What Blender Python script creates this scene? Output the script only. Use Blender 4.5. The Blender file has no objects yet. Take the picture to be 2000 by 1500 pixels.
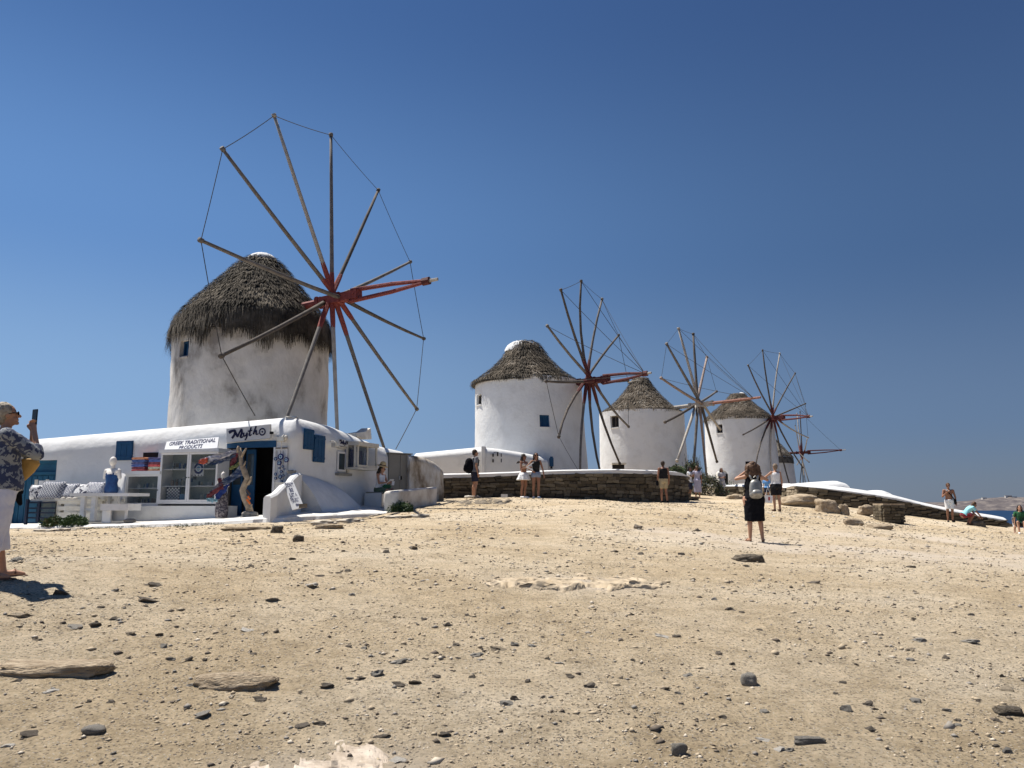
import bpy, bmesh, math, random
import numpy as np
from mathutils import Vector, Matrix, noise, Euler
random.seed(7); np.random.seed(7)
R = math.radians
sc = bpy.context.scene

# ---------------------------------------------------------------- camera, sky, sun, exposure
F, PITCH = 1540.0, R(8.7)
CP, SP = math.cos(PITCH), math.sin(PITCH)
cd = bpy.data.cameras.new('camera'); cam = bpy.data.objects.new('camera', cd)
sc.collection.objects.link(cam); sc.camera = cam
cd.sensor_width = 36; cd.lens = 36 * F / 2000; cd.clip_start = 0.1; cd.clip_end = 60000
cam.location = (0, 0, 0); cam.rotation_euler = (R(90) + PITCH, 0, 0)
SUN_EL = R(64)
SH = Vector((-math.cos(R(30)), math.sin(R(30)), 0))          # horizontal direction to the sun
SD = Vector((SH.x * math.cos(SUN_EL), SH.y * math.cos(SUN_EL), math.sin(SUN_EL)))
w = bpy.data.worlds.new('World'); sc.world = w; w.use_nodes = True
wn, wl = w.node_tree.nodes, w.node_tree.links
sky = wn.new('ShaderNodeTexSky'); sky.sky_type = 'NISHITA'; sky.sun_disc = False
sky.sun_elevation = SUN_EL; sky.sun_rotation = math.atan2(SH.x, SH.y)
sky.air_density = 1.0; sky.dust_density = 0.55; sky.ozone_density = 4.0; sky.altitude = 300
EXPO = 0.62; SKYS = 0.055
tcw = wn.new('ShaderNodeTexCoord'); sxw = wn.new('ShaderNodeSeparateXYZ'); wl.new(tcw.outputs['Generated'], sxw.inputs[0])
def sky_ramp(stops):                       # deep clear blue, paler and hazier low down
    c = wn.new('ShaderNodeValToRGB'); e = c.color_ramp.elements; c.color_ramp.interpolation = 'EASE'
    e[0].position = stops[0][0]; e[1].position = stops[-1][0]; e[0].color = (*stops[0][1], 1); e[1].color = (*stops[-1][1], 1)
    for p, col in stops[1:-1]: x = e.new(p); x.color = (*col, 1)
    wl.new(sxw.outputs[2], c.inputs[0]); return c.outputs[0]
rl_ = sky_ramp([(0, (.27, .42, .66)), (.13, (.24, .41, .68)), (.32, (.130, .285, .60)), (.58, (.056, .148, .385)), (1, (.02, .06, .21))])
rr0 = sky_ramp([(0, (.140, .185, .265)), (.10, (.108, .176, .31)), (.30, (.055, .118, .26)), (.58, (.032, .076, .205)), (1, (.015, .042, .135))])
mrx = wn.new('ShaderNodeMapRange'); mrx.inputs['From Min'].default_value = -.62; mrx.inputs['From Max'].default_value = .62; mrx.interpolation_type = 'SMOOTHSTEP'
wl.new(sxw.outputs[0], mrx.inputs[0])
mxs = wn.new('ShaderNodeMix'); mxs.data_type = 'RGBA'; wl.new(mrx.outputs[0], mxs.inputs[0]); wl.new(rl_, mxs.inputs[6]); wl.new(rr0, mxs.inputs[7])
mlt = wn.new('ShaderNodeMix'); mlt.data_type = 'RGBA'; mlt.blend_type = 'MULTIPLY'; mlt.inputs[0].default_value = 1; wl.new(mxs.outputs[2], mlt.inputs[6])
kk = 1 / (SKYS * 2 ** EXPO); mlt.inputs[7].default_value = (kk, kk, kk, 1); mlt.clamp_result = False
mix2 = wn.new('ShaderNodeMix'); mix2.data_type = 'RGBA'; mix2.inputs[0].default_value = .88; wl.new(sky.outputs[0], mix2.inputs[6]); wl.new(mlt.outputs[2], mix2.inputs[7])
wl.new(mix2.outputs[2], wn['Background'].inputs[0]); wn['Background'].inputs[1].default_value = SKYS
sl = bpy.data.lights.new('sun', 'SUN'); so = bpy.data.objects.new('sun', sl); sc.collection.objects.link(so)
sl.energy = 5.0; sl.angle = R(0.55); sl.color = (1, .95, .87)
so.rotation_euler = SD.to_track_quat('Z', 'Y').to_euler()
vs = sc.view_settings
vs.view_transform = 'Standard'; vs.look = 'None'; vs.exposure = EXPO; vs.gamma = 1; vs.use_curve_mapping = False

# ---------------------------------------------------------------- measuring helpers (place a world point at a distance)
def P(px, py, Y):
    a = (px - 1000) / F; b = (750 - py) / F
    d = Vector((a, CP - SP * b, SP + CP * b)); return d * (Y / d.y)

# ---------------------------------------------------------------- materials
MATS = {}
def mat(name, c1, c2=None, scale=3.0, rough=.85, bump=0.0, bscale=None, c3=None, spec=.3, metal=0, stretch=(1, 1, 1),
        fac=(.35, .65), alpha=1, trans=0, objvar=0, det=6, emit=None):
    if name in MATS: return MATS[name]
    m = bpy.data.materials.new(name); m.use_nodes = True; MATS[name] = m
    n, l = m.node_tree.nodes, m.node_tree.links
    b = n['Principled BSDF']; b.inputs['Roughness'].default_value = rough
    b.inputs['Specular IOR Level'].default_value = spec; b.inputs['Metallic'].default_value = metal
    b.inputs['Alpha'].default_value = alpha
    if trans: b.inputs['Transmission Weight'].default_value = trans
    tc = n.new('ShaderNodeTexCoord'); mp = n.new('ShaderNodeMapping'); mp.inputs['Scale'].default_value = stretch
    l.new(tc.outputs['Object'], mp.inputs[0])
    out = None
    if c2 is None: b.inputs['Base Color'].default_value = (*c1, 1)
    else:
        nt = n.new('ShaderNodeTexNoise'); nt.inputs['Scale'].default_value = scale; nt.inputs['Detail'].default_value = det
        nt.inputs['Roughness'].default_value = .62
        l.new(mp.outputs[0], nt.inputs['Vector'])
        cr = n.new('ShaderNodeValToRGB'); e = cr.color_ramp.elements
        e[0].position = fac[0]; e[0].color = (*c1, 1); e[1].position = fac[1]; e[1].color = (*c2, 1)
        if c3:
            x = cr.color_ramp.elements.new((fac[0] + fac[1]) / 2); x.color = (*c3, 1)
        l.new(nt.outputs['Fac'], cr.inputs[0]); out = cr.outputs[0]
    if objvar:
        oi = n.new('ShaderNodeObjectInfo'); hv = n.new('ShaderNodeHueSaturation')
        mr = n.new('ShaderNodeMapRange'); mr.inputs['To Min'].default_value = 1 - objvar; mr.inputs['To Max'].default_value = 1 + objvar
        l.new(oi.outputs['Random'], mr.inputs[0]); l.new(mr.outputs[0], hv.inputs['Value'])
        if out: l.new(out, hv.inputs['Color'])
        else: hv.inputs['Color'].default_value = (*c1, 1)
        out = hv.outputs[0]
    if out: l.new(out, b.inputs['Base Color'])
    if bump:
        nb = n.new('ShaderNodeTexNoise'); nb.inputs['Scale'].default_value = bscale or scale * 4; nb.inputs['Detail'].default_value = 5
        l.new(mp.outputs[0], nb.inputs['Vector'])
        bp = n.new('ShaderNodeBump'); bp.inputs['Strength'].default_value = 1; bp.inputs['Distance'].default_value = bump
        l.new(nb.outputs['Fac'], bp.inputs['Height']); l.new(bp.outputs[0], b.inputs['Normal'])
    return m

WHITE = mat('lime_wash', (.67, .67, .66), (.52, .51, .49), 1.6, .92, .016, 7, fac=(.48, .88), det=10)
WHITE2 = mat('lime_wash_worn', (.66, .63, .58), (.36, .31, .26), 1.6, .9, .02, 4, fac=(.42, .74))
PAINT = mat('white_paint', (.66, .66, .66), (.57, .565, .56), 6, .5, 0, fac=(.5, .8))
CREAM = mat('cream_paint', (.58, .56, .50), (.48, .45, .39), 8, .6)
BLUE = mat('blue_paint', (.006, .05, .125), (.009, .066, .155), 4, .55, .002, 30)
TEAL = mat('teal_paint', (.008, .065, .13), (.012, .09, .16), 3, .6, .003, 20)
GREYMETAL = mat('grey_metal', (.20, .19, .165), (.24, .23, .20), 2, .6)
DARK = mat('dark_void', (.012, .012, .014), rough=.9)
BLACK = mat('black_cloth', (.006, .006, .008), (.010, .010, .013), 20, .95, spec=.1)
RED = mat('red_ochre_paint', (.17, .034, .028), (.25, .06, .05), 9, .7, .01, 14)
MAROON = mat('maroon_paint', (.07, .018, .018), (.11, .028, .026), 9, .7, .01, 14)
WOOD = mat('weathered_wood', (.115, .103, .095), (.18, .165, .152), 5, .9, .003, 30)
WOODD = mat('dark_wood', (.065, .055, .048), (.12, .102, .088), 5, .9, .003, 30)
WOODL = mat('pale_wood', (.30, .27, .235), (.42, .385, .34), 5, .9, .003, 30)
ROPE = mat('rope', (.06, .055, .05), rough=.95)
GLASS = mat('glass', (.06, .075, .075), rough=.04, spec=.6, alpha=.20)
DGLASS = mat('dark_glass', (.03, .04, .045), rough=.06, spec=.6)
NAVY = mat('navy_print', (.012, .014, .05), rough=.7)
STEEL = mat('steel', (.45, .45, .45), rough=.35, metal=.8)
LEAF = mat('leaf_green', (.035, .07, .018), (.075, .12, .03), 9, .7)
LEAFD = mat('leaf_dark', (.015, .04, .012), (.03, .07, .02), 9, .6)
LEAFY = mat('leaf_dry', (.12, .10, .05), (.07, .075, .03), 5, .8)

mat('eye_blue', (.012, .016, .10), rough=.25); mat('eye_white', (.7, .72, .75), rough=.3); mat('eye_pale', (.12, .30, .45), rough=.3)
# thatch: long strands with weathered grey brown and pale patches
def thatch_mat(name, a, b_, c):
    m = mat(name, a, c, 1.3, .95, .02, 30, c3=b_, fac=(.34, .70), stretch=(1, 1, 1.2), det=10)
    return m
TH1 = thatch_mat('thatch_dark', (.030, .025, .018), (.085, .070, .052), (.19, .16, .12))
TH2 = thatch_mat('thatch_brown', (.05, .04, .029), (.115, .092, .068), (.21, .175, .135))
TH3 = thatch_mat('thatch_pale', (.10, .088, .07), (.19, .165, .135), (.32, .285, .24))

def ground_mat():
    m = bpy.data.materials.new('sandy_ground'); m.use_nodes = True
    n, l = m.node_tree.nodes, m.node_tree.links; b = n['Principled BSDF']
    b.inputs['Roughness'].default_value = .95; b.inputs['Specular IOR Level'].default_value = .15
    tc = n.new('ShaderNodeTexCoord')
    def nz(s, d=6, r=.6):
        t = n.new('ShaderNodeTexNoise'); t.inputs['Scale'].default_value = s; t.inputs['Detail'].default_value = d
        t.inputs['Roughness'].default_value = r; l.new(tc.outputs['Object'], t.inputs['Vector']); return t.outputs['Fac']
    def ramp(src, stops):
        c = n.new('ShaderNodeValToRGB'); e = c.color_ramp.elements
        e[0].position, e[0].color = stops[0][0], (*stops[0][1], 1); e[1].position, e[1].color = stops[-1][0], (*stops[-1][1], 1)
        for p, col in stops[1:-1]:
            x = e.new(p); x.color = (*col, 1)
        l.new(src, c.inputs[0]); return c.outputs[0]
    def mix(f, a, b2, typ='MIX'):
        x = n.new('ShaderNodeMix'); x.data_type = 'RGBA'; x.blend_type = typ
        if isinstance(f, float): x.inputs[0].default_value = f
        else: l.new(f, x.inputs[0])
        l.new(a, x.inputs[6])
        if isinstance(b2, tuple): x.inputs[7].default_value = (*b2, 1)
        else: l.new(b2, x.inputs[7])
        return x.outputs[2]
    base = ramp(nz(.35, 8, .65), [(.28, (.45, .345, .215)), (.42, (.55, .435, .285)), (.58, (.625, .515, .365)), (.74, (.69, .595, .46))])
    fine = ramp(nz(28, 8, .75), [(.30, (.50, .485, .46)), (.48, (.95, .95, .95)), (.72, (1.25, 1.25, 1.25))])
    c = mix(1.0, base, fine, 'MULTIPLY')
    mid = ramp(nz(3.2, 9, .72), [(.34, (.74, .725, .70)), (.52, (1.0, 1.0, 1.0)), (.68, (1.12, 1.12, 1.13))])
    c = mix(1.0, c, mid, 'MULTIPLY')
    # speckle of dark and pale grit
    for s, th, col in ((55, .80, (.10, .09, .08)), (34, .80, (.14, .12, .10)), (70, .84, (.62, .58, .5)), (45, .82, (.20, .165, .12))):
        v = n.new('ShaderNodeTexVoronoi'); v.inputs['Scale'].default_value = s; v.inputs['Randomness'].default_value = 1
        l.new(tc.outputs['Object'], v.inputs['Vector'])
        sp = n.new('ShaderNodeSeparateColor'); l.new(v.outputs['Color'], sp.inputs[0])
        g = n.new('ShaderNodeMath'); g.operation = 'GREATER_THAN'; g.inputs[1].default_value = th; l.new(sp.outputs[0], g.inputs[0])
        d = n.new('ShaderNodeMath'); d.operation = 'LESS_THAN'; d.inputs[1].default_value = .36; l.new(v.outputs['Distance'], d.inputs[0])
        q = n.new('ShaderNodeMath'); q.operation = 'MULTIPLY'; l.new(g.outputs[0], q.inputs[0]); l.new(d.outputs[0], q.inputs[1])
        q2 = n.new('ShaderNodeMath'); q2.operation = 'MULTIPLY'; l.new(q.outputs[0], q2.inputs[0]); q2.inputs[1].default_value = .7
        c = mix(q2.outputs[0], c, col)
    # trodden pale path on the right
    at = n.new('ShaderNodeAttribute'); at.attribute_name = 'pale'
    c = mix(at.outputs['Fac'], c, (.60, .515, .415))
    l.new(c, b.inputs['Base Color'])
    h = n.new('ShaderNodeMath'); h.operation = 'MULTIPLY_ADD'; l.new(nz(11, 10, .72), h.inputs[0]); h.inputs[1].default_value = 1.0
    l.new(nz(38, 8, .85), h.inputs[2])
    bp = n.new('ShaderNodeBump'); bp.inputs['Strength'].default_value = 1; bp.inputs['Distance'].default_value = .038
    l.new(h.outputs[0], bp.inputs['Height']); l.new(bp.outputs[0], b.inputs['Normal'])
    return m

# ---------------------------------------------------------------- object helpers
COL = sc.collection
def tag(o, label=None, cat=None, group=None, kind=None):
    if label: o['label'] = label
    if cat: o['category'] = cat
    if group: o['group'] = group
    if kind: o['kind'] = kind
    return o
def root(name, loc, label, cat, group=None):
    o = bpy.data.objects.new(name, None); COL.objects.link(o); o.location = loc; o.empty_display_size = .1
    return tag(o, label, cat, group)
def wloc(o):
    v = Vector(o.location)
    while o.parent: o = o.parent; v = v + Vector(o.location)
    return v
class MB:
    def __init__(s): s.v = []; s.f = []; s.m = []
    def add(s, vs_, fs, mi=0):
        k = len(s.v); s.v += [tuple(v) for v in vs_]; s.f += [tuple(i + k for i in f) for f in fs]; s.m += [mi] * len(fs); return s
    def box(s, c, dx, dy, dz, mi=0):            # c centre, half-vectors
        c, dx, dy, dz = map(Vector, (c, dx, dy, dz))
        vs_ = [c + i * dx + j * dy + k * dz for i in (-1, 1) for j in (-1, 1) for k in (-1, 1)]
        fs = [(0, 1, 3, 2), (4, 6, 7, 5), (0, 4, 5, 1), (2, 3, 7, 6), (0, 2, 6, 4), (1, 5, 7, 3)]
        if dx.cross(dy).dot(dz) < 0: fs = [f[::-1] for f in fs]
        return s.add(vs_, fs, mi)
    def tube(s, pts, rad, n=8, mi=0, flat=None, ell=1.0):
        pts = [Vector(p) for p in pts]; rad = rad if isinstance(rad, (list, tuple)) else [rad] * len(pts)
        rings = []; up = None
        for i, p in enumerate(pts):
            t = (pts[min(i + 1, len(pts) - 1)] - pts[max(i - 1, 0)]).normalized()
            if up is None: up = Vector(flat) if flat else (Vector((0, 0, 1)) if abs(t.z) < .9 else Vector((1, 0, 0)))
            a = (up - t * up.dot(t)).normalized(); b = t.cross(a); up = a
            rings.append([p + rad[i] * (math.cos(q) * a * ell + math.sin(q) * b) for q in [2 * math.pi * k / n for k in range(n)]])
        vs_ = [v for r in rings for v in r]; fs = []
        for i in range(len(rings) - 1):
            for k in range(n):
                a = i * n + k; b = i * n + (k + 1) % n; fs.append((a, b, b + n, a + n))
        fs.append(tuple(range(n))[::-1]); fs.append(tuple((len(rings) - 1) * n + k for k in range(n)))
        return s.add(vs_, fs, mi)
    def cap(s, p0, p1, r0, r1, n=10, mi=0, flat=None, ell=1.0):   # rounded tapered capsule
        p0, p1 = Vector(p0), Vector(p1); t = (p1 - p0).normalized() if (p1 - p0).length > 1e-6 else Vector((0, 0, 1))
        pts, rr = [], []
        for a in (85, 60, 30, 0): pts.append(p0 - t * r0 * math.sin(R(a))); rr.append(r0 * math.cos(R(a)))
        for a in (0, 30, 60, 85): pts.append(p1 + t * r1 * math.sin(R(a))); rr.append(r1 * math.cos(R(a)))
        if (p1 - p0).length < 1e-6: pts.pop(4); rr.pop(4)
        return s.tube(pts, rr, n, mi, flat, ell)
    def ell_(s, c, ax, n=12, m=8, mi=0, rot=None):
        c = Vector(c); vs_ = []; fs = []
        for i in range(m + 1):
            th = math.pi * i / m
            for k in range(n):
                q = 2 * math.pi * k / n
                v = Vector((ax[0] * math.sin(th) * math.cos(q), ax[1] * math.sin(th) * math.sin(q), ax[2] * math.cos(th)))
                if rot: v = rot @ v
                vs_.append(c + v)
        for i in range(m):
            for k in range(n):
                a = i * n + k; b = i * n + (k + 1) % n; fs.append((a, a + n, b + n, b))
        return s.add(vs_, fs, mi)
    def build(s, name, mats, parent=None, smooth=False, org=None, **tg):
        mats = mats if isinstance(mats, (list, tuple)) else [mats]
        A = np.array(s.v, dtype=float).reshape(-1, 3)
        if parent: o0 = wloc(parent)
        elif org is not None: o0 = Vector(org)
        else: o0 = Vector(((A[:, 0].min() + A[:, 0].max()) / 2, (A[:, 1].min() + A[:, 1].max()) / 2, A[:, 2].min()))
        A = A - np.array(o0)
        me = bpy.data.meshes.new(name); me.from_pydata(A.tolist(), [], s.f)
        for m in mats: me.materials.append(m)
        if len(mats) > 1: me.polygons.foreach_set('material_index', s.m)
        if smooth:
            me.polygons.foreach_set('use_smooth', [True] * len(me.polygons))
        me.update()
        o = bpy.data.objects.new(name, me); COL.objects.link(o)
        if parent: o.parent = parent
        else: o.location = o0
        return tag(o, **tg)
def fast_mesh(name, V, T, mats, mi=None, smooth=False, parent=None, org=(0, 0, 0), quads=False, **tg):
    V = np.asarray(V, dtype=np.float32); T = np.asarray(T, dtype=np.int32); k = T.shape[1]
    o0 = wloc(parent) if parent else Vector(org)
    V = V - np.array(o0, dtype=np.float32)
    me = bpy.data.meshes.new(name); me.vertices.add(len(V)); me.vertices.foreach_set('co', V.ravel())
    me.loops.add(T.size); me.loops.foreach_set('vertex_index', T.ravel())
    me.polygons.add(len(T)); me.polygons.foreach_set('loop_start', np.arange(0, T.size, k, dtype=np.int32))
    mats = mats if isinstance(mats, (list, tuple)) else [mats]
    for m in mats: me.materials.append(m)
    if mi is not None: me.polygons.foreach_set('material_index', np.asarray(mi, dtype=np.int32))
    if smooth: me.polygons.foreach_set('use_smooth', np.ones(len(T), dtype=bool))
    me.update(); me.validate()
    o = bpy.data.objects.new(name, me); COL.objects.link(o)
    if parent: o.parent = parent
    else: o.location = o0
    return tag(o, **tg)
def nzv(x, y, z, s=1.0): return noise.noise(Vector((x * s, y * s, z * s)))

# ---------------------------------------------------------------- terrain
CT = [P(*a) for a in [
    (0, 1500, 4.2), (1000, 1500, 4.2), (2000, 1500, 4.2), (0, 1300, 5.7), (1000, 1300, 5.9), (2000, 1300, 6.2),
    (0, 1132, 7.5), (500, 1135, 8.6), (1000, 1135, 9.2), (1475, 1135, 10), (2000, 1135, 11), (250, 1075, 12.5), (700, 1065, 12.5),
    (1475, 1059, 16.2), (1000, 1050, 14.5), (1900, 1070, 18), (50, 1034, 19.7), (250, 1033, 19.3), (500, 1021, 19.2),
    (700, 1010, 20.8), (860, 985, 25), (925, 972, 29), (1040, 973, 29.3), (1295, 982, 34), (1345, 979, 36), (1370, 976, 40),
    (1411, 968, 48), (1475, 990, 33), (1517, 998, 28), (1555, 981, 38), (1640, 993, 36), (1742, 1020, 33), (1855, 1019, 37),
    (1900, 1024, 36), (1960, 1030, 38), (2000, 1041, 35)]]
CT += [Vector(a) for a in [(0, 0, -1.5), (-5, 0, -1.45), (5, 0, -1.55), (0, -4, -1.9), (-5, -4, -1.8), (5, -4, -2),
    (-6, 22.5, -.35), (-14, 24, -.6), (-10, 27, -.4), (-4.5, 27, .0), (1, 40, .6), (9, 53, 1.2), (19.5, 67, 1.2), (14, 60, 1.0), (31, 95, 1.0), (24, 80, .8),
    (-16, 45, -1), (-40, 70, -4), (-5, 75, -1), (34, 60, -4), (30, 45, -1.9), (45, 95, -9), (10, 95, -2), (-150, 150, -24), (0, 150, -24),
    (150, 150, -24), (35, 120, -16), (60, 60, -16), (90, 90, -22), (-60, 50, -6), (-100, 100, -18), (230, 200, -28), (-230, 200, -28), (0, 200, -28), (32, 38, -2.4)]]
def uv_(X, Y): return X / (Y + 6.0) * 1.2, np.log(Y + 6.0)
CA = np.array([list(c) for c in CT]); U, V_ = uv_(CA[:, 0], CA[:, 1])
def tps(r2): return np.where(r2 > 1e-12, .5 * r2 * np.log(r2 + 1e-12), 0)
n_ = len(CA); K = tps((U[:, None] - U[None]) ** 2 + (V_[:, None] - V_[None]) ** 2) + 1e-4 * np.eye(n_)
Pm = np.c_[np.ones(n_), U, V_]; Aa = np.zeros((n_ + 3, n_ + 3)); Aa[:n_, :n_] = K; Aa[:n_, n_:] = Pm; Aa[n_:, :n_] = Pm.T
Wt = np.linalg.solve(Aa, np.r_[CA[:, 2], 0, 0, 0])
def gz_arr(X, Y):
    u, v = uv_(X, Y); out = Wt[n_] + Wt[n_ + 1] * u + Wt[n_ + 2] * v
    for i in range(n_): out = out + Wt[i] * tps((u - U[i]) ** 2 + (v - V_[i]) ** 2)
    return out
def gz(X, Y): return float(gz_arr(np.array([X]), np.array([Y]))[0])
def fine_z(x, y):
    d = noise.fractal(Vector((x * .55, y * .55, 3.1)), 1.0, 2.1, 5)
    e = noise.fractal(Vector((x * 2.6, y * 2.6, 9.7)), .8, 2.2, 4)
    k = min(1.0, .35 + y * .02)
    return d * .045 * k + e * .014 + noise.fractal(Vector((x * 7, y * 7, 2.2)), .7, 2.1, 3) * .010
NR, NC = 520, 520
tv = np.linspace(math.log(2.0), math.log(206.0), NR); Yr = np.exp(tv) - 6.0
uu = np.linspace(-1.15, 1.15, NC)
YY, UU = np.meshgrid(Yr, uu, indexing='ij'); XX = UU * (YY + 6.0)
ZZ = gz_arr(XX.ravel(), YY.ravel())
xs, ys = XX.ravel(), YY.ravel()
FZ = np.array([fine_z(a, b) for a, b in zip(xs.tolist(), ys.tolist())])
ZZ = ZZ + FZ
idx = np.arange(NR * NC).reshape(NR, NC)
Q = np.stack([idx[:-1, :-1], idx[:-1, 1:], idx[1:, 1:], idx[1:, :-1]], -1).reshape(-1, 4)
ground = fast_mesh('ground', np.c_[xs, ys, ZZ], Q, ground_mat(), smooth=True, kind='structure')
def G(px, py, lo=3.0, hi=60.0):            # where a sight line meets the ground
    a = (px - 1000) / F; b = (750 - py) / F; d = Vector((a, CP - SP * b, SP + CP * b)); d = d / d.y
    Yv = np.linspace(lo, hi, 700); zz = gz_arr(d.x * Yv, Yv); below = np.where(d.z * Yv <= zz)[0]
    Y = float(Yv[below[0]]) if len(below) else hi * .5
    X = d.x * Y
    return Vector((X, Y, gz(X, Y) + fine_z(X, Y)))
# pale trodden path attribute
pathc = [(G(1330, 1040), .8), (G(1450, 1055), 1.3), (G(1560, 1068), 1.4), (G(1700, 1078), 1.5), (G(1850, 1088), 1.7), (G(2050, 1100), 2.0), (G(1640, 1045), .8), (G(1850, 1055), 1.0), (G(1130, 1140), .5), (G(650, 1520), .35)]
pale = np.zeros(NR * NC)
for c, r in pathc:
    d = ((xs - c.x) / (r * 1.5)) ** 2 + ((ys - c.y) / r) ** 2
    pale = np.maximum(pale, np.exp(-d) * .8)
pn = np.array([noise.fractal(Vector((a * 1.1, b * 1.1, 1.7)), .9, 2, 5) for a, b in zip(xs[::1].tolist(), ys.tolist())])
pale = np.clip(pale * (1 + 1.2 * pn), 0, .85)
at = ground.data.attributes.new('pale', 'FLOAT', 'POINT'); at.data.foreach_set('value', pale.astype(np.float32))

# sea
sea = mat('sea_water', (.005, .020, .055), (.008, .030, .075), .02, .5, .25, .6, spec=.15)
m = MB(); m.add([(-30000, -200, -19), (40000, -200, -19), (40000, 45000, -19), (-30000, 45000, -19)], [(0, 1, 2, 3)])
m.build('sea', sea, org=(0, 0, -19), kind='structure')
# distant headland across the water
HV, HT = [], []
nx, ny = 200, 34
prof = [(1690, 986), (1760, 983), (1800, 981), (1850, 981), (1890, 978), (1920, 973), (1950, 971), (1975, 969.5), (1992, 971), (2010, 972), (2060, 965), (2150, 958), (2300, 950)]
for j in range(ny):
    for i in range(nx):
        px = 1680 + 700 * i / (nx - 1); t = j / (ny - 1)
        top = np.interp(px, [a for a, _ in prof], [b for _, b in prof])
        Y0 = 2750 - 0.5 * (px - 1700)
        zt = P(px, top, Y0 + 600).z
        prof_t = [0, .22, .33, .40, .47, .6, .8, 1]
        q = np.interp(t, np.linspace(0, 1, 8), prof_t)
        z = -20 + (zt + 20) * q; Yd = Y0 + 600 * t ** 1.3
        p = P(px, 985, Yd)
        z += 9 * noise.fractal(Vector((p.x * .01, Yd * .01, z * .02)), .8, 2, 5) * min(1, t * 6) * min(1, (1 - t) * 5 + .15)
        HV.append((p.x, Yd + 14 * nzv(p.x, t * 60, 2, .03), z))
for j in range(ny - 1):
    for i in range(nx - 1):
        a = j * nx + i; HT.append((a, a + 1, a + nx + 1, a + nx))
rockM = mat('headland_rock', (.060, .052, .058), (.22, .19, .165), .02, .95, 2, .1, c3=(.11, .095, .092), fac=(.38, .68))  # rock tones muted, haze of distance put into the colour
fast_mesh('headland', HV, HT, rockM, kind='structure')
for (px, py, w_, h_) in [(1922, 974, 4, 3), (1969, 970, 6, 3), (1976, 972, 9, 3)]:
    c = P(px, py, 3150); m = MB(); s = 3150 / F
    m.box(c + Vector((0, 0, -2)), (w_ * s, 0, 0), (0, 4, 0), (0, 0, h_ * s)); r_ = root('headland_house', c + Vector((0, 0, -4)),
        {1922: 'small low pale house left of the summit on the far headland', 1969: 'pale house at the summit of the far headland', 1976: 'longer pale building just right of the summit house on the headland'}[px], 'house')
    m.build('wall', WHITE2, r_); m2 = MB(); m2.box(c + Vector((0, 0, -1.6 + h_ * s)), (w_ * s * 1.06, 0, 0), (0, 4.3, 0), (0, 0, .4)); m2.build('roof', CREAM, r_)

# ---------------------------------------------------------------- rocks
def rockmesh(seed, sub=2, rough=.35, blocky=0.0):
    bm = bmesh.new(); bmesh.ops.create_icosphere(bm, subdivisions=sub, radius=1)
    for v in bm.verts:
        c = v.co
        if blocky:
            mx = max(abs(c.x), abs(c.y), abs(c.z)); c = c.lerp(c / mx * .8, blocky)
        k = 1 + rough * noise.fractal(c * 1.1 + Vector((seed * 7.3, seed * 3.1, 0)), .9, 2, 4)
        v.co = c * k
    me = bpy.data.meshes.new('rock'); bm.to_mesh(me); bm.free(); return me
STN = [mat('stone_dark', (.095, .08, .064), (.22, .185, .145), 9, .95, .01, 40, objvar=.3),
       mat('stone_grey', (.19, .175, .15), (.34, .315, .275), 9, .95, .01, 40, objvar=.25),
       mat('stone_tan', (.22, .175, .12), (.36, .30, .22), 7, .95, .01, 40, objvar=.2),
       mat('stone_pale', (.48, .44, .38), (.66, .62, .55), 7, .95, .01, 40)]
STONES = []
for mi, mt in enumerate(STN):
    row = []
    for k in range(5):
        me = rockmesh(k + mi * 11, 2, .85, .35 + .12 * k); me.materials.append(mt); row.append(me)
    STONES.append(row)
FLAT = {}
def stone(c, sx, sy, sz, mi=0, rz=None, name='stone', tilt=.3, sink=.5, **tg):
    me = random.choice(STONES[mi]); o = bpy.data.objects.new(name, me); COL.objects.link(o)
    o.location = Vector(c) + Vector((0, 0, sz * (1 - sink * 2) * .8)); o.scale = (sx, sy, sz)
    o.rotation_euler = (random.uniform(-tilt, tilt), random.uniform(-tilt, tilt), random.uniform(0, 6.3) if rz is None else rz)
    return tag(o, **tg)
SG = dict(cat='stone', group='loose stones scattered over the sandy ground')
LAB = {0: 'small dark stone lying loose on the sandy ground', 1: 'small grey stone lying loose on the sandy ground',
       2: 'small tan stone half sunk in the sandy ground', 3: 'small pale stone chip lying on the sandy ground'}
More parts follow.
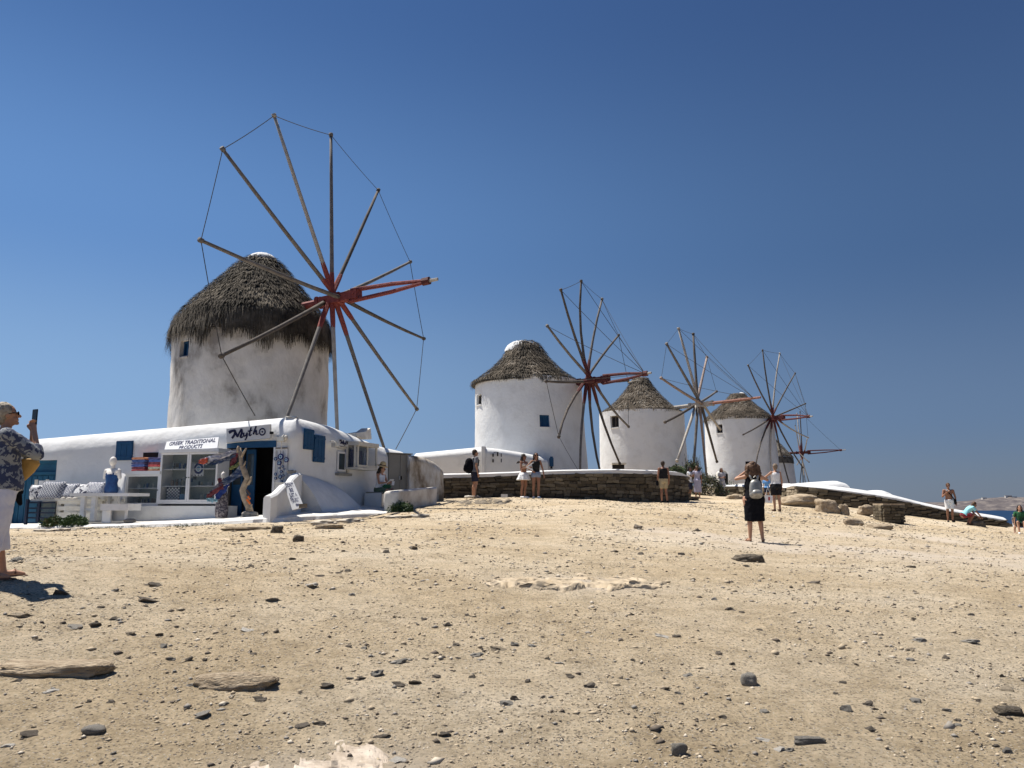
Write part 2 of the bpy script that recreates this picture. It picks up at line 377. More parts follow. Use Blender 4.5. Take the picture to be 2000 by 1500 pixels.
L1 = [(65,665,40,0),(748,675,60,1),(990,565,30,0),(735,580,35,0),(665,585,40,1),(1410,658,32,0),(1365,660,35,1),(1275,690,50,0),(1725,572,28,0),(1790,570,20,0),(1860,548,50,1),(1950,528,70,2),(1945,568,18,0),(1780,517,30,0),(1360,520,32,0),(1425,527,30,1),(1700,650,35,0),(1620,665,50,0),(1560,690,50,0),(1845,660,28,0),(1185,832,60,0),(1250,827,45,0),(1495,875,65,0),(1735,875,50,0),(1020,733,55,0),(920,835,15,0),(1910,950,15,0),(980,215,25,0),(1140,188,25,0),(1510,155,30,0),(1615,143,30,0),(1655,425,22,0),(1745,447,35,0),(570,372,22,0),(440,420,35,0),(370,437,40,0),(390,378,30,0),(145,510,35,2),(510,482,35,2),(290,450,60,1),(580,348,80,0),(85,403,80,2),(235,320,50,0),(120,883,70,0),(1980,745,50,1),(60,190,50,1),(1825,400,22,0),(1250,250,30,0),(1320,240,25,0),(1360,230,25,0),(965,460,50,3),(1075,470,30,0),(1675,262,30,3),(1340,157,15,0),(640,540,30,1),(500,578,20,0),(800,580,18,0),(1550,595,70,1),(1475,640,50,1),(1655,770,20,0),(1560,970,60,3),(780,797,80,1),(440,970,25,1),(130,850,20,0),(1065,340,60,1),(1215,290,60,3),(1195,215,20,0),(1370,325,30,1),(610,285,70,0),(200,715,70,3),(345,760,20,0),(430,760,30,0),(870,765,35,1),(30,920,60,3),(620,490,30,0),(670,490,20,0),(355,440,20,0),(450,310,30,1),(1300,415,25,1)]
L2 = [(505,163,25,0),(405,155,20,0),(490,58,40,0),(725,72,22,0),(1175,270,60,0),(1065,358,22,1),(895,390,25,0),(855,380,40,0),(465,398,24,0),(550,395,15,0),(965,458,28,0),(640,485,35,0),(808,552,28,0),(860,585,25,0),(300,682,50,0),(230,645,35,0),(60,665,25,0),(425,643,20,0),(255,592,22,0),(135,570,25,0),(690,635,40,1),(650,707,28,1),(600,690,30,0),(1290,670,30,0),(1265,725,22,0),(985,780,32,1),(1310,785,50,1),(1390,762,42,0),(1420,792,25,0),(1580,762,38,1),(1820,765,20,0),(825,808,32,0),(1890,828,35,0),(1405,862,38,0),(985,898,50,3),(1085,958,40,1),(1040,955,60,3),(1935,945,40,1),(1900,940,35,0),(1695,572,28,0),(1555,582,30,1),(1570,423,18,0),(1795,402,28,1),(1560,212,30,0),(1570,308,18,0),(1360,250,15,0),(1865,612,18,0),(1920,653,28,0),(1345,597,18,0),(1205,598,15,0),(15,740,40,0),(1860,880,25,0),(375,797,10,0),(1595,375,20,0),(1745,360,20,0),(470,575,20,0),(80,508,30,1),(185,588,40,3),(10,510,30,1),(1700,795,35,1),(1745,850,25,1),(1740,822,28,0),(660,165,30,0),(920,218,30,0),(1030,277,15,0),(790,345,25,1),(540,180,12,0),(1590,500,50,1),(1790,510,60,1),(1550,540,40,2),(1930,695,60,2),(590,480,50,3),(95,98,20,0),(1530,980,30,1),(1610,275,25,3)]
LM = [((100, 1305), 'the long left edge slab'), ((455, 1330), 'the oval flat tan rock'), ((1120, 1140), 'the cracked pale outcrop'), ((1465, 1092), 'the dark layered rock'), ((1478, 1057), 'the silver backpack woman'),
      ((1466, 1328), 'the lone light grey rock'), ((1976, 1393), 'the brown right edge rock'), ((620, 1480), 'the whitish bottom patch'), ((480, 1030), 'the shop patio edge'), ((1744, 1019), 'the built stone pillar'),
      ((1329, 1470), 'the upright grey bottom stone'), ((175, 1432), 'the rounded grey stone bottom left'), ((15, 1132), 'the woman at the left edge'), ((927, 975), 'the man with the black backpack'), ((1582, 1456), 'the thin grey bottom slab'), ((1297, 981), 'the man in the black vest'), ((995, 1255), 'the tan stone near the centre')]
def stone_label(px, py, wd, mi):
    d, (q, nm) = min((math.hypot(q[0] - px, (q[1] - py) * 2), (q, nm)) for q, nm in LM)
    dx, dy = px - q[0], (py - q[1]) * 2
    rel = ('left of' if dx < 0 else 'right of') if abs(dx) > abs(dy) else ('in front of' if dy > 0 else 'behind')
    far = 'just' if d < 90 else ('a little way' if d < 220 else 'well')
    sz_ = 'tiny' if wd < 11 else ('small' if wd < 19 else 'fist sized' if wd < 28 else 'larger')
    return '%s %s %s %s %s %s' % (sz_, ['dark', 'grey', 'tan', 'pale'][mi], 'chip' if mi == 3 else 'stone', far, rel, nm)
for (x, y, w_, mi), ox in [(a, 0) for a in L1] + [(a, 1000) for a in L2]:
    c = G(ox + x / 2, 1000 + y / 2 + w_ * .06); s = w_ / 4 * c.y / F * 1.0
    stone(c, s, s * random.uniform(.6, .9), s * (.25 if mi == 3 or w_ > 55 else random.uniform(.42, .7)), mi, rz=random.uniform(-.6, .6), label=stone_label(ox + x / 2, 1000 + y / 2, w_ / 2, mi), **SG)
cnt = 0
while cnt < 115:
    if cnt < 62: px, py = random.gauss(1510, 120), random.gauss(1016, 13)
    else: px, py = random.uniform(60, 2000), random.uniform(1040, 1240)
    if py < 1002 or px > 1990 or py < np.interp(px, [0, 450, 850, 900, 1600, 1960], [1042, 1030, 995, 985, 1003, 1036]): continue
    c = G(px, py); s = random.uniform(3, 8.5) / 2 * c.y / F; mi = random.choice([0, 0, 1, 1, 2, 3])
    stone(c, s, s * .8, s * random.uniform(.3, .65), mi, label=stone_label(px, py, s * 2 * F / c.y, mi), **SG); cnt += 1

# gravel: countless grit
NG = 80000
gv, gt, gm = [], [], []
oc = np.array([(1, 0, 0), (-1, 0, 0), (0, 1, 0), (0, -1, 0), (0, 0, 1), (0, 0, -1)], float)
of = np.array([(0, 2, 4), (2, 1, 4), (1, 3, 4), (3, 0, 4), (2, 0, 5), (1, 2, 5), (3, 1, 5), (0, 3, 5)])
gy = np.exp(np.random.uniform(math.log(9.5), math.log(42), NG)) - 6.0; gx = np.random.uniform(-.75, .75, NG) * gy
sz = np.random.lognormal(math.log(.0031), .58, NG) * (1 + gy * .13); sz = np.clip(sz, .0015, .04)
clm = np.array([noise.noise(Vector((a * .8, b * .8, 5))) for a, b in zip(gx, gy)])
keep = clm > np.random.uniform(-.55, .25, NG)
gx, gy, sz = gx[keep], gy[keep], sz[keep]; gzz = gz_arr(gx, gy) + np.array([fine_z(a, b) for a, b in zip(gx, gy)])
k = len(gx)
sc3 = np.stack([sz * np.random.uniform(.8, 1.7, k), sz * np.random.uniform(.7, 1.2, k), sz * np.random.uniform(.35, .8, k)], -1)
th = np.random.uniform(0, 6.28, k); loc = oc[None] * sc3[:, None] * np.random.uniform(.7, 1.25, (k, 6, 1))
x2 = loc[..., 0] * np.cos(th)[:, None] - loc[..., 1] * np.sin(th)[:, None]; y2 = loc[..., 0] * np.sin(th)[:, None] + loc[..., 1] * np.cos(th)[:, None]
VV = np.stack([x2 + gx[:, None], y2 + gy[:, None], loc[..., 2] + gzz[:, None] + sz[:, None] * .15], -1).reshape(-1, 3)
TT = (of[None] + (np.arange(k) * 6)[:, None, None]).reshape(-1, 3)
mi = np.repeat(np.random.choice([0, 1, 2, 3], k, p=[.26, .18, .42, .14]), 8)
GRV = [mat('grit_dark', (.13, .105, .08)), mat('grit_grey', (.27, .245, .21)), mat('grit_tan', (.42, .34, .235)), mat('grit_pale', (.55, .48, .38))]
fast_mesh('gravel', VV, TT, GRV, mi, kind='stuff', label='fine gravel and grit spread over the sandy ground', cat='gravel')

# big rocks, each its own
def bigrock(pxl, pxr, pyt, pyb, label, mt, seed, depth=.6, name='rock', blocky=.5, rough=.3, sub=4, Y=None, sink=.12, hf=1.0):
    cx = (pxl + pxr) / 2; b = G(cx, pyb) if Y is None else P(cx, pyb, Y)
    wv = (pxr - pxl) / 2 * b.y / F; c0 = P(cx, pyt, b.y + wv * depth * .4)
    h = max(.03, (c0.z - b.z)) * hf
    me = rockmesh(seed, sub, rough, blocky); me.materials.append(mt); me.polygons.foreach_set('use_smooth', [True] * len(me.polygons))
    o = bpy.data.objects.new(name, me); COL.objects.link(o)
    o.location = (b.x, b.y + wv * depth * .7, b.z + h * .5 - h * sink); o.scale = (wv * 1.05, wv * depth, h * .62 * (1 + sink))
    return tag(o, label, 'rock')
tanrock = mat('sandstone', (.22, .165, .105), (.46, .375, .265), 3.5, .95, .04, 9, c3=(.35, .275, .19), fac=(.33, .66), det=9)
darkrock = mat('dark_schist', (.085, .07, .052), (.24, .20, .15), 3, .95, .05, 9)
bigrock(-40, 208, 1284, 1326, 'long flat tan rock slab cut by the left edge of the photo', tanrock, 3, .35, blocky=.85, rough=.26, hf=.85, sink=.4)
bigrock(378, 530, 1310, 1352, 'oval flat tan rock with a dark undercut, near the bottom left', tanrock, 5, .5, blocky=.3, rough=.3, hf=.8, sink=.3)
bigrock(155, 196, 1418, 1446, 'rounded grey stone near the bottom left corner', STN[1], 9, .8, blocky=.1, rough=.15, sub=3)
bigrock(1437, 1495, 1083, 1098, 'flat dark layered rock in front of the woman with the silver backpack', darkrock, 12, .6, blocky=.6)
bigrock(1450, 1482, 1316, 1340, 'small light grey rock alone on the sand, right of centre', STN[1], 14, .8, sub=3)
bigrock(1950, 2003, 1381, 1406, 'brown rock at the right edge, low in the photo', darkrock, 16, .6, sub=3)
bigrock(1552, 1612, 1450, 1462, 'thin flat grey slab lying near the bottom right', STN[1], 18, .4, blocky=.7)
bigrock(1314, 1344, 1452, 1488, 'upright pointed grey stone at the bottom, right of centre', STN[1], 21, .6, sub=3)
bigrock(570, 592, 1046, 1060, 'brown rock at the end of the low ridge before the patio', darkrock, 23, .8, sub=3)
bigrock(432, 522, 1028, 1037, 'long flat brown stone ledge below the shop doorway', tanrock, 24, .5, blocky=.8)
bigrock(527, 550, 1026, 1042, 'lumpy brown rock beside the flat ledge below the patio', darkrock, 25, .8, sub=3)
bigrock(612, 668, 1024, 1034, 'flat pale tan stone poking from sand right of the lumpy rock', tanrock, 27, .6, blocky=.8)
bigrock(1530, 1606, 962, 984, 'broad smooth tan boulder at the foot of the stone wall', tanrock, 31, .8, blocky=.2, rough=.2, Y=35, hf=.85, sink=.3)
bigrock(1599, 1641, 970, 998, 'squarer tan boulder leaning right of the broad smooth one', tanrock, 33, .9, blocky=.6, rough=.25, Y=33, hf=.85, sink=.25)
bigrock(1642, 1660, 984, 1003, 'pitted rock beside the squarer boulder', tanrock, 35, .8, Y=33)
bigrock(1680, 1712, 987, 1003, 'pitted brown boulder left of the built stone pillar', tanrock, 37, .8, Y=34)
bigrock(1420, 1455, 966, 982, 'smooth tan boulder behind the woman with the silver backpack', tanrock, 39, .7, blocky=.1, Y=42)
bigrock(1330, 1368, 969, 982, 'flat brown rocks at the feet of the woman in the pale wrap', darkrock, 40, .7, blocky=.7, Y=37.5)
bigrock(1700, 1745, 1024, 1034, 'flat tan rock just below the built stone pillar', tanrock, 43, .7, blocky=.5, sub=3)
bigrock(1655, 1690, 1013, 1027, 'rounded tan rock low left of the built stone pillar', tanrock, 44, .7, blocky=.2, sub=3)
bigrock(905, 930, 968, 976, 'small pale rock at the foot of the stone wall beside the backpacker', STN[3], 45, .7, sub=3, Y=28.6)
bigrock(1900, 1929, 1018, 1033, 'dark bag shaped rock by the crouching person', darkrock, 47, .7, sub=3, Y=35)

# cracked pale rock outcrop (centre) and pale plaster patch (bottom)
def outcrop(name, px0, px1, py0, py1, seed, h, mt, label, cat):
    nx, ny = 90, 26; V, T = [], []
    for j in range(ny):
        for i in range(nx):
            t = i / (nx - 1); s = j / (ny - 1)
            px = px0 + (px1 - px0) * t; mid = (py0 + py1) / 2 + 7 * noise.noise(Vector((t * 5, seed, 0)))
            wv = (py1 - py0) / 2 * (math.sin(math.pi * min(1, max(0, t))) ** .5) * (1 + .5 * noise.noise(Vector((t * 7, seed, s * 2))))
            py = mid + wv * (1 - 2 * s); c = G(px, py)
            e = min(s, 1 - s) * 4; e2 = min(t, 1 - t) * 8
            k = min(1, e, e2); front = min(1, s * 9)
            z = h * min(front, 1 - (s ** 1.5) * .95, e2) * (.6 + .8 * noise.noise(Vector((t * 14, s * 3, seed))))
            crack = abs(noise.noise(Vector((c.x * 1.6, c.y * 2.2, seed + 4)))); z -= (.065 if crack < .085 else 0)
            z += .02 * noise.noise(Vector((c.x * 4, c.y * 4, seed)))
            V.append((c.x, c.y, c.z - .012 + max(-.03, z) + (.014 * k if seed == 8 else 0)))
    for j in range(ny - 1):
        for i in range(nx - 1):
            a = j * nx + i; T.append((a, a + 1, a + nx + 1, a + nx))
    return fast_mesh(name, V, T, mt, org=V[len(V) // 2], smooth=False, label=label, cat=cat)
outcrop('rock_outcrop', 935, 1310, 1122, 1157, 3, .085, mat('pale_outcrop', (.30, .235, .155), (.50, .41, .295), 3, .95, .03, 9), 'long cracked pale rock outcrop flush with the ground in mid photo', 'rock')
outcrop('rock_outcrop', 460, 800, 1450, 1570, 8, .025, mat("pale_patch", (.33, .265, .20), (.52, .45, .375), 5, .95, .03, 12), 'whitish pink weathered rock patch at the bottom edge, left of centre', 'rock')
outcrop('rock_outcrop', 370, 575, 1048, 1056, 15, .05, MATS['pale_outcrop'], 'thin pale rock ridge ending in a brown rock below the patio', 'rock')
outcrop('rock_outcrop', 868, 1010, 975, 984, 19, .06, darkrock, 'dark thin rock ledge across the ground below the backpacker', 'rock')

# ---------------------------------------------------------------- windmills
def interp(x, xs_, ys_): return float(np.interp(x, xs_, ys_))
def windmill(spec):
    cx, cy = spec['c']                                     # foot of the axis
    leanx = spec['lean']; z0, z1 = spec['z0'], spec['z1']; r0, r1 = spec['r0'], spec['r1']
    rt = root('windmill', (cx, cy, z0), spec['label'], 'windmill', 'round white thatched windmills in a row')
    def ctr(z): t = (z - z0) / (z1 - z0); return cx + leanx * (t - 1), cy
    def rad(z): return r1 + (r0 - r1) * max(0, 1 - (z - z0) / (z1 - z0)) ** 1.4
    wins = []
    for (pl, pt, pr, pb, kind) in spec['wins']:
        # sight line through the window centre against the tower
        a = ((pl + pr) / 2 - 1000) / F; b = (750 - (pt + pb) / 2) / F; d = Vector((a, CP - SP * b, SP + CP * b)).normalized()
        Y = cy - 3.2; best = None
        for s in range(400):
            p = d * ((cy - 3.5 + s * .01) / d.y); q = ctr(p.z); rr = math.hypot(p.x - q[0], p.y - q[1])
            if rr <= rad(p.z): best = p; break
        if best is None: continue
        q = ctr(best.z); th = math.atan2(best.y - q[1], best.x - q[0]); sc_ = best.y / F
        # angular width seen from the camera
        vx = abs(math.cos(th - math.atan2(best.y, best.x))) ; vx = max(.35, vx)
        hw = (pr - pl) / 2 * sc_ / vx; hh = (pb - pt) / 2 * sc_
        wins.append((th, hw / rad(best.z), best.z - hh, best.z + hh, kind))
    NT = 120
    ths = set(round(-math.pi + 2 * math.pi * k / NT, 4) for k in range(NT))
    zs = set(np.round(np.linspace(z0, z1, 44), 3).tolist())
    for th, hw, a, b, k in wins:
        ths = {t for t in ths if abs(t - (th - hw)) > .018 and abs(t - (th + hw)) > .018} | {th - hw, th + hw}
        zs = {z for z in zs if abs(z - a) > .05 and abs(z - b) > .05} | {a, b}
    ths = sorted(ths); zs = sorted(zs); n = len(ths)
    sd = spec['seed']; am = spec.get('rough', .02)
    def pt(th, z, dr=0):
        q = ctr(z); rr = rad(z) + dr + am * 1.6 * noise.fractal(Vector((math.cos(th) * 1.6 + sd, math.sin(th) * 1.6, z * .5)), .8, 2, 4)
        return Vector((q[0] + rr * math.cos(th), q[1] + rr * math.sin(th), z))
    mb = MB(); V = [pt(t, z) for z in zs for t in ths]; Fs = []
    for i in range(len(zs) - 1):
        zm = (zs[i] + zs[i + 1]) / 2
        for k in range(n):
            k2 = (k + 1) % n; tm = (ths[k] + ths[k2]) / 2 if k2 else (ths[k] + ths[0] + 2 * math.pi) / 2
            if any(abs(tm - w_[0]) < w_[1] and w_[2] < zm < w_[3] for w_ in wins): continue
            Fs.append((i * n + k, i * n + k2, (i + 1) * n + k2, (i + 1) * n + k))
    mb.add(V, Fs); mb.build('tower', spec['wall'], rt, smooth=True)
    for th, hw, a, b, kind in wins:
        rh = MB(); dp = .22; c4 = [(th - hw, a), (th + hw, a), (th + hw, b), (th - hw, b)]
        o_ = [pt(t, z) for t, z in c4]; i_ = [pt(t, z, -dp) for t, z in c4]
        rh.add(o_ + i_, [(k, (k + 1) % 4, 4 + (k + 1) % 4, 4 + k) for k in range(4)])
        er = Vector((math.cos(th), math.sin(th), 0)); et = Vector((-er.y, er.x, 0))
        mid = sum(i_, Vector()) / 4; W_ = hw * rad((a + b) / 2); H_ = (b - a) / 2
        cm = {'blue': BLUE, 'dark': DARK, 'arch': DARK, 'glass': DGLASS}[kind]
        win = rh.build('window', spec['wall'], rt)
        pn_ = MB(); pn_.box(mid + er * .02, et * W_ * 1.15, er * .02, Vector((0, 0, H_ * 1.15)))
        pn_.build('shutter' if kind == 'blue' else 'pane', cm, win)
        if kind != 'arch':
            fr = MB(); fm = BLUE if kind == 'blue' else WOODD; q = .035 if W_ < .4 else .05
            for sg in (-1, 1):
                fr.box(mid + er * .07 + et * sg * (W_ - q), et * q, er * .03, Vector((0, 0, H_)))
                fr.box(mid + er * .075 + Vector((0, 0, sg * (H_ - q))), et * (W_ - 2 * q - .002), er * .03, Vector((0, 0, q)))
            fr.box(mid + er * .072, et * q * .6, er * .025, Vector((0, 0, H_ - 2 * q - .002)))
            fr.build('window_frame', fm, win)
            si = MB(); si.box(pt(th, a) - er * .08 + Vector((0, 0, -.025)), et * W_ * 1.02, er * .12, Vector((0, 0, .024))); si.build('sill', spec['wall'], win)
    # roof profile from apex to eave: (radius, z)
    prof = spec['roof']; zt = prof[0][1]; qx, qy = cx + spec.get('roofdx', 0), cy
    dd = [0]
    for i in range(1, len(prof)): dd.append(dd[-1] + math.hypot(prof[i][0] - prof[i - 1][0], prof[i][1] - prof[i - 1][1]))
    def rp(s): return interp(s, dd, [p[0] for p in prof]), interp(s, dd, [p[1] for p in prof])
    L = dd[-1]
    core = MB(); nr = 60; rows = [rp(L * i / 14) for i in range(15)] + [(r1 * .7, prof[-1][1] + .05)]
    zlo = prof[-1][1]
    def QX(z): return qx + spec.get('apx', 0) * max(0, (z - zlo) / (zt - zlo))
    V = [(QX(z) + (r - .04) * math.cos(2 * math.pi * k / nr), qy + (r - .04) * math.sin(2 * math.pi * k / nr), z - .06) for r, z in rows for k in range(nr)]
    Fs = [(i * nr + k, (i + 1) * nr + k, (i + 1) * nr + (k + 1) % nr, i * nr + (k + 1) % nr) for i in range(len(rows) - 1) for k in range(nr)]
    core.add(V, Fs); core.add([(QX(zt), qy, zt + .02)] + V[:nr], [(0, k + 1, (k + 1) % nr + 1) for k in range(nr)])
    roof = core.build('roof', spec['th'][0], rt, smooth=True)
    # courses of straw
    nc = spec['courses']; V, T, M = [], [], []
    rng = np.random.RandomState(sd)
    for c in range(nc + 1):
        s0 = L * (c + .55) / nc if c < nc else L * .97
        rr, zz = rp(min(L, s0)); cnt_ = int(max(30, 2 * math.pi * rr * spec['dens']))
        ph = rng.rand() * 6
        for j in range(cnt_):
            th = 2 * math.pi * (j + rng.rand()) / cnt_
            cl = noise.noise(Vector((math.cos(th) * 4 + sd, math.sin(th) * 4, c * 1.7)))
            cl2 = noise.noise(Vector((math.cos(th) * 11 + sd, math.sin(th) * 11, c * 3.7)))
            s = s0 + rng.uniform(-.5, .5) * L / nc * .75 + cl * .08
            ra, za = rp(max(0.02, min(L, s - L / nc * .9))); rb, zb = rp(min(L, s))
            dr, dz = rb - ra, zb - za; ln = math.hypot(dr, dz) + 1e-5; dr /= ln; dz /= ln
            nr_, nzz = -dz, dr
            if nzz < 0: nr_, nzz = -nr_, -nzz
            wv = rng.uniform(.006, .018) * spec.get('tw', 1); lift = rng.uniform(.02, .105) + .03 * cl2
            end = L / nc * rng.uniform(.2, .7)
            et = Vector((-math.sin(th), math.cos(th), 0)); er = Vector((math.cos(th), math.sin(th), 0))
            p0 = Vector((QX(za), qy, 0)) + er * ra + Vector((0, 0, za)) + (er * nr_ + Vector((0, 0, nzz))) * .01
            p1 = Vector((QX(zb), qy, 0)) + er * rb + Vector((0, 0, zb)) + (er * nr_ + Vector((0, 0, nzz))) * lift
            if c >= nc - spec.get('hangc', 0):
                hang = spec['hang'] * rng.uniform(.5, 1.0) * (1 + 1.3 * noise.noise(Vector((math.cos(th) * 5 + sd * 2, math.sin(th) * 5, 8))))
                p2 = p1 + er * rng.uniform(-.05, .10) + Vector((0, 0, -hang)) + et * rng.uniform(-.08, .08)
            else:
                p2 = p1 + er * dr * end + Vector((0, 0, dz * end)) + et * rng.uniform(-.07, .07) + (er * nr_ + Vector((0, 0, nzz))) * rng.uniform(-.04, .03)
            k = len(V); V += [p0 - et * wv, p0 + et * wv, p1 + et * wv * .9, p1 - et * wv * .9, p2 + et * wv * .3, p2 - et * wv * .3]
            T += [(k, k + 1, k + 2, k + 3), (k + 3, k + 2, k + 4, k + 5)]
            e = .5 + cl * .6 + cl2 * .35 + rng.uniform(-.3, .3) + spec.get('pale', 0) - (.3 if c >= nc - spec.get('hangc', 0) else 0)
            if spec.get('palepatch'):
                a0, c0 = spec['palepatch']; e += 1.3 * max(0, 1 - ((th - a0) / .42) ** 2) * max(0, 1 - ((c - c0) / 3.0) ** 2)
            mi_ = 0 if e < .55 else (1 if e < .98 else 2); M += [mi_, mi_]
    fast_mesh('thatch', [tuple(v) for v in V], T, list(spec['th']), M, parent=roof, kind='stuff')
    if spec.get('cap'):
        r_, z_, h_, dx_ = spec['cap']; c = MB(); rows = []
        for i in range(9):
            a = R(90 * i / 8); rows.append((r_ * math.cos(a) + .0, z_ + h_ * math.sin(a)))
        nn = 40; V = [(QX(z_) + dx_ + (r + .03 * nzv(k, i, sd, .7)) * math.cos(2 * math.pi * k / nn), qy + r * math.sin(2 * math.pi * k / nn), z + .03 * nzv(k * .5, i, sd + 3)) for i, (r, z) in enumerate(rows) for k in range(nn)]
        Fs = [(i * nn + k, i * nn + (k + 1) % nn, (i + 1) * nn + (k + 1) % nn, (i + 1) * nn + k) for i in range(8) for k in range(nn)]
        c.add(V, Fs); c.build('roof_cap', WHITE, roof, smooth=True)
    # wheel
    hx, hy, D, az, ti, RR, ph, cone = spec['wheel']
    H = P(hx, hy, D); n_v = Vector((math.sin(az) * math.cos(ti), -math.cos(az) * math.cos(ti), math.sin(ti)))
    u = Vector((math.cos(az), math.sin(az), 0)); v = u.cross(n_v); v = v if v.z > 0 else -v
    sleeve, wm, k_ = spec['sleeve'], spec['wood'], spec.get('thick', 1.0)
    # axle runs from inside the cap through the hub
    ax = MB(); st = H - n_v * (math.hypot(H.x - cx, H.y - cy) * .8)
    e1 = n_v.orthogonal().normalized()
    ax.tube([st, H - n_v * .7, H - n_v * .45], .13, 10); ax.build('axle', sleeve, rt, smooth=False)
    hb = MB(); a_, b_ = u, v
    hb.box(H + n_v * .15, n_v * .85, a_ * .14, b_ * .14)
    for q in range(6):
        for sgn in (1, -1): hb.tube([H + n_v * (-.55 + q * .28) + (a_ if q % 2 else b_) * .14 * sgn, H + n_v * (-.55 + q * .28) + (a_ if q % 2 else b_) * .20 * sgn], .035, 6)
    for q in (-.6, .25, .92): hb.box(H + n_v * q, n_v * .05, a_ * .17, b_ * .17)
    hub = hb.build('hub', sleeve, rt)
    tips = {}
    for k in range(12):
        if k in spec.get('skip', ()): continue
        a = ph + k * math.pi / 6; dv = math.cos(a) * u + math.sin(a) * v
        jit = (1 + .012 * nzv(k * 1.3, sd, 1, 1)); tip = H + RR * jit * dv + cone * n_v
        s0_ = H + n_v * (-.32 + .12 * (k % 6)); bend = spec.get('bend', 0) * nzv(k * 2.1, sd, 4) + (.0 if not spec.get('bend') else -.12)
        mids = [s0_.lerp(tip, t) + n_v * bend * 4 * t * (1 - t) + Vector((0, 0, -.05)) * 4 * t * (1 - t) * abs(math.cos(a)) for t in (0, .25, .5, .75, 1)]
        sp_ = MB(); sp_.tube(mids, [r * k_ for r in (.075, .07, .063, .058, .05)], 7); sp_.tube([tip - dv * .05, tip + dv * .06], .075 * k_, 7)
        o = sp_.build('spar', wm[k % len(wm)], rt, smooth=True)
        if spec.get('sleeves', True) and k not in spec.get('nosl', ()):
            sl_ = MB(); Ls = (1.25 if k % 2 else .95) * spec.get('slv', 1)
            sl_.tube([mids[0].lerp(mids[1], 0) , s0_ + (mids[1] - mids[0]).normalized() * Ls * .8, s0_ + (mids[1] - mids[0]).normalized() * Ls], [.092, .084, .074], 6)
            sl_.build('sleeve', sleeve, o)
        tips[k] = tip
    def rope(a, b, r=.011, sag=.03, nm='rope'):
        mm = MB(); L_ = (b - a).length; mm.tube([a.lerp(b, t) + Vector((0, 0, -sag * L_ * 4 * t * (1 - t))) for t in np.linspace(0, 1, 6)], r, 4); return mm.build(nm, ROPE, rt)
    rr_ = spec.get('rope', .011)
    for a, b in spec.get('rim', [(k, (k + 1) % 12) for k in range(12)]):
        if a in tips and b in tips: rope(tips[a], tips[b], rr_, .012)
    # bowsprit: two braces meeting at a collar, and a pale tip
    bx, by, Lb = spec['bow']; base = H + n_v * .95; B0 = H + n_v * Lb
    d0 = P(bx, by, B0.y); Bc = base.lerp(d0, .86)
    if spec.get('bowkind', 1) == 1:
        for sgn in (1, -1):
            q = MB(); o_ = v * .20 * sgn + u * .05 * sgn
            q.tube([base - n_v * .3 + o_, base.lerp(Bc, .5) + o_ * .7, Bc + o_ * .12], [.075, .07, .055], 7); q.build('brace', sleeve, rt)
        q = MB(); q.tube([Bc - n_v * .12, Bc + n_v * .12], .13, 8); q.build('collar', MAROON, rt)
        q = MB(); q.tube([Bc, d0], [.06, .05], 7); q.build('bowsprit', WOODL, rt)
    else:
        q = MB(); q.tube([base - n_v * .5, base.lerp(d0, .5), d0], [.11, .09, .07], 8); q.build('bowsprit', mat('red_brown_wood', (.20, .085, .06), (.32, .17, .13), 9, .8), rt)
    for k in spec.get('stays', ()):
        if k in tips: rope(tips[k], Bc, rr_, .012, 'stay')
    for (k, px, py, Y) in spec.get('guy', ()): rope(tips[k], P(px, py, Y), rr_ * 1.3, .005, 'guy_rope')
    return rt, H, tips, (cx, cy)

def prof_px(cx, cyd, pairs):               # (half width px, row px) at the axis distance -> (r, z)
    out = []
    for hw, py in pairs:
        a = P(cx, py, cyd); b = P(cx + hw, py, cyd); out.append((b.x - a.x, a.z))
    return out
def zat(cx, py, Y): return P(cx, py, Y).z
def xat(px, py, Y): return P(px, py, Y).x

Y1 = 26.8
windmill(dict(c=(xat(492.5, 690, Y1), Y1), lean=-.04, z0=-.6, z1=zat(485, 668, Y1), r0=2.56, r1=2.58, seed=3, rough=.035,
    label='largest and nearest windmill rising behind the shop, stained wall, very dark thatch, red hub', wall=mat('stained_plaster', (.62, .58, .53), (.24, .21, .18), 1.0, .92, .03, 5, c3=(.53, .49, .44), fac=(.40, .68), stretch=(1, 1, .7), det=9),
    wins=[(351, 664, 367, 697, 'blue')],
    roof=prof_px(487, Y1, [(14, 503), (33, 513), (47, 524), (64, 543), (84, 566), (108, 592), (128, 615), (144, 638), (150, 668)]),
    th=(TH1, TH1, TH2), courses=17, dens=62, hang=.60, apx=.17, hangc=3, tw=1.25, pale=-.02, palepatch=(-1.15, 7), cap=(.52, zat(487, 511, Y1), .30, .02),
    wheel=(652.4, 585, 25.2, 1.172, .086, 5.907, .498, .033), sleeve=RED, wood=(WOOD, WOODD, WOOD, WOODL, WOOD), bow=(855, 545, 4.3),
    thick=.98, nosl=(0, 5, 6, 11), rope=.012, rim=[(0, 1), (1, 2), (2, 3), (3, 4), (4, 5), (5, 6), (0, 11), (11, 10)], guy=[(6, 498, 812, 23.6), (10, 773, 877, 27.0)]))
Y2 = 39.7
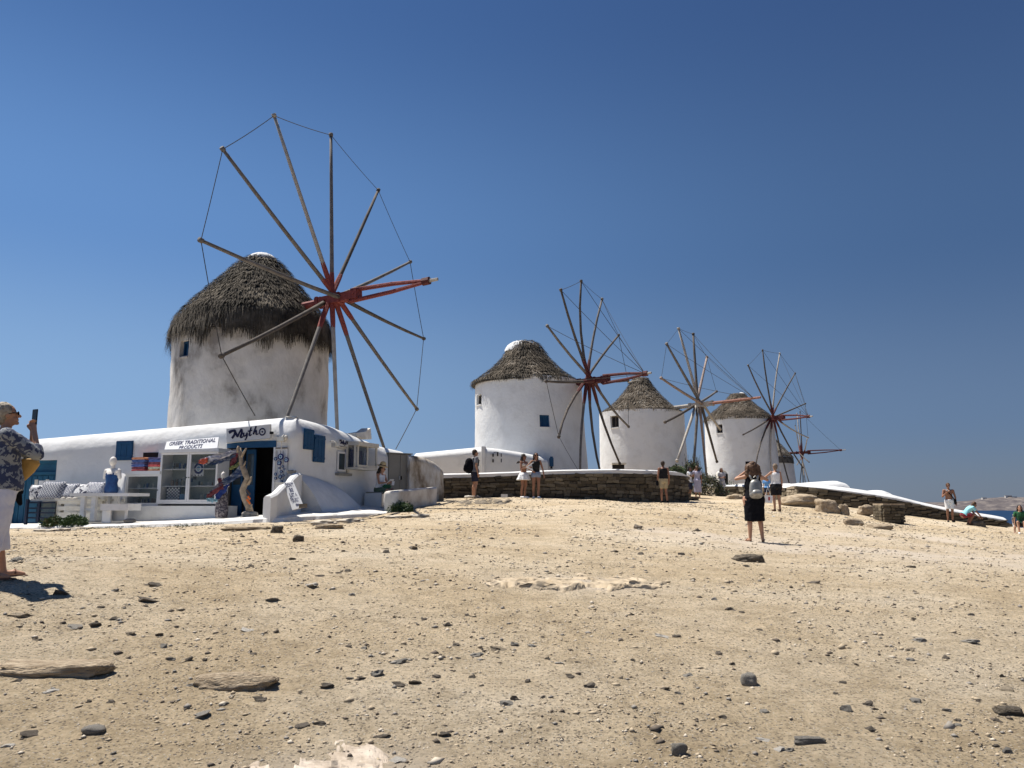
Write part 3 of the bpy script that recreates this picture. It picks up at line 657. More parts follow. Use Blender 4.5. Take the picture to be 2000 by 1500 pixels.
windmill(dict(c=(xat(1032, 913, Y2), Y2), lean=xat(1025, 745, Y2) - xat(1032, 913, Y2), z0=.1, z1=zat(1024, 749, Y2), r0=2.93, r1=2.70, seed=11,
    label='second windmill from the left, clean white, white patch on its roof peak, small blue window', wall=WHITE, wins=[(930, 771, 940, 791, 'glass'), (1054, 810, 1074, 834, 'blue')],
    roof=prof_px(1025, Y2, [(14, 668), (29, 676), (38, 690), (49, 705), (69, 725), (89, 740), (107, 753)]), roofdx=-.12,
    th=(TH1, TH2, TH3), courses=14, dens=42, hang=.22, hangc=1, tw=1.5, pale=.05, cap=(.86, zat(1018, 688, Y2), .60, -.22),
    wheel=(1153.4, 744.3, 38, 1.05, .037, 4.9, .662, .061), sleeve=MAROON, wood=(WOODD, WOOD, WOODD), bow=(1272, 728, 4.4),
    rope=.012, stays=(1, 2, 3, 4, 5, 0), bend=.35, rim=[(0, 1), (1, 2), (2, 3), (5, 6), (6, 7), (0, 11), (11, 10)]))
Y3 = 53.2
windmill(dict(c=(xat(1255, 912, Y3), Y3), lean=xat(1249, 808, Y3) - xat(1255, 912, Y3), z0=1.0, z1=zat(1249, 808, Y3), r0=2.95, r1=2.84, seed=17,
    label='middle windmill with thick bare unpainted spars and flat topped grey thatch', wall=WHITE, wins=[(1192, 812, 1208, 835, 'dark')],
    roof=prof_px(1246, Y3, [(13, 738), (18, 746), (27, 760), (44, 780), (60, 795), (81, 810)]),
    th=(TH2, TH2, TH3), courses=14, dens=36, hang=.16, hangc=1, tw=1.9, pale=.22,
    wheel=(1365.1, 790.6, 51, .986, .046, 5.137, .3, -.408), sleeve=WOODL, sleeves=False, wood=(WOOD, mat('pink_wood', (.2, .15, .13), (.33, .26, .22), 9), WOODD, WOODL), bow=(1485.5, 776, 5.2), bowkind=2,
    thick=1.35, rope=.012, stays=(1, 2, 3, 4, 5), rim=[(0, 1), (1, 2), (2, 3), (3, 4), (4, 5)]))
Y4 = 67.2
windmill(dict(c=(xat(1448, 945, Y4), Y4), lean=xat(1438, 822, Y4) - xat(1448, 945, Y4), z0=.6, z1=zat(1438, 820, Y4), r0=3.12, r1=2.86, seed=23,
    label='fourth windmill from the left, small white roof knob, arched niche at its foot', wall=WHITE, wins=[(1399, 829, 1411, 846, 'dark')],
    roof=prof_px(1436, Y4, [(12, 769), (21, 780), (36, 795), (53, 808), (67, 822)]),
    th=(TH2, TH2, TH3), courses=12, dens=28, hang=.2, hangc=1, tw=2.4, pale=.12, cap=(.28, zat(1440, 771, Y4), .2, .35),
    wheel=(1510.1, 817.2, 65, .777, .007, 5.743, .299, .276), sleeve=MAROON, wood=(WOODD, WOODD, WOODL), bow=(1587, 813, 4.6),
    rope=.013, stays=(1, 2, 3, 4), bend=.4, rim=[(0, 1), (1, 2), (2, 3), (3, 4), (5, 6), (0, 11)], skip=(5,)))
Y5 = 96.0
windmill(dict(c=(xat(1506, 937, Y5), Y5), lean=xat(1503, 893, Y5) - xat(1506, 937, Y5), z0=.5, z1=zat(1503, 893, Y5), r0=3.05, r1=2.65, seed=29,
    label='farthest windmill, half hidden behind the fourth one, its spars low on the right', wall=mat('grey_wash', (.62, .61, .59), (.5, .49, .47), 1, .9), wins=[],
    roof=prof_px(1503, Y5, [(6, 850), (17, 864), (30, 879), (43, 894)]),
    th=(TH2, TH3, TH3), courses=9, dens=16, hang=.15, hangc=1, tw=3.6, pale=.3,
    wheel=(1566, 884, 95, 1.36, .03, 5.0, .28, 0), sleeve=MAROON, wood=(WOODD, WOODD, WOODL), bow=(1652, 878.5, 5.3), rope=.014, stays=(3,), skip=(0, 4), rim=[(1, 2)]))
m5 = [o for o in COL.objects if o.get('label', '').startswith('farthest windmill')][0]
q = MB(); zc0, zc1 = zat(1503, 906, Y5), zat(1503, 894, Y5); q.tube([Vector((xat(1503.5, 906, Y5), Y5, zc0)), Vector((xat(1503, 894, Y5), Y5, zc1))], [2.80, 2.72], 40)
q.build('stone_band', mat('dark_band_stone', (.035, .032, .028), (.12, .11, .095), 3, .95, .05, 6), m5)
m3_ = [o for o in COL.objects if o.get('label', '').startswith('middle windmill')][0]
q = MB(); cc_ = Vector((xat(1246, 746, Y3), Y3, zat(1246, 747, Y3))); q.tube([cc_ + Vector((.66 * math.cos(a), .66 * math.sin(a), .02 * math.sin(3 * a))) for a in np.linspace(0, 2 * math.pi, 25)], .05, 6)
q.build('roof_binding', ROPE if False else mat('straw_rope', (.30, .26, .2)), m3_)

# ---------------------------------------------------------------- walls along a path
def path_pts(ctrl, step=.22, round_r=0.0):
    """ctrl: (x, y, ztop, zbase); returns dense points with s"""
    pts = [Vector((c[0], c[1], 0)) for c in ctrl]; s = [0]
    for i in range(1, len(pts)): s.append(s[-1] + (pts[i] - pts[i - 1]).length)
    return pts, s
class Wall:
    def __init__(w, ctrl, capw=.45, caph=.42, thick=.45, holes=(), step=.22, rnd=.12, amp=.012, seed=1, side=1, soft=.35):
        w.soft = soft
        w.c = ctrl; w.pts, w.s = path_pts(ctrl); w.L = w.s[-1]; w.side = side
        w.capw, w.caph, w.thick, w.holes, w.rnd, w.amp, w.seed, w.step = capw, caph, thick, holes, rnd, amp, seed, step
    def pos(w, s):
        k = w.rnd; acc = Vector()
        for q in (-1, -.5, 0, .5, 1):
            ss = min(w.L, max(0, s + q * k)) if 0 < s < w.L else s
            acc += Vector((interp(ss, w.s, [p.x for p in w.pts]), interp(ss, w.s, [p.y for p in w.pts]), 0))
        return acc / 5
    def zt(w, s): return interp(s, w.s, [c[2] for c in w.c])
    def zb(w, s): return interp(s, w.s, [c[3] for c in w.c])
    def nrm(w, s):
        a, b = w.pos(max(0, s - .08)), w.pos(min(w.L, s + .08)); t = (b - a).normalized(); return Vector((t.y, -t.x, 0)) * w.side
    def at(w, s, z, off=0): p = w.pos(s) + w.nrm(s) * off; return Vector((p.x, p.y, z))
    def mesh(w):
        S = set(np.round(np.arange(0, w.L, w.step), 3).tolist()) | {w.L}
        for a, b, _, _ in w.holes: S = {q for q in S if abs(q - a) > .06 and abs(q - b) > .06 or q in (0, w.L)} | {a, b}
        S = sorted(S); NZ = 12
        hz = sorted({z for h in w.holes for z in h[2:4]})
        mb = MB(); rows = []
        for s in S:
            top, base = w.zt(s), w.zb(s); col = []
            zt_ = top - w.caph
            zl = list(np.linspace(base, zt_, NZ + 1))
            for z in hz:                      # snap rows to hole edges
                if base < z < zt_:
                    j = min(range(1, NZ), key=lambda q: abs(zl[q] - z)) if True else 0
                    zl[j] = z
            am = w.amp
            for z in zl:
                f = 1 if (z - base) < .01 or any(abs(z - h) < 1e-6 for h in hz) else 1
                col.append(w.at(s, z, am * 2 * noise.fractal(Vector((s * .7 + w.seed, z * .9, w.seed)), .8, 2, 3)))
            for q in range(1, 9):
                a = R(90 * q / 8); wb = 1 + .10 * noise.noise(Vector((s * .9, q * .3, w.seed + 5)))
                col.append(w.at(s, zt_ + w.caph * math.sin(a), -w.capw * ((1 - w.soft) * (1 - math.cos(a)) + w.soft * q / 8) * wb))
            col.append(w.at(s, top, -max(w.thick, w.capw + .05))); col.append(w.at(s, base - .2, -max(w.thick, w.capw + .05)))
            rows.append(col)
        nrow = len(rows[0]); V = [p for c in rows for p in c]; Fs = []
        for i in range(len(S) - 1):
            sm = (S[i] + S[i + 1]) / 2
            for j in range(nrow - 1):
                a = i * nrow + j; zm = (rows[i][j].z + rows[i][j + 1].z + rows[i + 1][j].z + rows[i + 1][j + 1].z) / 4
                if j == nrow - 2 and any(h[0] < sm < h[1] for h in w.holes): continue
                if j < NZ and any(h[0] < sm < h[1] and h[2] < zm < h[3] for h in w.holes): continue
                Fs.append((a, a + nrow, a + nrow + 1, a + 1) if w.side > 0 else (a, a + 1, a + nrow + 1, a + nrow))
        mb.add(V, Fs)
        mb.add(rows[0], [tuple(range(nrow))]); mb.add(rows[-1], [tuple(range(nrow))[::-1]])
        return mb
    def reveal(w, h, depth):
        a, b, z0, z1 = h; mb = MB()
        o = [w.at(a, z0), w.at(b, z0), w.at(b, z1), w.at(a, z1)]; i = [w.at(a, z0, -depth), w.at(b, z0, -depth), w.at(b, z1, -depth), w.at(a, z1, -depth)]
        return mb.add(o + i, [(k, 4 + k, 4 + (k + 1) % 4, (k + 1) % 4) for k in range(4)])
class Frame:                                # a vertical plane: s along, z up, o out towards the viewer
    def __init__(f, A, B):
        f.A = Vector((A.x, A.y, 0)); d = Vector((B.x - A.x, B.y - A.y, 0)); f.d = d.normalized(); f.n = Vector((f.d.y, -f.d.x, 0))
    def hit(f, px, py, o=0):
        a = (px - 1000) / F; b = (750 - py) / F; d = Vector((a, CP - SP * b, SP + CP * b))
        t = ((f.A + f.n * o).dot(f.n)) / d.dot(f.n); p = d * t; return (p - f.A).dot(f.d), p.z
    def w(f, s, z, o=0): q = f.A + f.d * s + f.n * o; return Vector((q.x, q.y, z))
    def pt(f, px, py, o=0): s, z = f.hit(px, py, o); return f.w(s, z, o)
    def rect(f, pl, pt_, pr, pb, o):        # pixel box -> s0,s1,z0,z1 on the plane at offset o
        pm = (pl + pr) / 2; ym = (pt_ + pb) / 2
        return f.hit(pl, ym, o)[0], f.hit(pr, ym, o)[0], f.hit(pm, pb, o)[1], f.hit(pm, pt_, o)[1]
    def box(f, mb, s0, s1, z0, z1, o0, o1, mi=0):
        c = f.w((s0 + s1) / 2, (z0 + z1) / 2, (o0 + o1) / 2)
        return mb.box(c, f.d * (s1 - s0) / 2, f.n * (o1 - o0) / 2, Vector((0, 0, (z1 - z0) / 2)), mi)

# ---------------------------------------------------------------- the shop
A0, A1 = P(60, 985, 23.2), P(575, 985, 20.8)
FF = Frame(A0, A1)                                          # front wall plane
B1 = P(757, 985, 25.6); SF = Frame(A1, B1)                  # right side wall plane
def onF(px, yt, yb, fr=FF): s, z = fr.hit(px, yt, 0); _, zb = fr.hit(px, yb, 0); q = fr.w(s, 0); return (q.x, q.y, z, zb)
# wall top lies .45 behind the face
def onT(px, yt, yb, fr): s, z = fr.hit(px, yt, -.40); _, zb = fr.hit(px, yb, 0); q = fr.w(fr.hit(px, 950, 0)[0], 0); return (q.x, q.y, z, zb)
ctrl = [onT(-220, 879, 1040, FF), onT(60, 857, 1030, FF), onT(327, 834, 1020, FF), onT(575, 813, 1012, FF), onT(660, 835, 1000, SF), onT(757, 874, 990, SF), onT(800, 884, 985, SF)]
shop = root('shop_building', (A1.x, A1.y, ctrl[3][3]), 'low whitewashed shop with blue shutters and open doorway in front of the nearest windmill', 'shop')
W0 = Wall(ctrl, capw=.46, caph=.48, thick=.52, rnd=.10, amp=.014, seed=4)
s_off = (Vector((FF.A.x, FF.A.y, 0)) - Vector((ctrl[0][0], ctrl[0][1], 0))).length
dr = FF.rect(441, 862, 537, 1013, 0); DH = (dr[0] + s_off, dr[1] + s_off, dr[2] - .3, dr[3])
bd = FF.rect(20, 899, 106, 1030, 0); BH = (bd[0] + s_off, bd[1] + s_off, bd[2] - .3, bd[3])
sm = FF.rect(281, 884, 309, 893, 0); VH = (sm[0] + s_off, sm[1] + s_off, sm[2], sm[3])
W0.holes = [DH, BH]
W0.mesh().build('wall', WHITE, shop, smooth=True)
# doorway: room behind painted near black for shade, blue lintel and jambs
dw = W0.reveal(DH, 1.25).build('doorway', mat('dim_interior', (.12, .115, .11), rough=.9), shop)
rm = MB(); s0, s1, z0, z1 = dr[0], dr[1], dr[2] - .3, dr[3]
rm.add([FF.w(s0 - .1, z0, -1.25), FF.w(s1 + .1, z0, -1.25), FF.w(s1 + .1, z1 + .1, -1.25), FF.w(s0 - .1, z1 + .1, -1.25)], [(0, 1, 2, 3)])
rm.add([FF.w(s0 - .1, z0, .0), FF.w(s1 + .1, z0, .0), FF.w(s1 + .1, z0, -1.25), FF.w(s0 - .1, z0, -1.25)], [(0, 1, 2, 3)])
rm.build('interior', DARK, shop)
q = MB(); FF.box(q, s0, s1, z1 - .17, z1, -.10, .03); q.build('lintel', BLUE, shop)
q = MB(); FF.box(q, s1 - .07, s1 - .002, z0, z1 - .172, -.12, .02); q.build('door_jamb', PAINT, shop)
q = MB(); FF.box(q, s0 + .002, s0 + .07, z0, z1 - .172, -.12, .02); q.build('door_jamb', WOODD, shop)
for i, (a, b) in enumerate(((.08, .40), (.42, .72))):        # blue folding leaf standing open inside the doorway
    q = MB(); FF.box(q, s0 + a, s0 + b, z0, z1 - .2, -.2 - .1 * i, -.16 - .1 * i); lf = q.build('door_leaf', BLUE, shop)
    q = MB(); FF.box(q, s0 + a + .05, s0 + b - .05, z0 + 1.2, z1 - .32, -.158 - .1 * i, -.15 - .1 * i); q.build('pane', DGLASS, lf)
q = MB(); FF.box(q, s1 - .42, s1 - .1, z0 + .5, z0 + 1.25, -.6, -.55); q.build('inner_post', CREAM, shop)
# blue wooden door at the left
bdp = W0.reveal(BH, .16).build('blue_door', WHITE, shop)
s0, s1, z0, z1 = bd[0], bd[1], bd[2] - .3, bd[3]
q = MB(); FF.box(q, s0, s1, z0, z1, -.2, -.16); q.build('door_panel', TEAL, bdp)
n_b = 8
for i in range(n_b):
    a = s0 + (s1 - s0) * i / n_b; q = MB(); FF.box(q, a + .012, a + (s1 - s0) / n_b - .012, z0, z1 - .46, -.158, -.135); q.build('plank', TEAL, bdp)
q = MB(); FF.box(q, s0, s1, z1 - .42, z1 - .34, -.158, -.10); q.build('rail', TEAL, bdp)
q = MB(); FF.box(q, s0, s1, z1 - .09, z1, -.158, -.11); q.build('rail', TEAL, bdp)
for i in (3.6, 5.6):
    a = s0 + (s1 - s0) * i / n_b; q = MB(); FF.box(q, a, a + .12, z1 - .85, z1 - .56, -.134, -.125); q.build('pane', CREAM, bdp)
# small dark vent opening
q = MB(); FF.box(q, sm[0], sm[1], sm[2], sm[3], .0, .03); q.build('vent', DARK, shop)
# blue shutters
def shutter(fr, pl, pt_, pr, pb, nm='shutter', m=BLUE, boards=3):
    s0, s1, z0, z1 = fr.rect(pl, pt_, pr, pb, .05); q = MB(); fr.box(q, s0, s1, z0, z1, .01, .04); o = q.build(nm, m, shop)
    n = boards; wd = (s1 - s0) / n
    for i in range(n): q = MB(); fr.box(q, s0 + wd * i + .006, s0 + wd * (i + 1) - .006, z0 + .01, z1 - .01, .041, .055); q.build('board', m, o)
    for zz in (z0 + .12 * (z1 - z0), z1 - .16 * (z1 - z0)):
        q = MB(); fr.box(q, s0 + .02, s1 - .02, zz, zz + .05, .056, .075); q.build('batten', m, o)
    return o
shutter(FF, 226, 861, 258, 899)
shutter(SF, 595, 838, 613, 878); shutter(SF, 614, 850, 635, 903)
# side wall window: frame, pane, reveal
def window(fr, pl, pt_, pr, pb, o0, o1, panes, fm=PAINT, fw=.055, gm=DGLASS, parent=shop, nm='window'):
    s0, s1, z0, z1 = fr.rect(pl, pt_, pr, pb, o1); q = MB()
    fr.box(q, s0, s1, z1 - fw, z1, o0, o1); fr.box(q, s0, s1, z0, z0 + fw, o0, o1)
    fr.box(q, s0, s0 + fw, z0 + fw, z1 - fw, o0, o1); fr.box(q, s1 - fw, s1, z0 + fw, z1 - fw, o0, o1)
    wd = (s1 - s0 - fw) / panes
    for i in range(1, panes): fr.box(q, s0 + wd * i, s0 + wd * i + fw, z0 + fw, z1 - fw, o0, o1 - .003)
    o = q.build(nm, fm, parent)
    for i in range(panes):
        q = MB(); fr.box(q, s0 + wd * i + fw, s0 + wd * (i + 1), z0 + fw, z1 - fw, o0 + .005, o0 + .015); q.build('pane', gm, o)
    return o, (s0, s1, z0, z1)
window(SF, 660, 882, 676, 921, .012, .04, 1)
s0, s1, z0, z1 = SF.rect(659, 877, 682, 923, .03)
q = MB(); SF.box(q, s0 - .06, s1 + .04, z0 - .09, z0 - .02, .005, .12); q.build('window_sill', GREYMETAL, shop)
q = MB(); SF.box(q, s1 - .12, s1 - .02, z0, z1, .006, .05); SF.box(q, s0, s1 - .125, z1 - .0, z1 + .06, .006, .05); q.build('window_trim', CREAM, shop)
# bay display window on the side wall
bay = root('bay_display_window', SF.pt(712, 915, .2), 'boxy cream glazed display case hung on the side wall above the seated woman', 'display case')
o1 = .42; s0, s1, z0, z1 = SF.rect(697, 866, 737, 914, o1)
q = MB(); SF.box(q, s0, s1 + .0, z1 - .09, z1 + .02, .02, o1 + .05); SF.box(q, s0, s1, z0 - .06, z0, .02, o1 + .03); q.build('case', CREAM, bay)
q = MB(); SF.box(q, s0, s1, z0 + .003, z1 - .093, .02, .06); q.build('back_panel', mat('pale_blue_cloth', (.30, .36, .46), (.14, .14, .22), 3), bay)
window(SF, 699, 869, 737, 913, o1 - .04, o1, 2, CREAM, .06, GLASS, bay, 'casement')
q = MB(); SF.box(q, s0, s0 + .03, z0 + .003, z1 - .093, .06, .12); SF.box(q, s0, s0 + .03, z0 + .003, z1 - .093, o1 - .1, o1 - .045); q.build('side_frame', CREAM, bay)
q = MB(); SF.box(q, s0 + .01, s0 + .02, z0 + .004, z1 - .094, .121, o1 - .101); q.build('side_pane', GLASS, bay)
for i, c in enumerate(((.05, .06, .16), (.45, .47, .55), (.07, .07, .15), (.28, .33, .45))):
    q = MB(); a = s0 + .15 + i * (s1 - s0 - .2) / 4; SF.box(q, a, a + .16, z0 + .06, z1 - .2 - .05 * (i % 2), .08, .13)
    tag(q.build('hanging_cloth', mat('cloth_%s' % 'abcd'[i], c)), ['dark navy cloth hanging at the near end inside the bay window case', 'light cloth second from the near end in the bay window case', 'dark cloth second from the far end in the bay window case', 'pale blue cloth at the far end inside the bay window case'][i], 'cloth')
# raised roof corner seen over the parapet
rc = MB(); pts = [SF.pt(696, 846, -.9), SF.pt(714, 843, -.9), SF.pt(724, 836, -.9), SF.pt(726, 858, -.9), SF.pt(696, 852, -.9)]
bk = [p - SF.n * .35 for p in pts]; rc.add(pts + bk, [tuple(range(5)), tuple(range(5, 10))[::-1]] + [(i, 5 + i, 5 + (i + 1) % 5, (i + 1) % 5) for i in range(5)]); rc.build('roof_corner', WHITE2, shop)
# roof deck (low, behind the parapet)
dk = MB(); q = [W0.at(W0.s[0], .3, -.5), W0.at(W0.s[3], .3, -.7), W0.at(W0.s[6], .3, -.5)]
dk.add([q[0], q[1], q[2], q[2] + Vector((-14, 5, 0)), q[0] + Vector((0, 6, 0))], [(0, 1, 2, 3, 4)]); dk.build('roof_deck', WHITE, shop)
# plinth under the cabinets
s0, s1, z0, z1 = FF.rect(246, 988, 438, 1022, .55); q = MB(); FF.box(q, s0, s1, z0 - .2, z1, .004, .55); q.build('plinth', WHITE, shop)
# floodlights
for fr, px, py, lb in ((FF, 550, 858, 'small cream floodlight above the evil eye board'), (SF, 655, 869, 'small floodlight beside the little shop sign on the side wall')):
    c = fr.pt(px, py, .18); rt_ = root('floodlight', c, lb, 'floodlight'); q = MB()
    q.box(c, fr.d * .11, fr.n * .06, Vector((0, 0, .06))); q.build('housing', CREAM, rt_)
    q = MB(); q.box(c + fr.n * .066, fr.d * .09, fr.n * .006, Vector((0, 0, .045))); q.build('lens', mat('lamp_glass', (.6, .6, .55), rough=.2), rt_)
    q = MB(); q.tube([c + Vector((0, 0, .06)), c - fr.n * .08 + Vector((0, 0, .12)), c - fr.n * .18 + Vector((0, 0, .10))], .015, 6)
    if fr is FF:
        for sg in (-1, 1): q.ell_(c + fr.d * .13 * sg + Vector((0, 0, .04)), (.05, .05, .07)); 
        q.tube([c - Vector((0, 0, .06)), c - Vector((0, 0, .3))], .012, 5)
    q.build('bracket', CREAM, rt_)

# ---- text
def text_part(s, fr_o, xd, yd, size, m, parent, wx=1.0, shear=0.0, bold=.0, align='CENTER', name='lettering', sp=1.0, fit=None):
    cu = bpy.data.curves.new('lettering', 'FONT'); cu.body = s; cu.size = size; cu.shear = shear; cu.align_x = align; cu.align_y = 'CENTER'
    cu.extrude = .003; cu.offset = bold; cu.resolution_u = 2; cu.space_line = sp
    t = bpy.data.objects.new('lettering_src', cu); COL.objects.link(t); bpy.context.view_layer.update()
    me = bpy.data.meshes.new_from_object(t.evaluated_get(bpy.context.evaluated_depsgraph_get())); bpy.data.objects.remove(t)
    xd, yd = Vector(xd).normalized(), Vector(yd).normalized(); n = xd.cross(yd).normalized()
    if fit: xx = [v.co.x for v in me.vertices]; wx = fit / (max(xx) - min(xx))
    M = Matrix(((xd.x * wx, yd.x, n.x, 0), (xd.y * wx, yd.y, n.y, 0), (xd.z * wx, yd.z, n.z, 0), (0, 0, 0, 1)))
    me.transform(Matrix.Translation(Vector(fr_o) - wloc(parent)) @ M); me.materials.clear(); me.materials.append(m)
    for p in me.polygons: p.material_index = 0
    o = bpy.data.objects.new(name, me); COL.objects.link(o); o.parent = parent; return o
def board(corners, th, name, mats, parent, nrm=None):       # TL TR BR BL
    c = [Vector(p) for p in corners]; n = nrm or (c[1] - c[0]).cross(c[3] - c[0]).normalized()
    if n.y > 0: n = -n
    b = [p - n * th for p in c]; q = MB(); q.add(c + b, [(0, 3, 2, 1), (4, 5, 6, 7)] + [(i, (i + 1) % 4, 4 + (i + 1) % 4, 4 + i) for i in range(4)])
    return q.build(name, mats, parent), n
def script_sign(parent, TL, TR, BL, n, m, brush=1.0):
    X = TR - TL; Yv = TL - BL
    def q(x, y): return BL + X * x + Yv * y + n * .006
    mb = MB()
    def stroke(pts, ws):
        pts = [Vector((p[0], p[1], 0)) for p in pts]; dense, dw_ = [], []
        for i in range(len(pts) - 1):
            p0, p1, p2, p3 = pts[max(0, i - 1)], pts[i], pts[i + 1], pts[min(len(pts) - 1, i + 2)]
            for k in range(6):
                t = k / 6; dense.append(.5 * ((2 * p1) + (p2 - p0) * t + (2 * p0 - 5 * p1 + 4 * p2 - p3) * t * t + (3 * p1 - p0 - 3 * p2 + p3) * t ** 3)); dw_.append(ws[i] * (1 - t) + ws[i + 1] * t)
        dense.append(pts[-1]); dw_.append(ws[-1]); V = []; asp = Yv.length / X.length
        for i, p in enumerate(dense):
            t = (dense[min(i + 1, len(dense) - 1)] - dense[max(0, i - 1)]); t = Vector((t.x, t.y * asp, 0)).normalized(); o = Vector((-t.y, t.x / asp, 0)) * dw_[i] * brush
            V += [q(p.x + o.x, p.y + o.y), q(p.x - o.x, p.y - o.y)]
        V2 = [v + n * .004 for v in V]; nn = len(V); k = len(dense)
        mb.add(V2 + V, [(2 * i, 2 * i + 1, 2 * i + 3, 2 * i + 2) for i in range(k - 1)])
    stroke([(.06, .70), (.09, .74), (.15, .80), (.20, .78), (.19, .52), (.13, .28)], [.02, .024, .018, .020, .020, .018])
    stroke([(.20, .80), (.235, .55), (.26, .38), (.30, .60), (.355, .88)], [.014, .017, .017, .015, .015])
    stroke([(.35, .86), (.36, .6), (.33, .34), (.36, .28), (.40, .36)], [.018, .018, .018, .012, .008])
    stroke([(.40, .60), (.405, .40), (.44, .36), (.48, .58)], [.015, .014, .010, .010])
    stroke([(.48, .58), (.475, .34), (.45, .14), (.42, .10)], [.014, .014, .012, .010])
    stroke([(.575, .92), (.545, .60), (.53, .40), (.555, .35), (.58, .44)], [.013, .014, .014, .010, .007])
    stroke([(.495, .66), (.60, .70)], [.010, .010])
    stroke([(.69, .96), (.65, .66), (.62, .40)], [.013, .015, .015])
    stroke([(.625, .42), (.665, .62), (.69, .62), (.685, .42), (.71, .38), (.74, .44)], [.008, .012, .014, .013, .009, .007])
    def ring(cx, cy, r0, r1):
        asp = X.length / Yv.length; nn = 28; V = []
        for k in range(nn):
            a = 2 * math.pi * k / nn
            for r in (r0, r1): V.append(q(cx + r * math.cos(a), cy + r * asp * math.sin(a)) + n * .004)
        mb.add(V, [(2 * k, 2 * k + 1, (2 * k + 3) % (2 * nn), (2 * k + 2) % (2 * nn)) for k in range(nn)])
    ring(.825, .52, .050, .078); ring(.825, .52, .001, .020)
    return mb.build('lettering', m, parent)
GREYSIGN = mat('sign_grey', (.58, .585, .585), (.52, .52, .52), 3, .6)
TL, TR, BR, BL = FF.pt(442, 837.5, .12), FF.pt(527.5, 828.5, .12), FF.pt(528, 856, .12), FF.pt(442.5, 865, .12)
sg = root('shop_sign', FF.pt(485, 865, .05), 'grey rectangular sign reading Mytho above the open shop doorway', 'sign')
_, n = board((TL, TR, BR, BL), .06, 'panel', GREYSIGN, sg); script_sign(sg, TL, TR, BL, n, NAVY, 1.35)
q = MB()
for a, b in ((BL, BR), (BR, TR)): q.tube([a - n * .01, b - n * .01], .018, 4)
q.build('edge_strip', CREAM, sg)
q = MB(); q.box(FF.pt(530.5, 845.5, .10), FF.d * .04, FF.n * .03, Vector((0, 0, .035))); q.build('sign_lamp', DARK, sg)
TL, TR, BR, BL = SF.pt(661, 856.5, .10), SF.pt(687, 862, .10), SF.pt(687, 874, .10), SF.pt(661, 869.5, .10)
sg = root('shop_sign', SF.pt(673, 873, .05), 'little grey sign reading Mytho on the side wall above the narrow window', 'sign')
_, n = board((TL, TR, BR, BL), .04, 'panel', GREYSIGN, sg); script_sign(sg, TL, TR, BL, n, NAVY, 1.7)
# greek traditional products sign, leaning on the tall cabinet
oC = .50
TL, TR, BR, BL = FF.pt(325.5, 862.5, oC - .16), FF.pt(427.5, 853.5, oC - .16), FF.pt(424.5, 874.5, oC + .02), FF.pt(320, 882, oC + .02)
sg = root('shop_sign', (BL + BR) / 2, 'white slanted sign with two lines of blue capitals on the tall glass cabinet', 'sign')
_, n = board((TL, TR, BR, BL), .03, 'panel', mat('sign_white', (.82, .82, .82), rough=.5), sg)
cx_ = (TL + TR + BL + BR) / 4; X = (TR - TL).normalized(); Yd = ((TL + TR) / 2 - (BL + BR) / 2); hgt = Yd.length; Yd.normalize()
INK = mat('sign_ink', (.03, .035, .10), rough=.6)
WS = (TR - TL).length
text_part('GREEK TRADITIONAL', cx_ + Yd * hgt * .22 + n * .003, X, Yd, hgt * .50, INK, sg, fit=WS * .88, shear=.25, bold=.001)
text_part('PRODUCTS', cx_ - Yd * hgt * .24 + n * .003 - X * .02, X, Yd, hgt * .47, INK, sg, fit=WS * .45, shear=.25, bold=.001)

# ---- glass cabinets
def cabinet(label, pl, pt_, pr, pb, depth, doors, parent_shelves):
    s0, s1, z0, z1 = FF.rect(pl, pt_, pr, pb, depth); rt_ = root('display_cabinet', FF.w((s0 + s1) / 2, z0, depth / 2), label, 'cabinet'); f = .055
    q = MB(); FF.box(q, s0 - .03, s1 + .03, z1 - .02, z1 + .07, .01, depth + .04); q.build('top', PAINT, rt_)
    q = MB(); FF.box(q, s0, s1, z0, z0 + .05, .01, depth); q.build('bottom', PAINT, rt_)
    for a in (s0, s1 - .03): q = MB(); FF.box(q, a, a + .03, z0 + .052, z1 - .022, .01, depth - .05); q.build('side_panel', PAINT, rt_)
    q = MB(); FF.box(q, s0 + .032, s1 - .032, z0 + .052, z1 - .022, .01, .03); q.build('back_panel', mat('cab_back', (.36, .39, .36), (.26, .29, .27), 3), rt_)
    for t in parent_shelves: q = MB(); FF.box(q, s0 + .032, s1 - .032, z0 + (z1 - z0) * t, z0 + (z1 - z0) * t + .02, .032, depth - .07); q.build('shelf', PAINT, rt_)
    wd = (s1 - s0) / doors
    for i in range(doors):
        a, b = s0 + wd * i + .004, s0 + wd * (i + 1) - .004; q = MB(); o0, o1 = depth - .045, depth - .005
        FF.box(q, a, b, z1 - .022 - f, z1 - .024, o0, o1); FF.box(q, a, b, z0 + .052, z0 + .052 + f, o0, o1)
        FF.box(q, a, a + f, z0 + .053 + f, z1 - .023 - f, o0, o1); FF.box(q, b - f, b, z0 + .053 + f, z1 - .023 - f, o0, o1)
        d = q.build('door', PAINT, rt_)
        q = MB(); FF.box(q, a + f, b - f, z0 + .052 + f, z1 - .022 - f, o0 + .015, o0 + .021); q.build('pane', GLASS, d)
        q = MB(); q.ell_(FF.w(b - .03 if i == 0 or doors == 1 else a + .03, (z0 + z1) / 2, o1 + .01), (.016, .016, .016), 8, 6); q.build('knob', BLACK, d)
    return s0, s1, z0, z1
tc_ = cabinet('tall white two door glass cabinet under the slanted white sign', 311, 882, 424, 984, oC, 2, (.33, .66))
lc_ = cabinet('low white single door glass cabinet left of the tall one', 245, 925, 310, 990, oC, 1, (.55,))
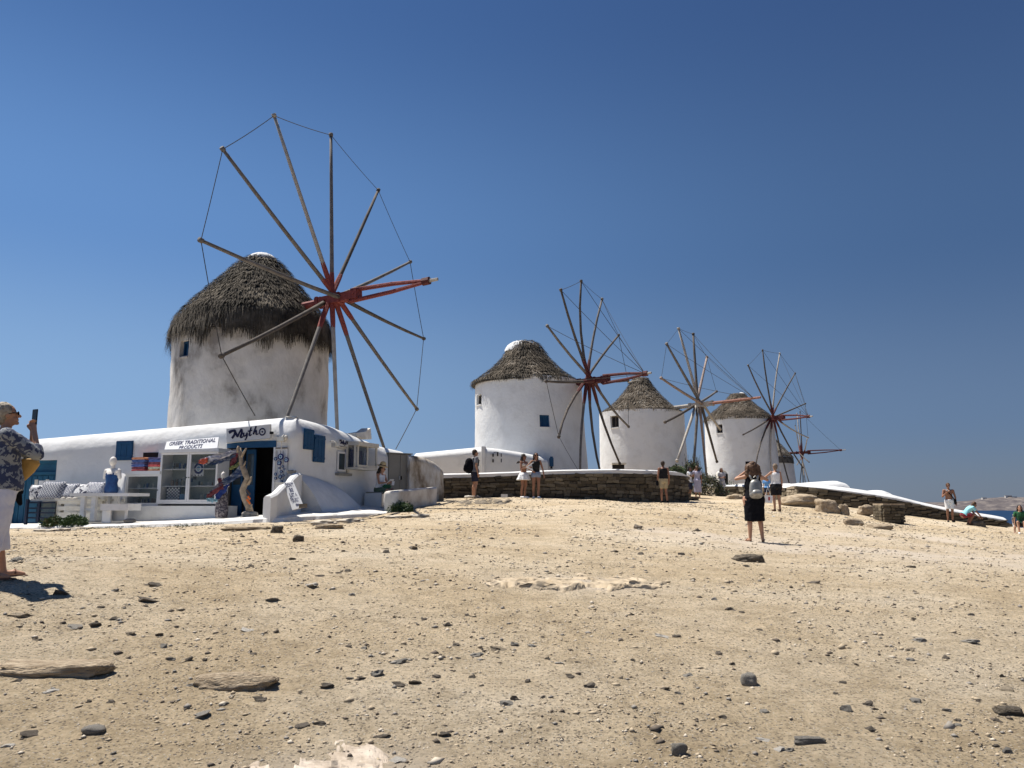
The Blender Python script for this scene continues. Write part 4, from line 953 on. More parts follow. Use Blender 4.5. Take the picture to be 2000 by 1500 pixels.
def goods(s, z, o, w_, h_, d_, m, nm, lb, cat_): q = MB(); FF.box(q, s, s + w_, z, z + h_, o, o + d_); return tag(q.build(nm, m), lb, cat_, None)
cw = tc_[1] - tc_[0]; ch = tc_[3] - tc_[2]
chk = bpy.data.materials.new('checker_print'); chk.use_nodes = True; nn_ = chk.node_tree.nodes; ll_ = chk.node_tree.links
goods(tc_[0] + .10, tc_[2] + .08, .30, cw * .25, ch * .27, .02, NAVY, 'chessboard', 'checkered chessboard standing at the bottom left of the tall cabinet', 'chessboard')
cb = bpy.context.scene.objects['chessboard']
q = MB(); e = cw * .25 / 9
for i in range(8):
    for j in range(8):
        if (i + j) % 2 == 0: FF.box(q, tc_[0] + .10 + e * (.5 + i), tc_[0] + .10 + e * (1.5 + i), tc_[2] + .08 + ch * .27 / 9 * (.5 + j), tc_[2] + .08 + ch * .27 / 9 * (1.5 + j), .3205, .322)
tag(q.build('squares', PAINT, cb), kind='stuff')
goods(tc_[0] + .10 + cw * .27, tc_[2] + .08, .28, cw * .13, ch * .13, .1, mat('blue_box', (.08, .2, .32)), 'box', 'blue box beside the chessboard in the tall cabinet', 'box')
SOUV = [mat('souv_%s' % 'abcdefg'[i], c, rough=.6) for i, c in enumerate([(.5, .48, .42), (.25, .16, .10), (.06, .10, .2), (.55, .55, .52), (.12, .2, .22), (.3, .26, .18), (.08, .07, .06)])]
def souvenirs(t, zf, n, s_a, s_b, hmax, grp, lb, onwall=False):
    for i in range(n):
        s = t[0] + (t[1] - t[0]) * (s_a + (s_b - s_a) * (i + .5) / n); z = t[2] + (t[3] - t[2]) * zf + .022; h = hmax * random.uniform(.5, 1); mt = random.choice(SOUV); q = MB()
        if onwall: q.box(FF.w(s, z + random.uniform(.0, .1), .05), FF.d * .03 * random.uniform(.6, 1.6), FF.n * .012, Vector((0, 0, h * .4)))
        else:
            c = FF.w(s, z, random.uniform(.14, .3)); k = random.choice([0, 1, 2]); r = random.uniform(.018, .04)
            if k == 0: q.tube([c, c + Vector((0, 0, h * .35)), c + Vector((0, 0, h * .5)), c + Vector((0, 0, h * .7)), c + Vector((0, 0, h))], [r * .7, r * 1.2, r, r * .4, r * .6], 8)
            elif k == 1: q.tube([c, c + Vector((0, 0, .02)), c + Vector((0, 0, h * .7))], [r, r * .5, r * .6], 8); q.ell_(c + Vector((0, 0, h * .8)), (r * .7, r * .7, r), 8, 6)
            else: q.box(c + Vector((0, 0, h * .4)), FF.d * r * 1.3, FF.n * r * .5, Vector((0, 0, h * .4))); q.box(c + Vector((0, 0, h * .85)), FF.d * r * .9, FF.n * r * .4, Vector((0, 0, h * .06)))
        tag(q.build('souvenir', mt), lb, 'souvenir', grp)
souvenirs(tc_, .33, 7, .05, .46, .22, 'souvenirs on the middle shelf behind the left door', 'small souvenir on the middle shelf behind the left door of the tall cabinet')
souvenirs(tc_, .66, 7, .05, .46, .20, 'souvenirs on the top shelf behind the left door', 'small souvenir on the top shelf behind the left door of the tall cabinet')
souvenirs(tc_, .74, 8, .08, .46, .14, 'magnets pinned behind the left door', 'small souvenir pinned to the back of the tall cabinet, left side', True)
souvenirs(tc_, .42, 6, .08, .46, .14, 'trinkets pinned low behind the left door', 'small trinket pinned below the top shelf of the tall cabinet, left side', True)
souvenirs(tc_, .33, 5, .54, .93, .14, 'souvenirs behind the right door', 'small souvenir on the middle shelf behind the right door of the tall cabinet')
souvenirs(tc_, .03, 4, .56, .93, .22, 'pots low behind the right door', 'souvenir pot on the floor of the tall cabinet behind the right door')
souvenirs(lc_, .55, 5, .12, .85, .18, 'souvenirs on the shelf of the low cabinet', 'small souvenir on the shelf of the low cabinet')
souvenirs(lc_, .04, 8, .1, .9, .22, 'bottles on the floor of the low cabinet', 'small bottle on the floor of the low glass cabinet')
# round evil eye print in the right door of the tall cabinet
def eyedisc(c, n, r, label, nm='evil_eye_charm', grp=None, th=.02, backing=None):
    n = Vector(n).normalized(); rt_ = root(nm, c, label, 'charm', grp)
    for i, (rr, m_, mn) in enumerate(((1, mat('eye_blue', (.012, .016, .10), rough=.25), 'outer_ring'), (.56, mat('eye_white', (.7, .72, .75), rough=.3), 'white_ring'), (.42, mat('eye_pale', (.12, .30, .45), rough=.3), 'iris'), (.18, BLACK, 'pupil'))):
        q = MB(); q.tube([Vector(c) - n * th, Vector(c) + n * .004 * (i + 1)], r * rr, 16); q.build(mn, m_, rt_)
    return rt_
pr_ = root('framed_print', FF.pt(390, 931, .36), 'white card with a big blue eye motif inside the right door of the tall cabinet', 'print')
a_, b_ = FF.hit(372, 906, .36), FF.hit(397, 930, .36); q = MB(); FF.box(q, a_[0], b_[0], b_[1], a_[1], .35, .36); q.build('card', PAINT, pr_)
cc = FF.pt(388, 915, .362)
for i, (rr, m_) in enumerate(((.15, MATS['eye_blue']), (.085, MATS['eye_white']), (.062, MATS['eye_pale']), (.02, BLACK))): q = MB(); q.tube([cc, cc + FF.n * .003 * (i + 1)], rr, 20); q.build('motif_ring', m_, pr_)
q = MB()
for i in range(4): c = FF.pt(375 + i * 6.2, 928.3, .363); q.tube([c, c + FF.n * .004], .018, 8)
q.build('dots', NAVY, pr_)
# folded textiles on the low cabinet
cols = [(.35, .05, .05), (.03, .06, .16), (.10, .02, .03), (.55, .16, .08), (.04, .07, .20), (.30, .32, .22), (.05, .05, .12)]
def foldpile(px0, px1, pyb, pyt, label, seed):
    rnd = random.Random(seed); s0, s1, z0, z1 = FF.rect(px0, pyt, px1, pyb, .42); n = 6; rt_ = root('folded_blankets', FF.w((s0 + s1) / 2, z0, .3), label, 'blankets')
    for i in range(n):
        h = (z1 - z0) / n; c = FF.w((s0 + s1) / 2 + rnd.uniform(-.02, .02), z0 + h * (i + .5), .27); q = MB()
        q.tube([c - FF.d * (s1 - s0) * .5 * k for k in (1, .97, -.97, -1)], [h * .3, h * .5, h * .5, h * .3], 10, flat=(0, 0, 1)) if False else None
        hx = (s1 - s0) / 2; L_ = []
        for a in range(14):
            t = 2 * math.pi * a / 14; L_.append((math.copysign(abs(math.cos(t)) ** .35, math.cos(t)) * hx, math.copysign(abs(math.sin(t)) ** .6, math.sin(t)) * h * .5))
        V = [c + FF.d * x + Vector((0, 0, y)) + FF.n * o for o in (-.16, .16) for x, y in L_]
        q.add(V, [tuple(range(14)), tuple(range(14, 28))[::-1]] + [(a, 14 + a, 14 + (a + 1) % 14, (a + 1) % 14) for a in range(14)])
        q.build('blanket', mat('blanket_%s' % 'abcdefg'[(i * 2 + seed) % 7], cols[(i * 2 + seed) % 7], tuple(min(.7, c * 2.2 + .05) for c in cols[(i * 2 + seed) % 7]), 14, .95, stretch=(1, 1, 3)), rt_, smooth=False)
foldpile(257, 283, 921, 893, 'left pile of folded blue and red blankets on the low cabinet', 0)
foldpile(290, 310, 921, 893, 'right pile of folded orange and navy blankets on the low cabinet', 3)
q = MB()
for px in (268, 286, 300): q.ell_(FF.pt(px, 921.5, .45), (.09, .05, .025))
tag(q.build('white_cloth', PAINT, smooth=True), 'crumpled white cloths along the top edge of the low cabinet', 'cloth')

# ---------------------------------------------------------------- patio
pf = [(-90, 1023, 20.6), (40, 1022, 20.3), (100, 1021, 20.1), (170, 1020, 20.0), (250, 1017, 19.8), (330, 1014, 19.6), (440, 1010, 19.3), (500, 1006, 19.2), (560, 1002, 19.4), (640, 999, 20.1), (700, 996, 21), (770, 996, 22.3), (838, 992, 24)]
def pb_(px):                                   # matching back point on the wall line
    if px < 575: s, _ = FF.hit(px, 950, -.1); q = FF.w(s, 0, -.1); return Vector((q.x, q.y, interp(px, [-90, 100, 330, 575], [-.56, -.53, -.42, -.20])))
    s, _ = SF.hit(min(px, 800), 950, -.1); q = SF.w(s, 0, -.1); return Vector((q.x, q.y, interp(px, [575, 640, 757, 838], [-.20, -.09, .04, .08])))
mb = MB(); fr_, bk_ = [], []
xs_ = list(np.linspace(-90, 838, 110))
for px in xs_:
    p = P(px, 5 + interp(px, [a[0] for a in pf], [a[1] for a in pf]), interp(px, [a[0] for a in pf], [a[2] for a in pf]))
    p += Vector((0, -1, 0)) * (.10 * noise.noise(Vector((px * .03, 0, 0))) + .05 * noise.noise(Vector((px * .11, 3, 0))))
    fr_.append(p); b = pb_(px) if px < 800 else P(px, 978, 27.5); bk_.append(b)
N_ = len(xs_); V = []
for t in (0, 0.02, .15, .4, .7, 1): V += [a.lerp(b, t) + Vector((0, 0, (-.015 if t == 0 else 0) + .008 * noise.noise(a * 1.5 + Vector((0, t * 4, 0))))) for a, b in zip(fr_, bk_)]
V = [a + Vector((0, -.20, -.3)) for a in fr_] + [a + Vector((0, -.07, -.045)) for a in fr_] + V
mb.add(V, [(i * N_ + k, i * N_ + k + 1, (i + 1) * N_ + k + 1, (i + 1) * N_ + k) for i in range(7) for k in range(N_ - 1)])
mb.build('patio', mat('patio_white', (.70, .68, .64), (.52, .47, .40), 2.2, .9, .015, 8, fac=(.5, .8)), kind='structure')
def patz(px):                                  # patio height near the wall
    return pb_(px).z
# whitewashed edge stones
for (pl, pr, pt_, pb2, lb) in ((60, 98, 1029, 1038, 'first flat whitewashed edging stone, leftmost before the patio'), (97, 135, 1027, 1037, 'rounded whitewashed edging stone below the left hedge'), (130, 172, 1026, 1034, 'long low whitewashed edging stone right of the rounded one'),
        (605, 655, 1009, 1024, 'broad whitewashed rock at the patio edge below the sloping buttress'), (655, 708, 1007, 1020, 'flat pale rock at the patio edge left of the dark gap'), (745, 800, 1003, 1012, 'flat white rock just below the round bush'), (800, 838, 997, 1010, 'white rock at the right end of the patio')):
    bigrock(pl, pr, pt_, pb2, lb, mat('edging_stone', (.58, .53, .45), (.42, .35, .26), 3, .9, .02, 10), pl % 50 + 50, .7, blocky=.7, rough=.4, hf=.55, sink=.2)

# ---------------------------------------------------------------- foliage
def leaves(c, ax, n, size, mats, name, parent=None, seed=0, up=.2, **tg):
    rng = np.random.RandomState(seed); V, T, M = [], [], []
    for i in range(n):
        d = rng.normal(size=3); d /= np.linalg.norm(d); r = rng.uniform(.55, 1.0) ** .6
        lump = 1 + .35 * noise.noise(Vector((d * 2.2 + seed).tolist()))
        p = Vector((c[0] + ax[0] * d[0] * r * lump, c[1] + ax[1] * d[1] * r * lump, c[2] + ax[2] * abs(d[2]) * r * lump * 1.0))
        a = Vector(rng.normal(size=3).tolist()) + Vector((0, 0, up * 3)); a.normalize(); b = a.orthogonal().normalized(); s = size * rng.uniform(.6, 1.4)
        k = len(V); V += [tuple(p - b * s * .35), tuple(p + a * s * .5 - b * s * .1), tuple(p + a * s), tuple(p + a * s * .5 + b * s * .45)]
        T.append((k, k + 1, k + 2, k + 3)); M.append(rng.choice(len(mats)))
    return fast_mesh(name, V, T, mats, M, parent=parent, org=c, **tg)
def shrub(c, ax, n, size, mats, label, name='shrub', seed=0, cat='shrub'):
    rt_ = root(name, c, label, cat); leaves(c, ax, n, size, mats, 'foliage', rt_, seed, kind='stuff')
    q = MB(); rnd = random.Random(seed)
    for i in range(7): e = Vector(c) + Vector((rnd.uniform(-.7, .7) * ax[0], rnd.uniform(-.7, .7) * ax[1], rnd.uniform(.4, .8) * ax[2])); q.tube([Vector(c) - Vector((0, 0, .05)), Vector(c).lerp(e, .5) + Vector((0, 0, .03)), e], [.012, .009, .004], 5)
    q.build('stems', WOODD, rt_); return rt_
c = P(784, 1004, 22.4); shrub(c, (.36, .30, .33), 2600, .045, [LEAFD, LEAF, LEAFD], 'rounded dark green bush at the patio edge in front of the low white wall', seed=5)
c = P(105, 1029, 20.2); shrub(c, (.33, .22, .25), 1400, .05, [LEAF, LEAFD, LEAFY], 'left half of the low hedge below the pallet sofa', seed=6)
c = P(145, 1027, 20.1); shrub(c, (.36, .22, .25), 1500, .05, [LEAF, LEAFD], 'right half of the low hedge below the white table', seed=7)
c = P(658, 1008, 20.6); shrub(c, (.09, .08, .07), 160, .03, [LEAFD], 'tiny green weed tuft at the patio edge below the low wall', name='weed', seed=8, cat='weed')
c = P(741, 1009, 22.2); shrub(c, (.09, .08, .08), 160, .03, [LEAFD], 'small weed tuft left of the round bush', name='weed', seed=9, cat='weed')
rng = np.random.RandomState(3); V, T, M = [], [], []
for i in range(5200):
    px = rng.uniform(150, 452); py = interp(px, [150, 330, 452], [1032, 1026, 1021]) + rng.normal() * 2.0
    p = G(px, py) if i % 40 == 0 else None
    if p is not None: gp = p; gpx = px
    q = Vector((gp.x + (px - gpx) * gp.y / F * .12, gp.y + rng.uniform(-.35, .35), 0)); q.z = gp.z + rng.uniform(-.02, .02)
    a = Vector((rng.normal() * .5, rng.normal() * .5, 1)).normalized(); b = a.orthogonal().normalized(); s = rng.uniform(.02, .06); k = len(V)
    V += [tuple(q - b * .006), tuple(q + b * .006), tuple(q + a * s)]; T.append((k, k + 1, k + 2)); M.append(rng.choice(3))
fast_mesh('grass', V, T, [LEAFD, LEAF, LEAFY], M, kind='stuff', label='thin green grass strip along the front edge of the white patio', cat='grass')

# ---------------------------------------------------------------- benches, table, cushions at the left of the shop
Z0 = -.59
def fbox(name, parent, pl, pt_, pr, pb2, o0, o1, m, **tg):
    s0, s1, z0, z1 = FF.rect(pl, pt_, pr, pb2, o1); q = MB(); FF.box(q, s0, s1, z0, z1, o0, o1); return q.build(name, m, parent, **tg)
so_ = root('pallet_sofa', FF.w(FF.hit(155, 1015, 1.1)[0], Z0, 1.1), 'white sofa built of pallets under the patterned cushions', 'sofa')
for yt, yb in ((979, 984), (989, 997), (1001, 1016)): fbox('slat', so_, 112, yt, 200, yb, 1.12, 1.16, CREAM)
for px in (110, 150, 196): fbox('post', so_, px, 976, px + 8, 1017, 1.0, 1.115, CREAM)
fbox('deck_board', so_, 60, 975, 205, 979, .3, 1.18, CREAM)
for i in range(7): fbox('side_board', so_, 82 + i * 4, 979, 85 + i * 4, 1016, .35 + i * .08, .40 + i * .08, WOODL)
rl = root('blue_railing', FF.pt(80, 1020, 1.25), 'dark blue slatted crate frame left of the pallet sofa', 'frame')
fbox('post', rl, 48, 975, 52, 1026, 1.3, 1.36, mat('dark_navy_paint', (.008, .014, .035), rough=.6))
fbox('post', rl, 72, 979, 76, 1020, 1.2, 1.26, MATS['dark_navy_paint'])
for y in (980, 991, 1000, 1010): fbox('slat', rl, 53, y, 106, y + 3, 1.2, 1.24, MATS['dark_navy_paint'])
fbox('panel', rl, 54, 980, 71, 1020, 1.0, 1.03, TEAL)
fbox('panel', rl, 78, 983, 107, 1018, .9, .93, mat('faded_board', (.22, .23, .2), (.05, .12, .18), 7))
tb = root('table', FF.w(FF.hit(190, 1015, 1.5)[0], Z0, 1.5), 'small white wooden table in front of the pallet sofa', 'table')
fbox('table_top', tb, 136, 963, 251, 969, 1.0, 1.75, PAINT)
for px, o in ((156, 1.7), (177, 1.7), (222, 1.1), (203, 1.1)): fbox('leg', tb, px, 969.3, px + 8, 1018 if o > 1.5 else 985, o - .08, o, PAINT)
fbox('brace', tb, 164.2, 993, 176.8, 997, 1.62, 1.66, PAINT)
bn = root('bench', FF.w(FF.hit(225, 1015, 1.6)[0], Z0, 1.6), 'low white wooden stool in front of the low cabinet', 'stool')
fbox('seat', bn, 196, 984, 250, 997, 1.5, 1.95, PAINT); fbox('leg', bn, 199, 997.2, 216, 1021, 1.7, 1.74, PAINT); fbox('leg', bn, 243, 997.2, 247, 1020, 1.86, 1.9, PAINT); fbox('leg', bn, 218, 997.2, 246, 1016, 1.55, 1.58, GREYSIGN)
cl_ = root('white_throw', FF.pt(228, 985, .9), 'white cloth draped between the table and the low cabinet', 'cloth'); q = MB()
q.add([FF.pt(222, 922, .5), FF.pt(245, 925, .5), FF.pt(242, 962, .7), FF.pt(232, 984, .9), FF.pt(222, 984, .95)], [(0, 1, 2, 3, 4)]); q.add([p - FF.n * .03 for p in [FF.pt(222, 922, .5), FF.pt(245, 925, .5), FF.pt(242, 962, .7), FF.pt(232, 984, .9), FF.pt(222, 984, .95)]], [(4, 3, 2, 1, 0)]); q.build('drape', PAINT, cl_)
def pattern_mat(name, kind, bg, fg):
    m = bpy.data.materials.new(name); m.use_nodes = True; n, l = m.node_tree.nodes, m.node_tree.links; b = n['Principled BSDF']; b.inputs['Roughness'].default_value = .9
    tc = n.new('ShaderNodeTexCoord'); mx = n.new('ShaderNodeMix'); mx.data_type = 'RGBA'; mx.inputs[6].default_value = (*bg, 1); mx.inputs[7].default_value = (*fg, 1)
    if kind == 'dia':
        mp = n.new('ShaderNodeMapping'); mp.inputs['Rotation'].default_value = (0, R(45), 0); mp.inputs['Scale'].default_value = (3.4, .01, 3.4); l.new(tc.outputs['Object'], mp.inputs[0])
        v = n.new('ShaderNodeTexVoronoi'); v.feature = 'DISTANCE_TO_EDGE'; v.inputs['Randomness'].default_value = 0; l.new(mp.outputs[0], v.inputs['Vector'])
        s = n.new('ShaderNodeMath'); s.operation = 'MULTIPLY'; s.inputs[1].default_value = 17; l.new(v.outputs['Distance'], s.inputs[0])
        t = n.new('ShaderNodeMath'); t.operation = 'SINE'; l.new(s.outputs[0], t.inputs[0]); g = n.new('ShaderNodeMath'); g.operation = 'GREATER_THAN'; g.inputs[1].default_value = .1; l.new(t.outputs[0], g.inputs[0])
    elif kind == 'rings':
        mp = n.new('ShaderNodeMapping'); mp.inputs['Scale'].default_value = (2.1, .01, 2.1); l.new(tc.outputs['Object'], mp.inputs[0])
        v = n.new('ShaderNodeTexVoronoi'); v.inputs['Randomness'].default_value = .2; l.new(mp.outputs[0], v.inputs['Vector'])
        s = n.new('ShaderNodeMath'); s.operation = 'MULTIPLY'; s.inputs[1].default_value = 20; l.new(v.outputs['Distance'], s.inputs[0])
        t = n.new('ShaderNodeMath'); t.operation = 'SINE'; l.new(s.outputs[0], t.inputs[0]); g = n.new('ShaderNodeMath'); g.operation = 'GREATER_THAN'; g.inputs[1].default_value = -.1; l.new(t.outputs[0], g.inputs[0])
    else:
        v = n.new('ShaderNodeTexNoise'); v.inputs['Scale'].default_value = kind; v.inputs['Detail'].default_value = 4; v.inputs['Distortion'].default_value = 1.2; l.new(tc.outputs['Object'], v.inputs['Vector'])
        g = n.new('ShaderNodeMath'); g.operation = 'GREATER_THAN'; g.inputs[1].default_value = .52; l.new(v.outputs['Fac'], g.inputs[0])
    l.new(g.outputs[0], mx.inputs[0]); l.new(mx.outputs[2], b.inputs['Base Color']); return m
DIA = pattern_mat('diamond_cloth', 'dia', (.62, .62, .60), (.02, .03, .08)); RNG = pattern_mat('ring_cloth', 'rings', (.62, .62, .62), (.02, .025, .08)); BIT = pattern_mat('speckled_cloth', 7, (.6, .6, .6), (.03, .03, .06))
def cushion(pl, pt_, pr, pb2, o, th, m, label, lean=.0, nm='cushion'):
    s0, s1, z0, z1 = FF.rect(pl, pt_, pr, pb2, o); cx_, cz = (s0 + s1) / 2, (z0 + z1) / 2; hx, hz = (s1 - s0) / 2, (z1 - z0) / 2; q = MB(); n = 12; V = []
    for side in (1, -1):
        for j in range(n + 1):
            for i in range(n + 1):
                a, b = -1 + 2 * i / n, -1 + 2 * j / n; puff = th / 2 * ((1 - a ** 4) * (1 - b ** 4)) ** .5
                pin = 1 - .07 * (1 - abs(a)) * abs(b) ** 4 - .0; V.append(FF.w(cx_ + a * hx * (1 - .08 * (1 - b * b) * 0 - .10 * (1 - abs(b)) * abs(a) ** 3 * -0), cz + b * hz * pin, o + side * puff + lean * -b))
    k = (n + 1) ** 2; fs = []
    for j in range(n):
        for i in range(n):
            a = j * (n + 1) + i; fs.append((a, a + 1, a + n + 2, a + n + 1)); fs.append((k + a, k + a + n + 1, k + a + n + 2, k + a + 1))
    q.add(V, fs); return tag(q.build(nm, m, smooth=True, org=FF.w(cx_, z0, o)), label, 'cushion')
cushion(60, 947, 92, 977, 1.0, .26, BIT, 'rolled grey speckled cushion at the left end of the pallet sofa')
cushion(78, 940, 124, 976, 1.05, .2, DIA, 'large cushion with navy diamond pattern leaning on the pallet sofa', .1)
cushion(120, 944, 150, 973, .95, .2, RNG, 'cushion with blue eye rings in the middle of the sofa', .1)
cushion(144, 945, 178, 970, .9, .2, BIT, 'black and white speckled cushion right of the middle of the sofa', .1)
cushion(166, 941, 206, 966, .85, .2, RNG, 'cushion with big navy ring at the right end of the sofa', .1)
fbox('backrest', so_, 75, 938, 210, 962, .45, .55, PAINT)
for i, px in enumerate((84, 113, 123, 135, 146, 190)):
    q = MB(); q.ell_(FF.pt(px, 974, 1.14), (.07 + .02 * (i % 2), .05, .04), 10, 8)
    tag(q.build('pebble', STN[3], smooth=True), 'large rounded white pebble on the edge of the pallet sofa', 'pebble', 'white pebbles lined on the sofa edge')
# objects on the ground under the plinth
bigrock(238, 262, 1013, 1020, 'small grey stones beside the stool on the patio', STN[1], 71, .6, sub=3, Y=19.9)

# ---------------------------------------------------------------- mannequins, scarves and driftwood
def mannequin(px, ptop, pbase, o, label, dress, m_dress, skirt=None):
    b = FF.pt(px, pbase, o); t = FF.pt(px, ptop, o); h = t.z - b.z; rt_ = root('mannequin', b, label, 'mannequin'); s = h / .80 if not skirt else h / 1.55
    top = t.z; X, N, Z = FF.d, FF.n, Vector((0, 0, 1)); c = Vector((b.x, b.y, 0)); pl = mat('mannequin_white', (.72, .68, .62), rough=.5)
    q = MB(); q.ell_(c + Z * (top - .11 * s) + N * .01, (.075 * s, .09 * s, .11 * s), 14, 10); q.cap(c + Z * (top - .2 * s), c + Z * (top - .29 * s), .045 * s, .055 * s, 10)
    q.cap(c + X * .16 * s + Z * (top - .33 * s), c - X * .16 * s + Z * (top - .33 * s), .06 * s, .06 * s, 12)
    for sg in (1, -1): q.cap(c + X * .17 * s * sg + Z * (top - .33 * s), c + X * .205 * s * sg + Z * (top - .47 * s), .05 * s, .042 * s, 10)
    q.tube([c + Z * (top - .31 * s), c + Z * (top - .45 * s), c + Z * (top - .62 * s), c + Z * (top - .80 * s)], [.15 * s, .16 * s, .125 * s, .15 * s], 16, flat=tuple(N), ell=.62)
    q.build('torso', pl, rt_, smooth=True)
    q = MB(); ds = skirt or .84
    ks = [(-.36, .13), (-.45, .168), (-.60, .135), (-.74, .17), (-.86, .165)] if not skirt else [(-.60, .135), (-.74, .18), (-1.0, .22), (-1.3, .24), (-1.53, .22)]
    q.tube([c + Z * (top + a * s) for a, r in ks], [r * s for a, r in ks], 18, flat=tuple(N), ell=.66); q.build('dress', m_dress, rt_, smooth=True)
    return rt_, c, s, top
blueD = mat('blue_satin', (.010, .032, .12), (.02, .08, .21), 6, .5)
r1_, c1_, s1_, t1_ = mannequin(217, 892, 961, .8, 'white mannequin torso wearing a shiny blue dress left of the low cabinet', 1, blueD)
q = MB()
for sg in (1, -1): q.tube([c1_ + FF.d * .10 * s1_ * sg + Vector((0, 0, t1_ - .42 * s1_)) + FF.n * .10, c1_ + FF.d * .06 * s1_ * sg + Vector((0, 0, t1_ - .30 * s1_)) + FF.n * .04], .02, 6)
q.build('strap', blueD, r1_)
q = MB(); q.tube([c1_ + Vector((0, 0, t1_ - .86 * s1_)), c1_ + Vector((0, 0, t1_ - 1.3 * s1_))], .03, 8); q.build('stand', STEEL, r1_)
FLOR = mat('floral_skirt', (.035, .035, .05), (.26, .24, .24), 18, .9, c3=(.10, .085, .10), fac=(.4, .6))
r2_, c2_, s2_, t2_ = mannequin(432, 922, 1012, .75, 'white mannequin in a long floral skirt and scarves beside the doorway', 1, FLOR, 1)
q = MB(); q.ell_(c2_ + Vector((0, 0, t2_ - .01)), (.02, .02, .03)); q.tube([c2_ + Vector((0, 0, t2_ - 1.5 * s2_)), c2_ + Vector((0, 0, t2_ - 1.62 * s2_))], .1, 10); q.build('finial', MATS['mannequin_white'], r2_)
def ribbon(pts, ws, m, name, label=None, cat=None, parent=None, seed=0, amp=.05, th=.012, drape=Vector((0, 0, 1))):
    pts = [Vector(p) for p in pts]; n = 26; m_ = 9; V = []; sv = np.linspace(0, len(pts) - 1, n)
    for i, s in enumerate(sv):
        p = Vector([interp(s, range(len(pts)), [q[k] for q in pts]) for k in range(3)]); wv = interp(s, range(len(ws)), ws)
        for j in range(m_):
            t = j / (m_ - 1) - .5; f = noise.noise(Vector((i * .28 + seed, j * .7, seed)))
            V.append(p + drape * wv * t + FF.n * (amp * math.sin(j * 2.4 + i * .5 + seed) * (.5 + f)) + Vector((0, 0, .03 * f)))
    k = len(V); V = V + [v - FF.n * th for v in V]; fs = []
    for i in range(n - 1):
        for j in range(m_ - 1):
            a = i * m_ + j; fs.append((a, a + 1, a + m_ + 1, a + m_)); fs.append((k + a, k + a + m_, k + a + m_ + 1, k + a + 1))
    q = MB(); q.add(V, fs); o = q.build(name, m, parent, smooth=True)
    if label: tag(o, label, cat)
    return o
SC1 = mat('scarf_blue_mix', (.02, .04, .11), (.34, .34, .36), 6, .95, c3=(.07, .10, .17), fac=(.38, .66), stretch=(1, 1, 3))
SC2 = mat('scarf_red', (.13, .015, .03), (.26, .10, .11), 14, .95); SC3 = mat('scarf_orange', (.65, .16, .04), (.5, .28, .24), 14, .8, c3=(.55, .1, .08))
SC4 = mat('scarf_cobalt', (.015, .035, .17), (.04, .07, .24), 8, .9); SC5 = mat('scarf_pale', (.56, .56, .58), (.06, .08, .19), 6, .95, c3=(.34, .34, .40), fac=(.42, .66), stretch=(1, 1, 3)); SC6 = mat('scarf_aqua', (.25, .5, .6), (.4, .6, .66), 5, .8)
fp = lambda x, y, o: FF.pt(x, y, o)
ribbon([fp(463, 881, .8), fp(445, 886, .85), (fp(425, 893, .9)), fp(405, 899, .95), fp(392, 901, 1.0)], [.07, .13, .17, .19, .13], SC5, 'scarf', 'long pale and blue patterned scarf blown flat to the left from the driftwood', 'scarf', seed=1)
ribbon([fp(460, 890, .78), fp(440, 897, .82), fp(420, 903, .9), fp(402, 906, .95)], [.08, .11, .12, .05], SC1, 'scarf', 'dark blue patterned scarf just under the long pale one', 'scarf', seed=4)
ribbon([fp(405, 899, 1.0), fp(397, 901, 1.02), fp(388, 902, 1.05)], [.12, .15, .08], SC3, 'scarf', 'orange tipped scarf end fluttering before the cabinet eye print', 'scarf', seed=7)
ribbon([fp(461, 886, .75), fp(457, 898, .78), fp(452, 910, .8)], [.12, .15, .08], SC2, 'scarf', 'short dark red scarf hanging at the top of the driftwood', 'scarf', seed=9, drape=FF.d)
ribbon([fp(478, 915, .78), fp(462, 926, .85), fp(444, 938, .95), fp(424, 950, 1.0), fp(408, 963, 1.05)], [.34, .26, .17, .11, .06], SC1, 'scarf', 'broad blue patterned scarf pulled from the driftwood across the mannequin', 'scarf', seed=12)
ribbon([fp(436, 940, .95), fp(424, 957, 1.0), fp(412, 966, 1.05), fp(404, 970, 1.1)], [.18, .15, .12, .08], SC2, 'scarf', 'dark red scarf crossing the mannequin waist to the left', 'scarf', seed=14)
ribbon([fp(440, 948, .95), fp(432, 962, .98), fp(424, 976, 1.0)], [.25, .36, .14], SC4, 'scarf', 'cobalt blue scarf bunched on the mannequin hip', 'scarf', seed=15, drape=(FF.d + Vector((0, 0, .4))).normalized())
ribbon([fp(424, 977, 1.0), fp(414, 977, 1.05), fp(404, 976, 1.1)], [.06, .10, .05], SC6, 'scarf', 'pale aqua scarf corner at the lower left of the mannequin', 'scarf', seed=17)
ribbon([fp(429, 934, .96), fp(431, 944, .98), fp(433, 956, .98)], [.10, .14, .14], SC2, 'scarf', 'dark red scarf knotted around the mannequin neck', 'scarf', seed=18, drape=FF.d)
ribbon([fp(468, 905, .8), fp(455, 913, .85), fp(448, 916, .9)], [.10, .08, .05], mat('scarf_olive', (.35, .34, .12), (.12, .2, .12), 9), 'scarf', 'small olive and yellow scarf tied in the middle of the driftwood', 'scarf', seed=20)
dwf = root('driftwood_stand', fp(487, 1008, .75), 'pale branching driftwood trunk holding scarves in front of the shop doorway', 'driftwood')
DW = mat('driftwood', (.20, .155, .11), (.38, .31, .23), 8, .9, .01, 20)
q = MB(); q.tube([fp(489, 1005, .75), fp(486, 990, .75), fp(478, 973, .75), fp(474, 958, .76), fp(479, 944, .76), fp(483, 935, .76), fp(478, 922, .77), fp(472, 908, .78), fp(470, 892, .78), fp(467, 875, .78)], [.10, .085, .085, .08, .075, .07, .075, .06, .05, .045], 9); q.build('trunk', DW, dwf, smooth=True)
